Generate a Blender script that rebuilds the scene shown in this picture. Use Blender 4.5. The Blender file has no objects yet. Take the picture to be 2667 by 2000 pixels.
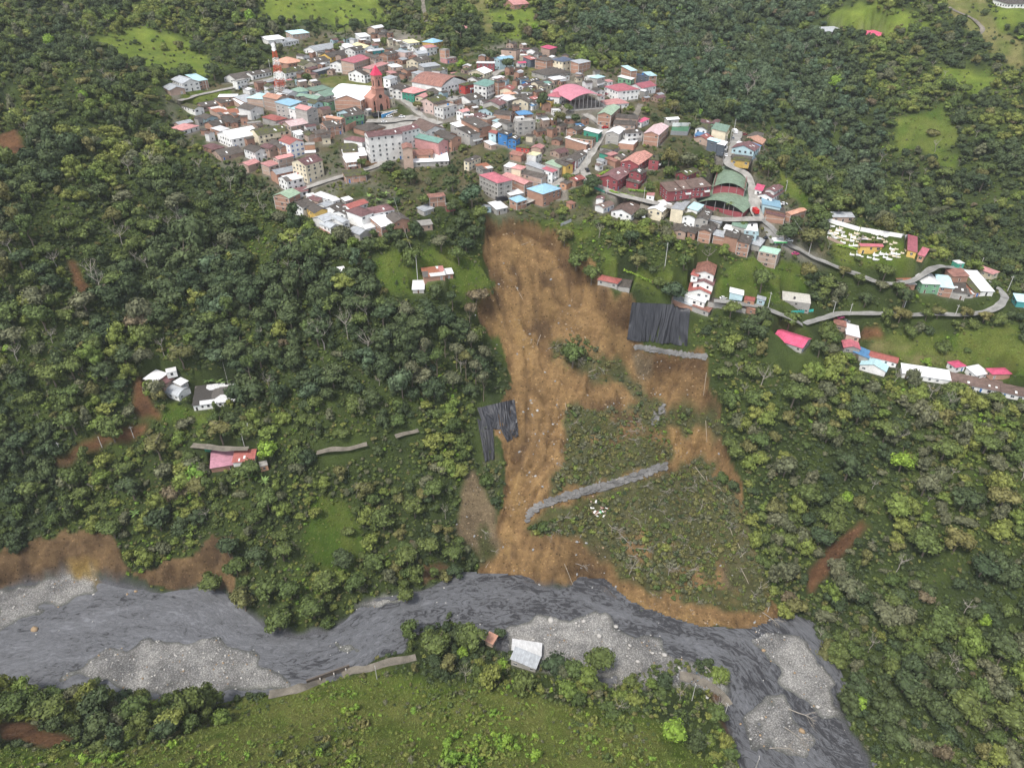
import bpy, bmesh, math, random
import numpy as np
from mathutils import Vector, Matrix
R = math.radians
random.seed(7); RNG = np.random.default_rng(11)
SC = bpy.context.scene
# ---------------------------------------------------------------- camera, sky, sun, exposure
CZ = 280.0; F = 1849.0; PITCH = R(33.5); CX, CY = 1333.5, 1000.0
cd = bpy.data.cameras.new("camera"); cam = bpy.data.objects.new("camera", cd); SC.collection.objects.link(cam)
cam.location = (0, 0, CZ); cam.rotation_euler = (R(90) - PITCH, 0, 0)
cd.sensor_width = 36.0; cd.lens = 36.0 * F / 2667.0; cd.clip_start = 1.0; cd.clip_end = 6000.0
SC.camera = cam
SUN_EL, SUN_AZ = R(60), R(-142)     # azimuth from +Y towards +X
W = bpy.data.worlds.new("World"); SC.world = W; W.use_nodes = True
nt = W.node_tree; nt.nodes.clear()
wo = nt.nodes.new("ShaderNodeOutputWorld"); bg = nt.nodes.new("ShaderNodeBackground")
sky = nt.nodes.new("ShaderNodeTexSky"); sky.sky_type = 'NISHITA'; sky.sun_disc = False
sky.sun_elevation = SUN_EL; sky.sun_rotation = SUN_AZ; sky.air_density = 1.0; sky.dust_density = 3.0; sky.altitude = 1500
hs = nt.nodes.new("ShaderNodeHueSaturation"); hs.inputs['Saturation'].default_value = 0.35; hs.inputs['Value'].default_value = 1.0
nt.links.new(sky.outputs[0], hs.inputs['Color']); nt.links.new(hs.outputs[0], bg.inputs[0]); bg.inputs[1].default_value = 0.15
nt.links.new(bg.outputs[0], wo.inputs[0])
sd = bpy.data.lights.new("sun", 'SUN'); so = bpy.data.objects.new("sun", sd); SC.collection.objects.link(so)
sd.energy = 2.1; sd.angle = R(12); sd.color = (1.0, 0.95, 0.87)
_d = Vector((math.sin(SUN_AZ) * math.cos(SUN_EL), math.cos(SUN_AZ) * math.cos(SUN_EL), math.sin(SUN_EL)))
so.rotation_euler = _d.to_track_quat('Z', 'Y').to_euler(); so.location = _d * 900
SC.view_settings.view_transform = 'Standard'; SC.view_settings.look = 'None'; SC.view_settings.exposure = 0.98; SC.view_settings.gamma = 1.0
SC.cycles.max_bounces = 4; SC.cycles.diffuse_bounces = 2; SC.cycles.glossy_bounces = 2; SC.cycles.transparent_max_bounces = 4
SC.cycles.use_adaptive_sampling = True; SC.cycles.adaptive_threshold = 0.02
# ---------------------------------------------------------------- photo pixel (2667x2000) -> ray
SP, CP = math.sin(PITCH), math.cos(PITCH)
def kof(v): return (F * CP - (v - CY) * SP) / (F * SP + (v - CY) * CP)
def at_z(u, v, z):
    d = CZ - z; q = F * SP + (v - CY) * CP
    return d * (u - CX) / q, d * (F * CP - (v - CY) * SP) / q
def to_px(X, Y, Z):
    dz = Z - CZ; dep = Y * CP - dz * SP; up = Y * SP + dz * CP
    return CX + F * X / dep, CY - F * up / dep
# ---------------------------------------------------------------- terrain heights
CPTS = [  # photo pixel and height above the river in metres
 (0,1540,0),(0,1400,20),(0,1200,50),(0,1000,82),(0,800,112),(0,600,140),(0,400,163),(0,200,187),(0,0,218),
 (250,1560,0),(250,1400,18),(250,1200,48),(250,1000,78),(250,800,106),(250,600,132),(250,400,158),(250,200,186),(250,0,216),
 (400,260,172),(550,1545,0),(560,1400,24),(550,1170,52),(540,1040,66),(550,900,85),(560,700,112),(560,600,127),(560,480,143),(520,330,159),(550,200,177),(600,100,192),(600,0,216),
 (740,1640,0),(760,1480,14),(900,1540,2),(900,1300,30),(900,1150,55),(900,1000,75),(900,850,98),(900,700,121),(900,620,132),(900,550,139),(780,470,147),(700,400,154),
 (720,280,169),(850,200,178),(970,110,189),(1000,50,200),(1000,0,210),(990,300,166),(1100,350,160),(1100,430,150),(1100,720,118),(1100,650,126),(1130,540,138),
 (1150,1300,30),(1150,1450,10),(1200,1150,46),(1200,1000,68),(1200,850,92),(1180,1500,1),
 (1400,150,184),(1400,60,200),(1400,0,212),(1350,300,167),(1350,400,155),(1350,480,144),(1330,560,135),(1400,575,133),(1400,620,127),(1400,700,114),(1400,850,87),(1400,1000,63),(1400,1150,44),(1450,1250,33),(1400,1400,16),(1450,1480,8),(1500,1515,0),(1400,1515,0),
 (1600,250,173),(1560,420,153),(1520,530,141),(1560,640,126),(1640,760,109),(1750,620,128),(1750,500,145),(1750,350,162),(1500,150,186),(1560,330,165),
 (1640,890,83),(1780,785,103),(1780,890,83),(1800,920,79),(1800,1060,53),(1700,1100,47),(1850,1200,31),(1650,1250,30),(1900,1400,17),(1700,1450,10),(1900,1560,4),(1800,1600,0),(1950,1640,0),(2020,1600,3),
 (1900,300,150),(1900,200,163),(1700,100,184),(1700,0,208),(2000,100,176),(1950,380,151),(1950,480,145),(2080,440,148),(2050,300,141),(2100,350,133),
 (2180,480,98),(2300,560,92),(2400,640,94),(2600,600,104),(2600,400,134),(2600,200,170),(2600,50,203),(2250,300,140),(2250,150,173),(2250,0,211),(2450,0,214),(2500,700,117),
 (2100,600,130),(2280,620,130),(2380,650,129),(2560,720,117),(2630,770,106),(2214,805,98),(2000,800,105),(2000,900,92),(2100,1000,78),(2400,1000,80),(2600,1030,77),(2480,850,97),(2640,900,95),
 (1980,1100,62),(2050,1250,37),(2080,1400,18),(2090,1520,8),(2170,1360,27),(2250,1370,34),(2250,1200,52),(2300,1100,67),(2500,1200,62),(2650,1200,70),(2650,1500,40),(2400,1400,38),(2300,1500,24),(2650,1800,20),(2300,1800,5),(2450,1850,12),(2650,1990,1),(2200,1750,0),(2300,1990,-2),(2120,1640,0),
 (1900,1800,0),(2050,1950,-1),(1820,1790,3),(1880,1930,3),(1700,1760,4),(1550,1700,3),(1370,1720,6),(1250,1640,3),(1100,1640,3),(900,1735,6),(620,1830,6),(900,1590,0),(600,1700,0),(200,1700,0),(300,1620,0),
 (1000,1770,10),(1300,1850,20),(1300,2000,45),(1000,2000,46),(1700,1860,12),(1750,1990,26),(1880,1995,6),(500,1800,8),(300,1800,10),(0,1820,12),(0,2000,40),(600,2000,45),(300,1900,24),(600,1900,22),(150,1880,20),(1050,1860,22),(1600,1900,22),
]
WPTS = [(-700,400,215),(-520,420,190),(-800,700,290),(-500,900,300),(-800,1300,400),(0,1300,360),(0,950,250),(300,950,255),(800,900,270),(900,1400,390),(700,400,120),(620,250,100),(480,120,45),(450,50,10),
 (-350,60,80),(-150,60,90),(0,60,95),(0,-60,150),(150,60,50),(100,-60,110),(-400,-60,150),(300,60,-4),(240,100,-2),(-500,160,0),(-450,100,30),(-420,215,0),(600,700,190)]
P = []
for u, v, z in CPTS:
    x, y = at_z(u, v, z); P.append((x, y, z))
P = np.array(P + [tuple(map(float, w)) for w in WPTS])
def rbf_fit(P, c=9.0, lam=0.02):
    n = len(P); d = np.sqrt(((P[:, None, :2] - P[None, :, :2]) ** 2).sum(-1) + c * c)
    A = np.zeros((n + 3, n + 3)); A[:n, :n] = -d + lam * 20 * np.eye(n) * -1
    Q = np.c_[np.ones(n), P[:, :2] / 500]; A[:n, n:] = Q; A[n:, :n] = Q.T
    w = np.linalg.solve(A, np.r_[P[:, 2], 0, 0, 0]); return w, c
RW, RC = rbf_fit(P)
GX0, GX1, GY0, GY1 = -820, 820, 40, 1460
gx4 = np.arange(GX0, GX1 + 4, 4.0); gy4 = np.arange(GY0, GY1 + 4, 4.0)
def rbf_eval(X, Y):
    out = np.full(X.shape, RW[-3]) + RW[-2] * X / 500 + RW[-1] * Y / 500
    for i in range(len(P)):
        out -= RW[i] * np.sqrt((X - P[i, 0]) ** 2 + (Y - P[i, 1]) ** 2 + RC * RC)
    return out
def up_to(A, nx, ny):                     # bilinear resize of a 2-D array
    h, w = A.shape; yy = np.linspace(0, h - 1, ny); xx = np.linspace(0, w - 1, nx)
    y0 = np.minimum(yy.astype(int), h - 2); x0 = np.minimum(xx.astype(int), w - 2); fy = (yy - y0)[:, None]; fx = (xx - x0)[None]
    a = A[y0][:, x0]; b = A[y0][:, x0 + 1]; c = A[y0 + 1][:, x0]; d = A[y0 + 1][:, x0 + 1]
    return (a * (1 - fx) + b * fx) * (1 - fy) + (c * (1 - fx) + d * fx) * fy
NX = GX1 - GX0 + 1; NY = GY1 - GY0 + 1
def blur(A, r, it=2):
    r = int(max(1, round(r)))
    for _ in range(it):
        for ax in (0, 1):
            pad = [(0, 0), (0, 0)]; pad[ax] = (r + 1, r); C = np.cumsum(np.pad(A, pad, mode='edge'), axis=ax)
            n = A.shape[ax]; A = (np.take(C, range(2 * r + 1, 2 * r + 1 + n), ax) - np.take(C, range(0, n), ax)) / (2 * r + 1)
    return A
def vnoise(scale, seed):                  # smooth value noise on the 1 m grid, -1..1
    r = np.random.default_rng(seed); A = r.uniform(-1, 1, (int((NY) / scale) + 3, int((NX) / scale) + 3))
    h, w = A.shape; yy = np.arange(NY) / scale; xx = np.arange(NX) / scale; y0 = yy.astype(int); x0 = xx.astype(int)
    fy = (yy - y0)[:, None]; fx = (xx - x0)[None]; fy = fy * fy * (3 - 2 * fy); fx = fx * fx * (3 - 2 * fx)
    a = A[y0][:, x0]; b = A[y0][:, x0 + 1]; c = A[y0 + 1][:, x0]; d = A[y0 + 1][:, x0 + 1]
    return (a * (1 - fx) + b * fx) * (1 - fy) + (c * (1 - fx) + d * fx) * fy
X4, Y4 = np.meshgrid(gx4, gy4)
H = up_to(rbf_eval(X4, Y4), int((gx4[-1] - gx4[0])) + 1, int((gy4[-1] - gy4[0])) + 1)[:NY, :NX]
H = blur(H, 1)
XX, YY = np.meshgrid(np.arange(GX0, GX1 + 1.0), np.arange(GY0, GY1 + 1.0))
def samp(A, x, y):
    x = np.clip((np.asarray(x, float) - GX0), 0, NX - 1.001); y = np.clip((np.asarray(y, float) - GY0), 0, NY - 1.001)
    i = x.astype(int); j = y.astype(int); fx = x - i; fy = y - j
    return (A[j, i] * (1 - fx) + A[j, i + 1] * fx) * (1 - fy) + (A[j + 1, i] * (1 - fx) + A[j + 1, i + 1] * fx) * fy
def hit(u, v, lift=0.0):
    """photo pixel(s) -> point where its ray meets the ground (raised by lift)."""
    u = np.atleast_1d(np.asarray(u, float)); v = np.atleast_1d(np.asarray(v, float)); lift = np.broadcast_to(lift, u.shape)
    q = F * SP + (v - CY) * CP; dx = (u - CX); dy = F * CP - (v - CY) * SP; k = q / dy      # drop per metre of Y
    Y = np.full(u.shape, 60.0); done = np.zeros(u.shape, bool); prev = Y.copy()
    for s in range(1400):
        Yn = Y + 1.0; z = CZ - k * Yn; x = dx / dy * Yn
        below = (z < samp(H, x, Yn) + lift) & ~done
        prev = np.where(below, Y, prev); done |= below
        Y = np.where(done, Y, Yn)
        if done.all(): break
    lo = np.where(done, prev, Y); hi = lo + 1.0
    for _ in range(12):
        m = (lo + hi) / 2; z = CZ - k * m; b = z < samp(H, dx / dy * m, m) + lift
        hi = np.where(b, m, hi); lo = np.where(b, lo, m)
    m = (lo + hi) / 2; return dx / dy * m, m, CZ - k * m
WARPX = vnoise(7, 1) * 1.6 + vnoise(2.5, 2) * 0.7; WARPY = vnoise(7, 3) * 1.6 + vnoise(2.5, 4) * 0.7
def inpoly(px, py, poly):
    ins = np.zeros(px.shape, bool); n = len(poly)
    for i in range(n):
        x0, y0 = poly[i]; x1, y1 = poly[(i + 1) % n]
        if y0 == y1: continue
        c = ((y0 > py) != (y1 > py)) & (px < (x1 - x0) * (py - y0) / (y1 - y0) + x0); ins ^= c
    return ins
def wpoly(pts, n=6):
    """photo-pixel outline -> ground outline (edges subdivided)."""
    q = []
    for i in range(len(pts)):
        a = pts[i]; b = pts[(i + 1) % len(pts)]
        for k in range(n): q.append((a[0] + (b[0] - a[0]) * k / n, a[1] + (b[1] - a[1]) * k / n))
    q = np.array(q); x, y, z = hit(q[:, 0], q[:, 1]); return list(zip(x, y))
def mask(pts, warp=1.0, world=False, soft=1):
    poly = pts if world else wpoly(pts)
    a = np.array(poly); x0, y0 = np.floor(a.min(0)).astype(int) - 6; x1, y1 = np.ceil(a.max(0)).astype(int) + 6
    i0, i1 = max(0, x0 - GX0), min(NX, x1 - GX0); j0, j1 = max(0, y0 - GY0), min(NY, y1 - GY0)
    M = np.zeros((NY, NX))
    if i1 <= i0 or j1 <= j0: return M
    s = (slice(j0, j1), slice(i0, i1))
    M[s] = inpoly(XX[s] + WARPX[s] * warp, YY[s] + WARPY[s] * warp, poly)
    return blur(M, soft, 1) if soft else M
def lerp(A, B, m): return A + (B - A) * m
# masks from outlines traced on the photograph, laid on the ground
RIVER = [(-60,1560),(0,1545),(60,1500),(160,1480),(300,1490),(420,1535),(560,1520),(600,1560),(690,1620),(770,1650),(860,1640),(920,1600),(950,1560),(1040,1530),(1200,1510),(1290,1512),(1440,1522),(1560,1530),(1640,1590),(1800,1640),(1950,1655),(2060,1600),(2110,1625),(2180,1760),(2210,1900),(2260,1990),(2300,2100),(1940,2100),(1900,1930),(1870,1830),(1900,1770),(1860,1730),(1740,1720),(1580,1790),(1420,1730),(1300,1690),(1180,1600),(1060,1640),(1050,1680),(960,1710),(900,1750),(760,1790),(620,1810),(480,1830),(300,1790),(0,1790),(-80,1790)]
M_RIV = mask(RIVER, 0.6)
ZR = 0.0 - 0.004 * XX
mr = blur(M_RIV, 1, 1); H = lerp(H, ZR, np.clip(mr * 1.15, 0, 1))
SLIDE = [(1265,575),(1300,568),(1380,575),(1440,600),(1470,640),(1480,665),(1560,700),(1590,745),(1640,790),(1680,900),(1800,920),(1835,930),(1850,1000),(1885,1080),(1870,1130),(1910,1200),(1930,1300),(1950,1400),(2000,1540),(2060,1640),(2000,1650),(1900,1635),(1800,1625),(1700,1600),(1620,1570),(1560,1535),(1440,1520),(1290,1508),(1250,1500),(1250,1440),(1292,1380),(1322,1250),(1305,1150),(1270,1090),(1290,1080),(1340,1000),(1310,900),(1250,840),(1240,780),(1290,760),(1290,740),(1260,690)]
M_SL = mask(SLIDE, 1.0)
SLc = blur(M_SL, 1, 1); VEGN = vnoise(60, 21) * 4.2 + np.abs(vnoise(38, 25)) * 7.0 * np.clip((YY - 330) / 200, 0, 1) + vnoise(23, 22) * 1.6 + vnoise(9, 23) * 0.8 + vnoise(4, 24) * 0.35
TOWN = [(440,260),(700,180),(780,90),(1010,70),(1130,100),(1170,170),(1230,130),(1330,110),(1480,150),(1520,200),(1620,170),(1710,200),(1740,300),(1860,310),(2010,340),(2010,480),(2090,540),(2160,680),(1960,660),(1850,620),(1740,610),(1560,570),(1380,560),(1250,560),(1180,500),(1100,560),(1000,620),(860,610),(720,520),(560,420),(450,330)]
M_TN = mask(TOWN, 0.5, soft=4)
flat = np.clip(M_RIV + M_TN * 0.85, 0, 1)
H = H + VEGN * (1 - blur(flat, 3, 1)) * np.clip((YY - 100) / 60, 0.3, 1) * 0.9
H = H - SLc * (3.0 + 1.2 * vnoise(14, 31) + 6.5 * np.clip((H - 75) / 25, 0, 1)) * np.clip((H - 4) / 18, 0, 1)
def noise2(a, b, seed):
    r = np.random.default_rng(seed); A = r.uniform(-1, 1, (256, 256)); a = a % 250.; b = b % 250.; i = a.astype(int); j = b.astype(int); fa = a - i; fb = b - j; fa = fa * fa * (3 - 2 * fa); fb = fb * fb * (3 - 2 * fb)
    return (A[j, i] * (1 - fa) + A[j, i + 1] * fa) * (1 - fb) + (A[j + 1, i] * (1 - fa) + A[j + 1, i + 1] * fa) * fb
# ---------------------------------------------------------------- land cover on the ground (base colours; shade painted in along the slide's gullies and upper rim)
def mk(*polys, warp=1.0, soft=1):
    M = np.zeros((NY, NX))
    for p in polys: M = np.maximum(M, mask(p, warp, soft=soft))
    return M
M_BAR = mk([(180,1750),(280,1700),(400,1675),(540,1662),(650,1690),(700,1730),(760,1782),(700,1800),(520,1815),(300,1790)], [(-20,1560),(50,1512),(150,1484),(230,1500),(245,1540),(140,1570),(-20,1640)],
 [(1320,1640),(1380,1618),(1560,1608),(1640,1650),(1720,1680),(1850,1750),(1890,1790),(1850,1800),(1700,1795),(1600,1765),(1500,1765),(1420,1750),(1300,1710)],
 [(1950,1640),(2040,1650),(2110,1680),(2190,1830),(2205,1862),(2130,1862),(2050,1800),(1990,1700)], [(1950,1855),(1985,1800),(2040,1820),(2060,1870),(2105,1920),(2105,1965),(1990,1955),(1965,1900)],
 [(930,1580),(1000,1558),(1050,1545),(1060,1552),(1010,1578)], [(860,1672),(900,1680),(935,1688),(915,1692)], warp=2.6)
M_CLIFF = mk([(-20,1450),(120,1400),(175,1372),(290,1385),(325,1470),(340,1500),(240,1498),(60,1505),(-20,1550)], [(340,1500),(500,1440),(520,1410),(605,1390),(612,1560),(560,1530),(430,1530)], [(1100,1470),(1180,1465),(1190,1505),(1100,1515)], soft=0)
M_SOIL = mk([(2100,1480),(2180,1400),(2250,1345),(2265,1370),(2200,1440),(2105,1560)], [(178,680),(205,690),(245,770),(215,782)], [(130,1215),(200,1160),(300,1120),(385,1103),(370,1137),(220,1180),(140,1222)],
 [(345,990),(400,965),(395,1040),(420,1090),(350,1080)], [(0,350),(40,340),(60,400),(0,410)], [(2240,860),(2290,850),(2300,880),(2250,890)], [(0,1880),(90,1890),(200,1925),(130,1945),(0,1925)],
 [(1440,1490),(1560,1480),(1600,1520),(1560,1535)], [(1850,1790),(1905,1830),(1925,1930),(1900,1950),(1865,1850)], [(1640,200),(1660,185),(1690,200),(1680,225)], [(1340,250),(1400,225),(1420,245),(1395,265)], [(930,395),(1000,420),(960,440),(900,450)], warp=1.0)
M_SCREE = mk([(1215,1250),(1240,1225),(1290,1330),(1305,1430),(1250,1440),(1195,1400),(1180,1370)], [(1655,905),(1700,915),(1700,960),(1660,985),(1650,940)], [(1870,1480),(1930,1470),(1960,1530),(1900,1540)], [(1540,1410),(1590,1420),(1590,1460),(1540,1450)])
M_FLD = mk([(240,90),(380,70),(470,90),(560,160),(575,192),(420,198),(320,170)], [(640,-10),(1000,-10),(1015,60),(900,78),(820,50),(700,70)], [(1235,30),(1400,20),(1400,70),(1335,112),(1310,80)],
 [(2170,20),(2300,8),(2420,60),(2340,100),(2200,72)], [(2440,190),(2530,162),(2595,210),(2595,258),(2460,242)], [(2560,0),(2700,0),(2700,90),(2600,80)], warp=5, soft=3)
M_GRS = mk([(960,690),(1010,650),(1180,640),(1255,690),(1285,750),(1255,770),(1130,762),(990,765),(985,720)], [(1560,640),(1620,690),(1800,715),(1840,770),(1620,750),(1570,720)], [(1900,690),(2010,660),(2110,700),(2100,790),(1950,780),(1850,760)],
 [(2240,880),(2667,850),(2700,1000),(2500,965),(2350,930)], [(830,1280),(900,1300),(955,1420),(930,1480),(850,1500),(790,1400)], [(830,205),(960,190),(1025,245),(960,285),(880,250)],
 [(2330,310),(2450,280),(2500,330),(2480,385),(2330,392)], [(700,1850),(1000,1760),(1300,1850),(1500,1900),(1700,1920),(1960,2100),(-100,2200),(-60,1960),(400,1960)], [(2380,380),(2500,400),(2480,450)], [(430,1050),(560,1080),(520,1110),(420,1090)],
 [(2160,590),(2420,640),(2390,700),(2180,690)], [(1700,540),(1800,560),(1700,575)], [(2030,440),(2120,520),(2100,545),(2040,500)], [(1340,560),(1560,600),(1500,625),(1400,575)], [(470,245),(600,230),(620,290),(480,300)], [(540,380),(590,400),(560,420)])
M_DRY = mk([(820,210),(960,190),(1025,245),(960,285),(900,245)], [(2350,920),(2480,925),(2500,945),(2380,950)], [(2440,-10),(2560,-10),(2600,80),(2667,110),(2667,200),(2560,120)], [(1380,175),(1420,190),(1410,230),(1370,200)], [(1200,0),(1260,-10),(1290,80),(1270,90)], [(1660,480),(1720,470),(1730,500),(1690,520)], [(2260,900),(2340,880),(2380,900),(2300,930)])
M_SV = mk([(1470,1090),(1500,1055),(1600,1065),(1680,1030),(1740,1090),(1750,1180),(1735,1215),(1600,1250),(1430,1300),(1430,1260),(1480,1150)],
 [(1370,1385),(1400,1345),(1600,1262),(1740,1225),(1830,1185),(1880,1240),(1925,1320),(1950,1400),(2010,1540),(1985,1600),(1800,1580),(1650,1530),(1600,1485),(1530,1440),(1500,1405),(1400,1405)],
 [(1540,930),(1600,920),(1650,980),(1720,1040),(1735,1090),(1690,1060),(1600,1000)], [(1440,880),(1530,870),(1565,950),(1600,1000),(1540,990),(1450,950)], [(1740,1060),(1850,1060),(1895,1110),(1870,1140),(1780,1125),(1710,1130)], [(1255,1090),(1280,1080),(1300,1200),(1305,1310),(1280,1300)], [(1235,1390),(1270,1370),(1285,1440),(1250,1460)], warp=1.6)
# banks steepen where the river cut them; bars stand above the water
H = H + M_BAR * (0.75 + 0.25 * vnoise(3, 51)) 
H = H + M_CLIFF * np.clip(H / 8, 0, 1) * (vnoise(3, 52) * 1.2 + vnoise(6, 57) * 1.6)
gl = np.clip(M_SL - M_SV, 0, 1)
H = H + gl * (vnoise(5, 53) * 0.6 + vnoise(2, 54) * 0.25) + M_SL * M_SV * (vnoise(6, 55) * 0.9)
gul = np.abs(np.sin(XX * 0.16 + vnoise(25, 56) * 3.5)) ; H = H - gl * np.clip(1 - gul * 1.6, 0, 1) * 1.6 * np.clip((H - 30) / 50, 0, 1)
ROADS = [("road",[(1985,575),(2010,592),(2054,644),(2120,677),(2190,708),(2260,738),(2330,752),(2372,748),(2400,722),(2440,700),(2500,700),(2555,722),(2598,752),(2618,782),(2600,808),(2560,822),(2450,829),(2300,824),(2200,822),(2140,832),(2090,848)],3.9,1),
 ("road",[(2090,848),(2040,822),(1980,806),(1900,796),(1850,795)],3.8,1),
 ("road",[(1925,345),(1912,385),(1893,430),(1916,443),(1948,455),(1957,480),(1960,508),(1972,560),(1985,575)],5.5,0),
 ("road",[(1573,330),(1559,372),(1535,400),(1516,435),(1530,468),(1562,490),(1616,512),(1664,524),(1720,538),(1790,560),(1880,578),(1985,575)],6.0,0),
 ("road",[(1516,435),(1488,455),(1440,486),(1385,520),(1350,535)],5.5,0),
 ("road",[(1573,330),(1545,310),(1490,275),(1440,262)],4.5,0),
 ("road",[(955,318),(1010,320),(1060,312),(1110,312),(1150,325)],7,0),
 ("road",[(1010,238),(1050,262),(1080,285),(1110,312)],4,0),
 ("road",[(1290,300),(1315,285),(1337,253),(1360,235)],4.5,0),
 ("road",[(1270,215),(1293,188),(1362,174),(1400,170),(1440,190)],5,0),
 ("road",[(745,510),(799,491),(843,474),(891,460),(980,434),(1015,408)],4.5,0),
 ("road",[(470,268),(520,248),(600,232),(700,208),(760,190)],4.5,0),
 ("dirt_road",[(500,1166),(560,1172),(650,1172)],3.4,2), ("dirt_road",[(825,1182),(880,1178),(960,1160)],3.0,2), ("dirt_road",[(1030,1142),(1095,1124)],3.0,2),
 ("dirt_road",[(700,1812),(760,1800),(830,1780),(900,1755),(1000,1730),(1085,1712)],4,2),
 ("dirt_road",[(1770,1762),(1830,1775),(1880,1800),(1895,1840)],4.5,2),
 ("dirt_road",[(1100,-5),(1105,30),(1110,58)],3.5,2), ("dirt_road",[(2470,20),(2530,50),(2562,80),(2545,95)],3.5,2), ("dirt_road",[(1640,335),(1660,290),(1668,270)],4,2), ("dirt_road",[(1400,70),(1440,55),(1470,60),(1500,48)],3.5,2)]
def resamp(x, y, step=1.6):
    d = np.r_[0, np.cumsum(np.hypot(np.diff(x), np.diff(y)))]; t = np.arange(0, d[-1], step); return np.interp(t, d, x), np.interp(t, d, y)
RL = []
M_RD = np.zeros((NY, NX))
for nm, pts, w, mt in ROADS:
    p = np.array(pts, float); t = np.arange(len(p)); tt = np.linspace(0, len(p) - 1, (len(p) - 1) * 5 + 1)
    x, y, z = hit(np.interp(tt, t, p[:, 0]), np.interp(tt, t, p[:, 1]))
    x, y = resamp(x, y)
    for _ in range(6): x[1:-1] = (x[:-2] + x[1:-1] * 2 + x[2:]) / 4; y[1:-1] = (y[:-2] + y[1:-1] * 2 + y[2:]) / 4
    tx = np.gradient(x); ty = np.gradient(y); L = np.hypot(tx, ty) + 1e-6; nx_, ny_ = -ty / L, tx / L
    RL.append((nm, x, y, nx_, ny_, w, mt))
    for o in np.arange(-w / 2 - 0.5, w / 2 + 0.6, 0.5):
        i = np.clip(np.round(x + nx_ * o - GX0).astype(int), 0, NX - 1); j = np.clip(np.round(y + ny_ * o - GY0).astype(int), 0, NY - 1); M_RD[j, i] = 1
M_RD = np.clip(blur(M_RD, 1, 1) * 1.6, 0, 1)
H = lerp(H, blur(H, 4, 2), np.clip(blur(M_RD, 1, 1) * 1.5, 0, 1) * (1 - M_RIV))
def C(*c): return np.array(c)
n1 = vnoise(18, 61) * .6 + vnoise(6, 62) * .4; n2 = vnoise(40, 63) * .6 + vnoise(11, 64) * .4; n3 = vnoise(2.2, 65); n4 = vnoise(9, 66) * .6 + vnoise(3, 67) * .4
def mixc(a, b, t): return a[None, None] * (1 - t[..., None]) + b[None, None] * t[..., None]
COL = mixc(C(.042, .060, .020), C(.075, .105, .026), np.clip(.5 + n1, 0, 1))
COL = lerp(COL, mixc(C(.13, .19, .03), C(.19, .24, .04), np.clip(.5 + n4, 0, 1)), M_FLD[..., None])
COL = lerp(COL, mixc(C(.075, .13, .018), C(.15, .18, .038), np.clip(.5 + n4 * .8 + n2 * .4, 0, 1)), M_GRS[..., None])
_fg = mask([(560,1830),(900,1765),(1000,1745),(1300,1800),(1700,1870),(1960,2080),(1960,2300),(-200,2400),(-100,1950),(300,1960),(520,1900)], 2, soft=3); COL = lerp(COL, mixc(C(.105, .16, .022), C(.20, .215, .055), np.clip(.5 + n4 * .8 + n2 * .6, 0, 1)), _fg[..., None])
COL = lerp(COL, mixc(C(.22, .20, .08), C(.12, .15, .035), np.clip(.4 + n4, 0, 1)), M_DRY[..., None])
COL = lerp(COL, mixc(C(.30, .27, .235), C(.13, .12, .075), np.clip(.35 + n1 + n4 * .5, 0, 1)), np.clip(M_TN * 1.0, 0, 1)[..., None] * np.clip(1 - np.maximum(M_GRS, M_DRY), 0, 1)[..., None])
COL = lerp(COL, mixc(C(.19, .10, .05), C(.11, .06, .034), np.clip(.4 + n4, 0, 1)), M_SOIL[..., None])
COL = lerp(COL, mixc(C(.25, .165, .085), C(.11, .072, .042), np.clip(.45 + n4, 0, 1)), M_CLIFF[..., None])
st = np.clip(.45 + .75 * (vnoise(4, 68) * .5 + n2 * .6 + n4 * .4), 0, 1)
st = np.clip(.38 + .55 * (noise2(XX / 9, YY / 5, 401) * .55 + noise2(XX / 3.5, YY / 1.8, 402) * .45), 0, 1); sl = mixc(C(.335, .215, .098), C(.195, .120, .058), st)
_fl = [(565,1262,1400),(620,1262,1470),(700,1250,1560),(800,1245,1620),(900,1305,1570),(1000,1335,1520),(1100,1335,1490),(1200,1325,1460),(1300,1312,1395),(1400,1290,1372),(1490,1262,1350)]
_l = [hit(q[1], q[0]) for q in _fl]; _r = [hit(q[2], q[0]) for q in _fl]; _ly = np.array([float(q[1][0]) for q in _l])[::-1]; _lx = np.array([float(q[0][0]) for q in _l])[::-1]; _ry = np.array([float(q[1][0]) for q in _r])[::-1]; _rx = np.array([float(q[0][0]) for q in _r])[::-1]
_o = np.argsort(_ly); XL = np.interp(YY, _ly[_o], _lx[_o]); _o = np.argsort(_ry); XR = np.interp(YY, _ry[_o], _rx[_o]); LT = (XX + WARPX * .7 - XL) / np.maximum(XR - XL, 8)
DRAIN = noise2(LT * 9 + 100, YY / 26 + WARPX * .1, 91) * .5 + noise2(LT * 21 + 50, YY / 14, 92) * .3 + noise2(XX / 5, YY / 5, 93) * .35
yl = np.clip(DRAIN * 1.6 - .55 + n2 * .6, 0, 1) * np.clip(n4 + .6, 0, 1); sl = lerp(sl, C(.33, .21, .085)[None, None], yl[..., None]); sl = sl * (1 + .30 * DRAIN)[..., None]; LUMP = 1 - np.abs(noise2(XX / 9 + 7, YY / 9, 94)) * 2; CH = np.clip(1 - np.abs(noise2(LT * 7 + 30, YY / 30 + WARPX * .15, 95) + .35 * noise2(XX / 6, YY / 6, 96)) * 5, 0, 1); H = H - gl * CH * 2.2 * np.clip((H - 8) / 20, 0, 1); sl = lerp(sl, C(.10, .065, .036)[None, None], (CH ** 2 * .6)[..., None]); H = H + gl * (DRAIN * 2.1 + LUMP * 1.1) * np.clip((H - 8) / 20, 0, 1)  # cut channels also darkened in the colour, as painted gully shade
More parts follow.
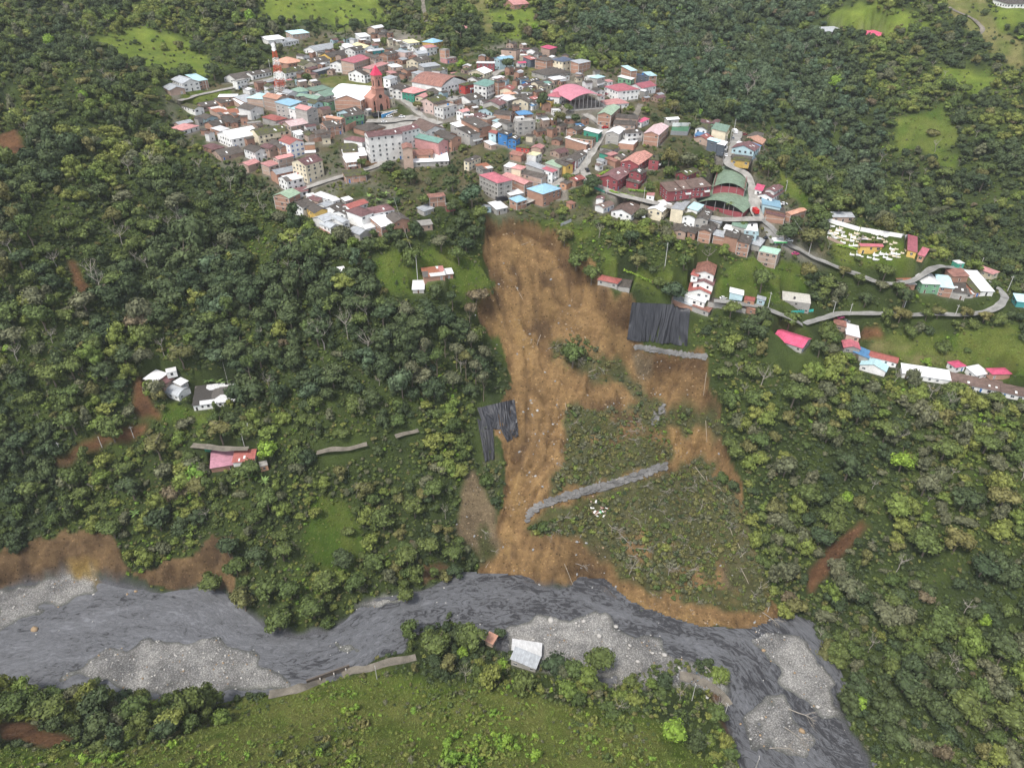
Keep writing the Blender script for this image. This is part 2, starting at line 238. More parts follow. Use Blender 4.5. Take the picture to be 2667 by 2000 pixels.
M_YE = mk([(1345,640),(1362,630),(1375,680),(1365,692)], [(1322,648),(1350,650),(1362,672),(1340,672)], [(1360,612),(1372,616),(1388,655),(1390,676),(1378,660)], [(1275,740),(1292,780),(1312,860),(1328,930),(1300,900),(1272,830)], [(1330,770),(1372,850),(1405,900),(1392,918),(1350,870)], [(1560,755),(1604,800),(1626,900),(1645,955),(1600,915),(1568,850)], [(1398,740),(1444,800),(1432,825),(1398,780)], [(1345,1225),(1368,1300),(1336,1400),(1315,1475),(1296,1440),(1326,1330)], [(1700,1130),(1760,1120),(1802,1190),(1782,1232),(1728,1180)], [(1800,1070),(1852,1120),(1842,1190),(1798,1160)], [(1500,695),(1522,688),(1562,760),(1530,775)], [(1560,1530),(1640,1560),(1760,1600),(1900,1625),(1900,1640),(1760,1625),(1600,1580)], warp=2.2)
M_DA = mk([(1332,655),(1348,700),(1374,760),(1380,795),(1358,772),(1338,720)], [(1278,698),(1312,688),(1322,742),(1283,752)], [(1398,708),(1432,718),(1444,764),(1408,752)], [(1268,760),(1302,750),(1304,812),(1262,802)], [(1378,850),(1424,838),(1434,902),(1398,892)], [(1382,1040),(1374,1150),(1346,1265),(1338,1200),(1360,1100)], [(1520,1035),(1600,1035),(1690,1100),(1640,1125),(1540,1092)], [(1478,935),(1525,955),(1565,1012),(1500,1002)], [(1450,660),(1475,690),(1500,780),(1470,760)], [(1300,1180),(1312,1180),(1316,1300),(1304,1300)], [(1400,1455),(1560,1475),(1600,1525),(1500,1520)], warp=2.2)  # sunken dark patches: brown ground with gully shade painted into it
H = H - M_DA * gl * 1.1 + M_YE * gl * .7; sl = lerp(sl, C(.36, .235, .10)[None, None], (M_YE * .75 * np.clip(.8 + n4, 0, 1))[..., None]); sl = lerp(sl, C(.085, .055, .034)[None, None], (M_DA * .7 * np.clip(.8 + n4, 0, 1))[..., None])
RIM = np.clip(M_SL - np.roll(blur(M_SL, 1, 1), -4, 0), 0, 1); RIM[-8:] = 0  # band inside the upper edge, where scarp shadow is painted into the colour
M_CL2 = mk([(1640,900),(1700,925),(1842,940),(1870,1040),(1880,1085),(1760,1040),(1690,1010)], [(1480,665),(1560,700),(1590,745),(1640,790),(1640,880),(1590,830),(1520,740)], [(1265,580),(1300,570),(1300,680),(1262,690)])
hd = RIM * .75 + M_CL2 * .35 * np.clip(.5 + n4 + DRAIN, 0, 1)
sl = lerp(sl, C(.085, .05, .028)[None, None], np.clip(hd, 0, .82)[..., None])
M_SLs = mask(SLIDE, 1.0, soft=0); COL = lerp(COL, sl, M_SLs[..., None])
COL = lerp(COL, mixc(C(.27, .21, .13), C(.17, .13, .08), np.clip(.5 + n4, 0, 1)), M_SCREE[..., None])
COL = lerp(COL, mixc(C(.065, .085, .03), C(.135, .125, .06), np.clip(.5 + n4, 0, 1)), (M_SV * np.clip(1.05 + n4 * .5 - np.clip(n1 + n4 * .4 - .12, 0, 1) * 2.6, 0, 1))[..., None])
COL = lerp(COL, mixc(C(.54, .52, .49), C(.26, .255, .25), np.clip(.35 + n4 * .9 + n2 * .4, 0, 1)), M_BAR[..., None])
COL = lerp(COL, C(.13, .13, .14)[None, None], np.clip(M_RIV - M_BAR, 0, 1)[..., None]); COL = lerp(COL, C(.42, .29, .09)[None, None], (mk([(165,1478),(252,1463),(252,1490),(222,1500),(262,1528),(302,1540),(292,1552),(220,1515)], warp=1.5) * .85)[..., None])
K0 = None; wet = np.clip(blur(M_RIV, 2, 1) * 1.4, 0, 1) * (1 - M_RIV)
K = np.zeros((NY, NX, 3)); K[..., 0] = np.clip(M_SLs * (1 - M_SV * .8) + M_SOIL + M_CLIFF + M_SCREE, 0, 1); K[..., 1] = np.clip(M_BAR + M_SCREE * .6, 0, 1)
K[..., 2] = np.clip(1 - K[..., 0] - M_TN - M_RIV, 0, 1)
# ---------------------------------------------------------------- materials
MATS = {}
def nmat(name):
    m = bpy.data.materials.new(name); m.use_nodes = True; MATS[name] = m
    b = m.node_tree.nodes["Principled BSDF"]; return m, m.node_tree, b
def N(t, ty, **kw):
    n = t.nodes.new(ty)
    for k, v in kw.items():
        if k.startswith('i_'): n.inputs[k[2:].replace('_', ' ')].default_value = v
        else: setattr(n, k, v)
    return n
def lk(t, a, b): t.links.new(a, b)
def mul_noise(t, col, vec, scale, lo, hi, detail=3, rough=.6):
    n = N(t, 'ShaderNodeTexNoise', i_Scale=scale, i_Detail=detail, i_Roughness=rough)
    if vec is not None: lk(t, vec, n.inputs['Vector'])
    r = N(t, 'ShaderNodeMapRange'); r.inputs[1].default_value = .3; r.inputs[2].default_value = .7; r.inputs[3].default_value = lo; r.inputs[4].default_value = hi
    lk(t, n.outputs[0], r.inputs[0]); m = N(t, 'ShaderNodeMix', data_type='RGBA', blend_type='MULTIPLY'); m.inputs[0].default_value = 1
    lk(t, col, m.inputs[6]); lk(t, r.outputs[0], m.inputs[7]); return m.outputs[2], n
def mat_ground():
    m, t, b = nmat("ground"); a = N(t, 'ShaderNodeAttribute', attribute_name="cover"); k = N(t, 'ShaderNodeAttribute', attribute_name="kinds")
    g = N(t, 'ShaderNodeNewGeometry'); s = N(t, 'ShaderNodeSeparateColor'); lk(t, k.outputs['Color'], s.inputs[0])
    c, n0 = mul_noise(t, a.outputs['Color'], g.outputs['Position'], 1.7, .50, 1.5, 9, .82); fm = c.node.inputs[0]; fr = N(t, 'ShaderNodeMapRange'); fr.inputs[3].default_value = 1.0; fr.inputs[4].default_value = .38; lk(t, s.outputs[0], fr.inputs[0]); lk(t, fr.outputs[0], fm)
    c, n1_ = mul_noise(t, c, g.outputs['Position'], .12, .8, 1.2, 4, .6)
    mp = N(t, 'ShaderNodeMapping'); mp.inputs['Scale'].default_value = (.22, .28, .28); lk(t, g.outputs['Position'], mp.inputs[0])
    ns = N(t, 'ShaderNodeTexNoise', i_Scale=1.1, i_Detail=10, i_Roughness=.8, i_Distortion=.5); lk(t, mp.outputs[0], ns.inputs['Vector'])
    rr = N(t, 'ShaderNodeValToRGB'); e = rr.color_ramp.elements; e[0].position = .36; e[0].color = (.70, .66, .63, 1); e[1].position = .62; e[1].color = (1.2, 1.18, 1.14, 1); lk(t, ns.outputs[0], rr.inputs[0])
    mx = N(t, 'ShaderNodeMix', data_type='RGBA', blend_type='MULTIPLY'); lk(t, s.outputs[0], mx.inputs[0]); lk(t, c, mx.inputs[6]); lk(t, rr.outputs[0], mx.inputs[7])
    vs = N(t, 'ShaderNodeTexVoronoi', i_Scale=.75, i_Randomness=1.0); lk(t, g.outputs['Position'], vs.inputs['Vector']); vq = N(t, 'ShaderNodeSeparateColor'); lk(t, vs.outputs['Color'], vq.inputs[0])
    th = N(t, 'ShaderNodeMapRange'); th.inputs[1].default_value = .0; th.inputs[2].default_value = 1.0; th.inputs[3].default_value = .06; th.inputs[4].default_value = .42; lk(t, vq.outputs[0], th.inputs[0])
    lt = N(t, 'ShaderNodeMath', operation='LESS_THAN'); lk(t, vs.outputs['Distance'], lt.inputs[0]); lk(t, th.outputs[0], lt.inputs[1]); cr = N(t, 'ShaderNodeMapRange'); cr.inputs[3].default_value = .42; cr.inputs[4].default_value = 1.6; lk(t, vq.outputs[1], cr.inputs[0])
    sm = N(t, 'ShaderNodeMath', operation='MULTIPLY'); lk(t, lt.outputs[0], sm.inputs[0]); lk(t, s.outputs[0], sm.inputs[1]); mk_ = N(t, 'ShaderNodeMix', data_type='RGBA', blend_type='MULTIPLY'); lk(t, sm.outputs[0], mk_.inputs[0]); lk(t, mx.outputs[2], mk_.inputs[6]); lk(t, cr.outputs[0], mk_.inputs[7]); mx = mk_
    vo = N(t, 'ShaderNodeTexVoronoi', i_Scale=1.5, i_Randomness=1.0); lk(t, g.outputs['Position'], vo.inputs['Vector'])
    vr = N(t, 'ShaderNodeMapRange'); vr.inputs[1].default_value = .05; vr.inputs[2].default_value = .6; vr.inputs[3].default_value = 1.35; vr.inputs[4].default_value = .65; lk(t, vo.outputs['Distance'], vr.inputs[0])
    m2 = N(t, 'ShaderNodeMix', data_type='RGBA', blend_type='MULTIPLY'); lk(t, s.outputs[1], m2.inputs[0]); lk(t, mx.outputs[2], m2.inputs[6]); lk(t, vr.outputs[0], m2.inputs[7])
    lk(t, m2.outputs[2], b.inputs['Base Color']); b.inputs['Roughness'].default_value = .95; b.inputs['Specular IOR Level'].default_value = .15
    ad = N(t, 'ShaderNodeMath', operation='ADD'); lk(t, n0.outputs[0], ad.inputs[0]); lk(t, ns.outputs[0], ad.inputs[1])
    bp = N(t, 'ShaderNodeBump', i_Strength=1.0, i_Distance=1.6); lk(t, ad.outputs[0], bp.inputs['Height']); lk(t, bp.outputs[0], b.inputs['Normal'])
    return m
def link(o, parent=None, kind=None, label=None, cat=None, group=None):
    SC.collection.objects.link(o)
    if parent is not None: o.parent = parent
    if kind: o['kind'] = kind
    if label: o['label'] = label
    if cat: o['category'] = cat
    if group: o['group'] = group
    return o
def mesh_np(name, co, quads, mat, smooth=True, tris=None):
    me = bpy.data.meshes.new(name); me.vertices.add(len(co)); me.vertices.foreach_set('co', np.asarray(co, np.float32).ravel())
    if tris is None:
        n = 4; f = quads
    else: n = 3; f = tris
    me.loops.add(len(f) * n); me.loops.foreach_set('vertex_index', np.asarray(f, np.int32).ravel()); me.polygons.add(len(f))
    me.polygons.foreach_set('loop_start', np.arange(0, len(f) * n, n, dtype=np.int32)); me.update(calc_edges=True)
    if smooth: me.polygons.foreach_set('use_smooth', np.ones(len(f), bool))
    if mat: me.materials.append(mat)
    return me
def grid_quads(ny, nx, keep=None):
    i = np.arange(nx - 1)[None]; j = np.arange(ny - 1)[:, None]; a = j * nx + i; q = np.stack([a, a + 1, a + nx + 1, a + nx], -1).reshape(-1, 4)
    return q if keep is None else q[keep.reshape(-1)]
# ---------------------------------------------------------------- river, roads, broken road
def mat_river():
    m, t, b = nmat("river_water"); uv = N(t, 'ShaderNodeUVMap'); mp = N(t, 'ShaderNodeMapping'); mp.inputs['Scale'].default_value = (.15, .30, 1); lk(t, uv.outputs[0], mp.inputs[0])
    n1_ = N(t, 'ShaderNodeTexNoise', i_Scale=1.0, i_Detail=9, i_Roughness=.66, i_Distortion=2.4); lk(t, mp.outputs[0], n1_.inputs['Vector'])
    mp2 = N(t, 'ShaderNodeMapping'); mp2.inputs['Scale'].default_value = (.03, .10, 1); lk(t, uv.outputs[0], mp2.inputs[0])
    n2_ = N(t, 'ShaderNodeTexNoise', i_Scale=1.0, i_Detail=4, i_Roughness=.6, i_Distortion=.8); lk(t, mp2.outputs[0], n2_.inputs['Vector'])
    ad0 = N(t, 'ShaderNodeMath', operation='MULTIPLY_ADD'); lk(t, n2_.outputs[0], ad0.inputs[0]); ad0.inputs[1].default_value = .55; lk(t, n1_.outputs[0], ad0.inputs[2]); sx = N(t, 'ShaderNodeSeparateXYZ'); lk(t, uv.outputs[0], sx.inputs[0]); dm = N(t, 'ShaderNodeMapRange'); dm.inputs[1].default_value = 430; dm.inputs[2].default_value = 580; dm.inputs[3].default_value = .01; dm.inputs[4].default_value = .11; lk(t, sx.outputs[0], dm.inputs[0]); ad = N(t, 'ShaderNodeMath', operation='SUBTRACT'); lk(t, ad0.outputs[0], ad.inputs[0]); lk(t, dm.outputs[0], ad.inputs[1])
    rr = N(t, 'ShaderNodeValToRGB'); e = rr.color_ramp.elements; e[0].position = .60; e[0].color = (.032, .032, .036, 1); e[1].position = 1.05 if False else 1.0; e[1].color = (.185, .19, .205, 1)
    q = e.new(.665); q.color = (.090, .092, .099, 1); q = e.new(.84); q.color = (.125, .128, .139, 1); lk(t, ad.outputs[0], rr.inputs[0])
    lk(t, rr.outputs[0], b.inputs['Base Color']); b.inputs['Roughness'].default_value = .42; b.inputs['Specular IOR Level'].default_value = .35
    mp3 = N(t, 'ShaderNodeMapping'); mp3.inputs['Scale'].default_value = (.35, 1.2, 1); lk(t, uv.outputs[0], mp3.inputs[0])
    n3_ = N(t, 'ShaderNodeTexNoise', i_Scale=1.0, i_Detail=6, i_Roughness=.7, i_Distortion=1.0); lk(t, mp3.outputs[0], n3_.inputs['Vector'])
    bp = N(t, 'ShaderNodeBump', i_Strength=.8, i_Distance=.6); lk(t, n3_.outputs[0], bp.inputs['Height']); lk(t, bp.outputs[0], b.inputs['Normal']); return m
RCL = [(-60,1640),(200,1600),(450,1600),(640,1690),(850,1690),(1000,1600),(1200,1555),(1450,1560),(1620,1620),(1800,1680),(1920,1720),(1960,1800),(2100,1960),(2250,2080)]
_a = np.array(RCL, float); cx_, cy_, _z = hit(_a[:, 0], _a[:, 1]); cx_ = np.r_[-560, -400, cx_, 190]; cy_ = np.r_[225, 225, cy_, 90]; cx_, cy_ = resamp(cx_, cy_, 4.0)
for _ in range(10): cx_[1:-1] = (cx_[:-2] + 2 * cx_[1:-1] + cx_[2:]) / 4; cy_[1:-1] = (cy_[:-2] + 2 * cy_[1:-1] + cy_[2:]) / 4
def build_river():
    M = np.clip(blur(M_RIV, 1, 1), 0, 1); M[:, :int(-300 - GX0)] = 0
    j, i = np.nonzero(M > .02); j0, j1, i0, i1 = j.min() - 2, j.max() + 2, i.min() - 2, i.max() + 2
    xs = np.arange(i0, i1 + 1) + GX0; ys = np.arange(max(0, j0), j1 + 1) + GY0; Xr, Yr = np.meshgrid(xs.astype(float), ys.astype(float)); Zr = -0.004 * Xr + .30 + samp(vnoise(6, 71), Xr, Yr) * .10
    keepv = samp(M, Xr, Yr) > .02; kq = keepv[:-1, :-1] | keepv[1:, 1:] | keepv[1:, :-1] | keepv[:-1, 1:]
    flat_ = np.stack([Xr, Yr, Zr], -1).reshape(-1, 3); q = grid_quads(*Xr.shape, keep=kq)
    used = np.unique(q); rm = -np.ones(len(flat_), int); rm[used] = np.arange(len(used)); q = rm[q]; co = flat_[used]
    tx = np.gradient(cx_); ty = np.gradient(cy_); L = np.hypot(tx, ty); s_ = np.r_[0, np.cumsum(np.hypot(np.diff(cx_), np.diff(cy_)))]
    D = ((co[:, None, 0] - cx_[None]) ** 2 + (co[:, None, 1] - cy_[None]) ** 2); w = np.exp(-(D - D.min(1, keepdims=True)) / 160.); w /= w.sum(1, keepdims=True)
    dx = co[:, None, 0] - cx_[None]; dy = co[:, None, 1] - cy_[None]; al = (dx * tx + dy * ty) / L; nn = (-dx * ty + dy * tx) / L
    U = (w * (s_[None] + al)).sum(1); Vv = (w * nn).sum(1)
    me = mesh_np("river", co, q, mat_river()); uvl = me.uv_layers.new(name="UVMap"); li = q.ravel(); uvl.data.foreach_set('uv', np.stack([U[li], Vv[li]], -1).astype(np.float32).ravel())
    link(bpy.data.objects.new("river", me), kind='structure')
build_river()
def mat_road(name, col, var):
    m, t, b = nmat(name); g = N(t, 'ShaderNodeNewGeometry'); rgb = N(t, 'ShaderNodeRGB'); rgb.outputs[0].default_value = (*col, 1)
    c, n = mul_noise(t, rgb.outputs[0], g.outputs['Position'], .22, 1 - var, 1 + var * .6, 5, .65); c, n2_ = mul_noise(t, c, g.outputs['Position'], 2.0, .8, 1.15, 4)
    lk(t, c, b.inputs['Base Color']); b.inputs['Roughness'].default_value = .9; return m
ROADM = [mat_road('concrete_road', (.30, .285, .26), .4), mat_road('worn_asphalt', (.235, .23, .215), .4), mat_road('gravel_track', (.17, .15, .12), .45)]
for nm, x, y, nx_, ny_, w, mt in RL:
    cols = 7; off = np.linspace(-w / 2, w / 2, cols); off = off[None] * (1 + .28 * samp(vnoise(5, 77), x, y))[:, None] + .5 * samp(vnoise(9, 78), x, y)[:, None]; PX = x[:, None] + nx_[:, None] * off; PY = y[:, None] + ny_[:, None] * off; PZ = samp(H, PX, PY)
    PZ = np.maximum(PZ, PZ.max(1, keepdims=True) - .35) + .14
    for _ in range(3): PZ[1:-1] = (PZ[:-2] + 2 * PZ[1:-1] + PZ[2:]) / 4
    me = mesh_np(nm, np.stack([PX, PY, PZ], -1).reshape(-1, 3), grid_quads(*PX.shape)[:, ::-1], ROADM[mt]); link(bpy.data.objects.new(nm, me), kind='structure')
# paved squares in the town
def patch(name, pts, mat, n=14, lift=.16, kind='structure'):
    a = np.array(pts, float); s = np.linspace(0, 1, n); S, T = np.meshgrid(s, s); U = (a[0] * ((1 - S) * (1 - T))[..., None] + a[1] * (S * (1 - T))[..., None] + a[2] * (S * T)[..., None] + a[3] * ((1 - S) * T)[..., None])
    x, y, z = hit(U[..., 0].ravel(), U[..., 1].ravel()); me = mesh_np(name, np.stack([x, y, z + lift], -1), grid_quads(n, n)[:, ::-1], mat); return link(bpy.data.objects.new(name, me), kind=kind)
patch('plaza', [(975,312),(1075,300),(1110,335),(1000,345)], ROADM[0], 20); patch('plaza', [(1500,262),(1560,262),(1550,290),(1515,300)], ROADM[0])
patch('yard', [(1985,590),(2050,610),(2070,650),(2010,640)], ROADM[1]); patch('yard', [(1668,530),(1700,540),(1700,562),(1662,560)], ROADM[2]); patch('yard', [(1090,335),(1160,325),(1150,345),(1110,355)], ROADM[0])
COURTM = mat_road('green_court', (.06, .16, .09), .2)
patch('sports_court', [(1750,331),(1799,331),(1790,352),(1747,352)], COURTM, lift=.3)
# the road that went down with the slope: cracked slabs that lie at their own tilts
def broken(pts, wpx, name, seed, n):
    rg = random.Random(seed); bm = bmesh.new(); p = np.array(pts, float)
    d = np.r_[0, np.cumsum(np.hypot(*np.diff(p, axis=0).T))]
    for k in range(n):
        for r_ in range(3):
            t_ = (k + rg.uniform(.1, .9)) / n * d[-1]; u = np.interp(t_, d, p[:, 0]); v = np.interp(t_, d, p[:, 1]) + (r_ - 1) * wpx / 3 + rg.uniform(-2, 2)
            x, y, z = [float(a_[0]) for a_ in hit(u, v)]; s = rg.uniform(.9, 1.7); m_ = rg.randint(5, 6); a0 = rg.uniform(0, 6)
            vs = [Vector((math.cos(a0 + i * 6.283 / m_) * s * rg.uniform(.75, 1.2) * 1.25, math.sin(a0 + i * 6.283 / m_) * s * rg.uniform(.75, 1.2), 0)) for i in range(m_)]
            gx = (float(samp(H, x + 2, y)) - float(samp(H, x - 2, y))) / 4; gy = (float(samp(H, x, y + 2)) - float(samp(H, x, y - 2))) / 4
            nrm = Vector((-gx * .6 + rg.gauss(0, .13), -gy * .5 + rg.gauss(0, .13), 1)).normalized(); M = nrm.to_track_quat('Z', 'Y').to_matrix()
            top = [bm.verts.new(M @ q + Vector((x, y, z + .55))) for q in vs]; bot = [bm.verts.new(M @ (q * 1.02 - Vector((0, 0, .7))) + Vector((x, y, z + .55))) for q in vs]
            bm.faces.new(top)
            for i in range(m_): bm.faces.new((top[i - 1], bot[i - 1], bot[i], top[i]))
    me = bpy.data.meshes.new(name); bm.normal_update(); bm.to_mesh(me); bm.free(); me.materials.append(SLABM); link(bpy.data.objects.new(name, me), kind='structure')
SLABM = mat_road('broken_asphalt', (.155, .15, .145), .45)
broken([(1372,1350),(1395,1322),(1460,1298),(1560,1270),(1640,1248),(1700,1225),(1738,1213)], 17, 'broken_road', 5, 62)
broken([(1655,903),(1720,915),(1780,924),(1842,930)], 9, 'broken_road', 6, 30); broken([(1700,1100),(1715,1075),(1730,1062)], 22, 'broken_road', 7, 7)
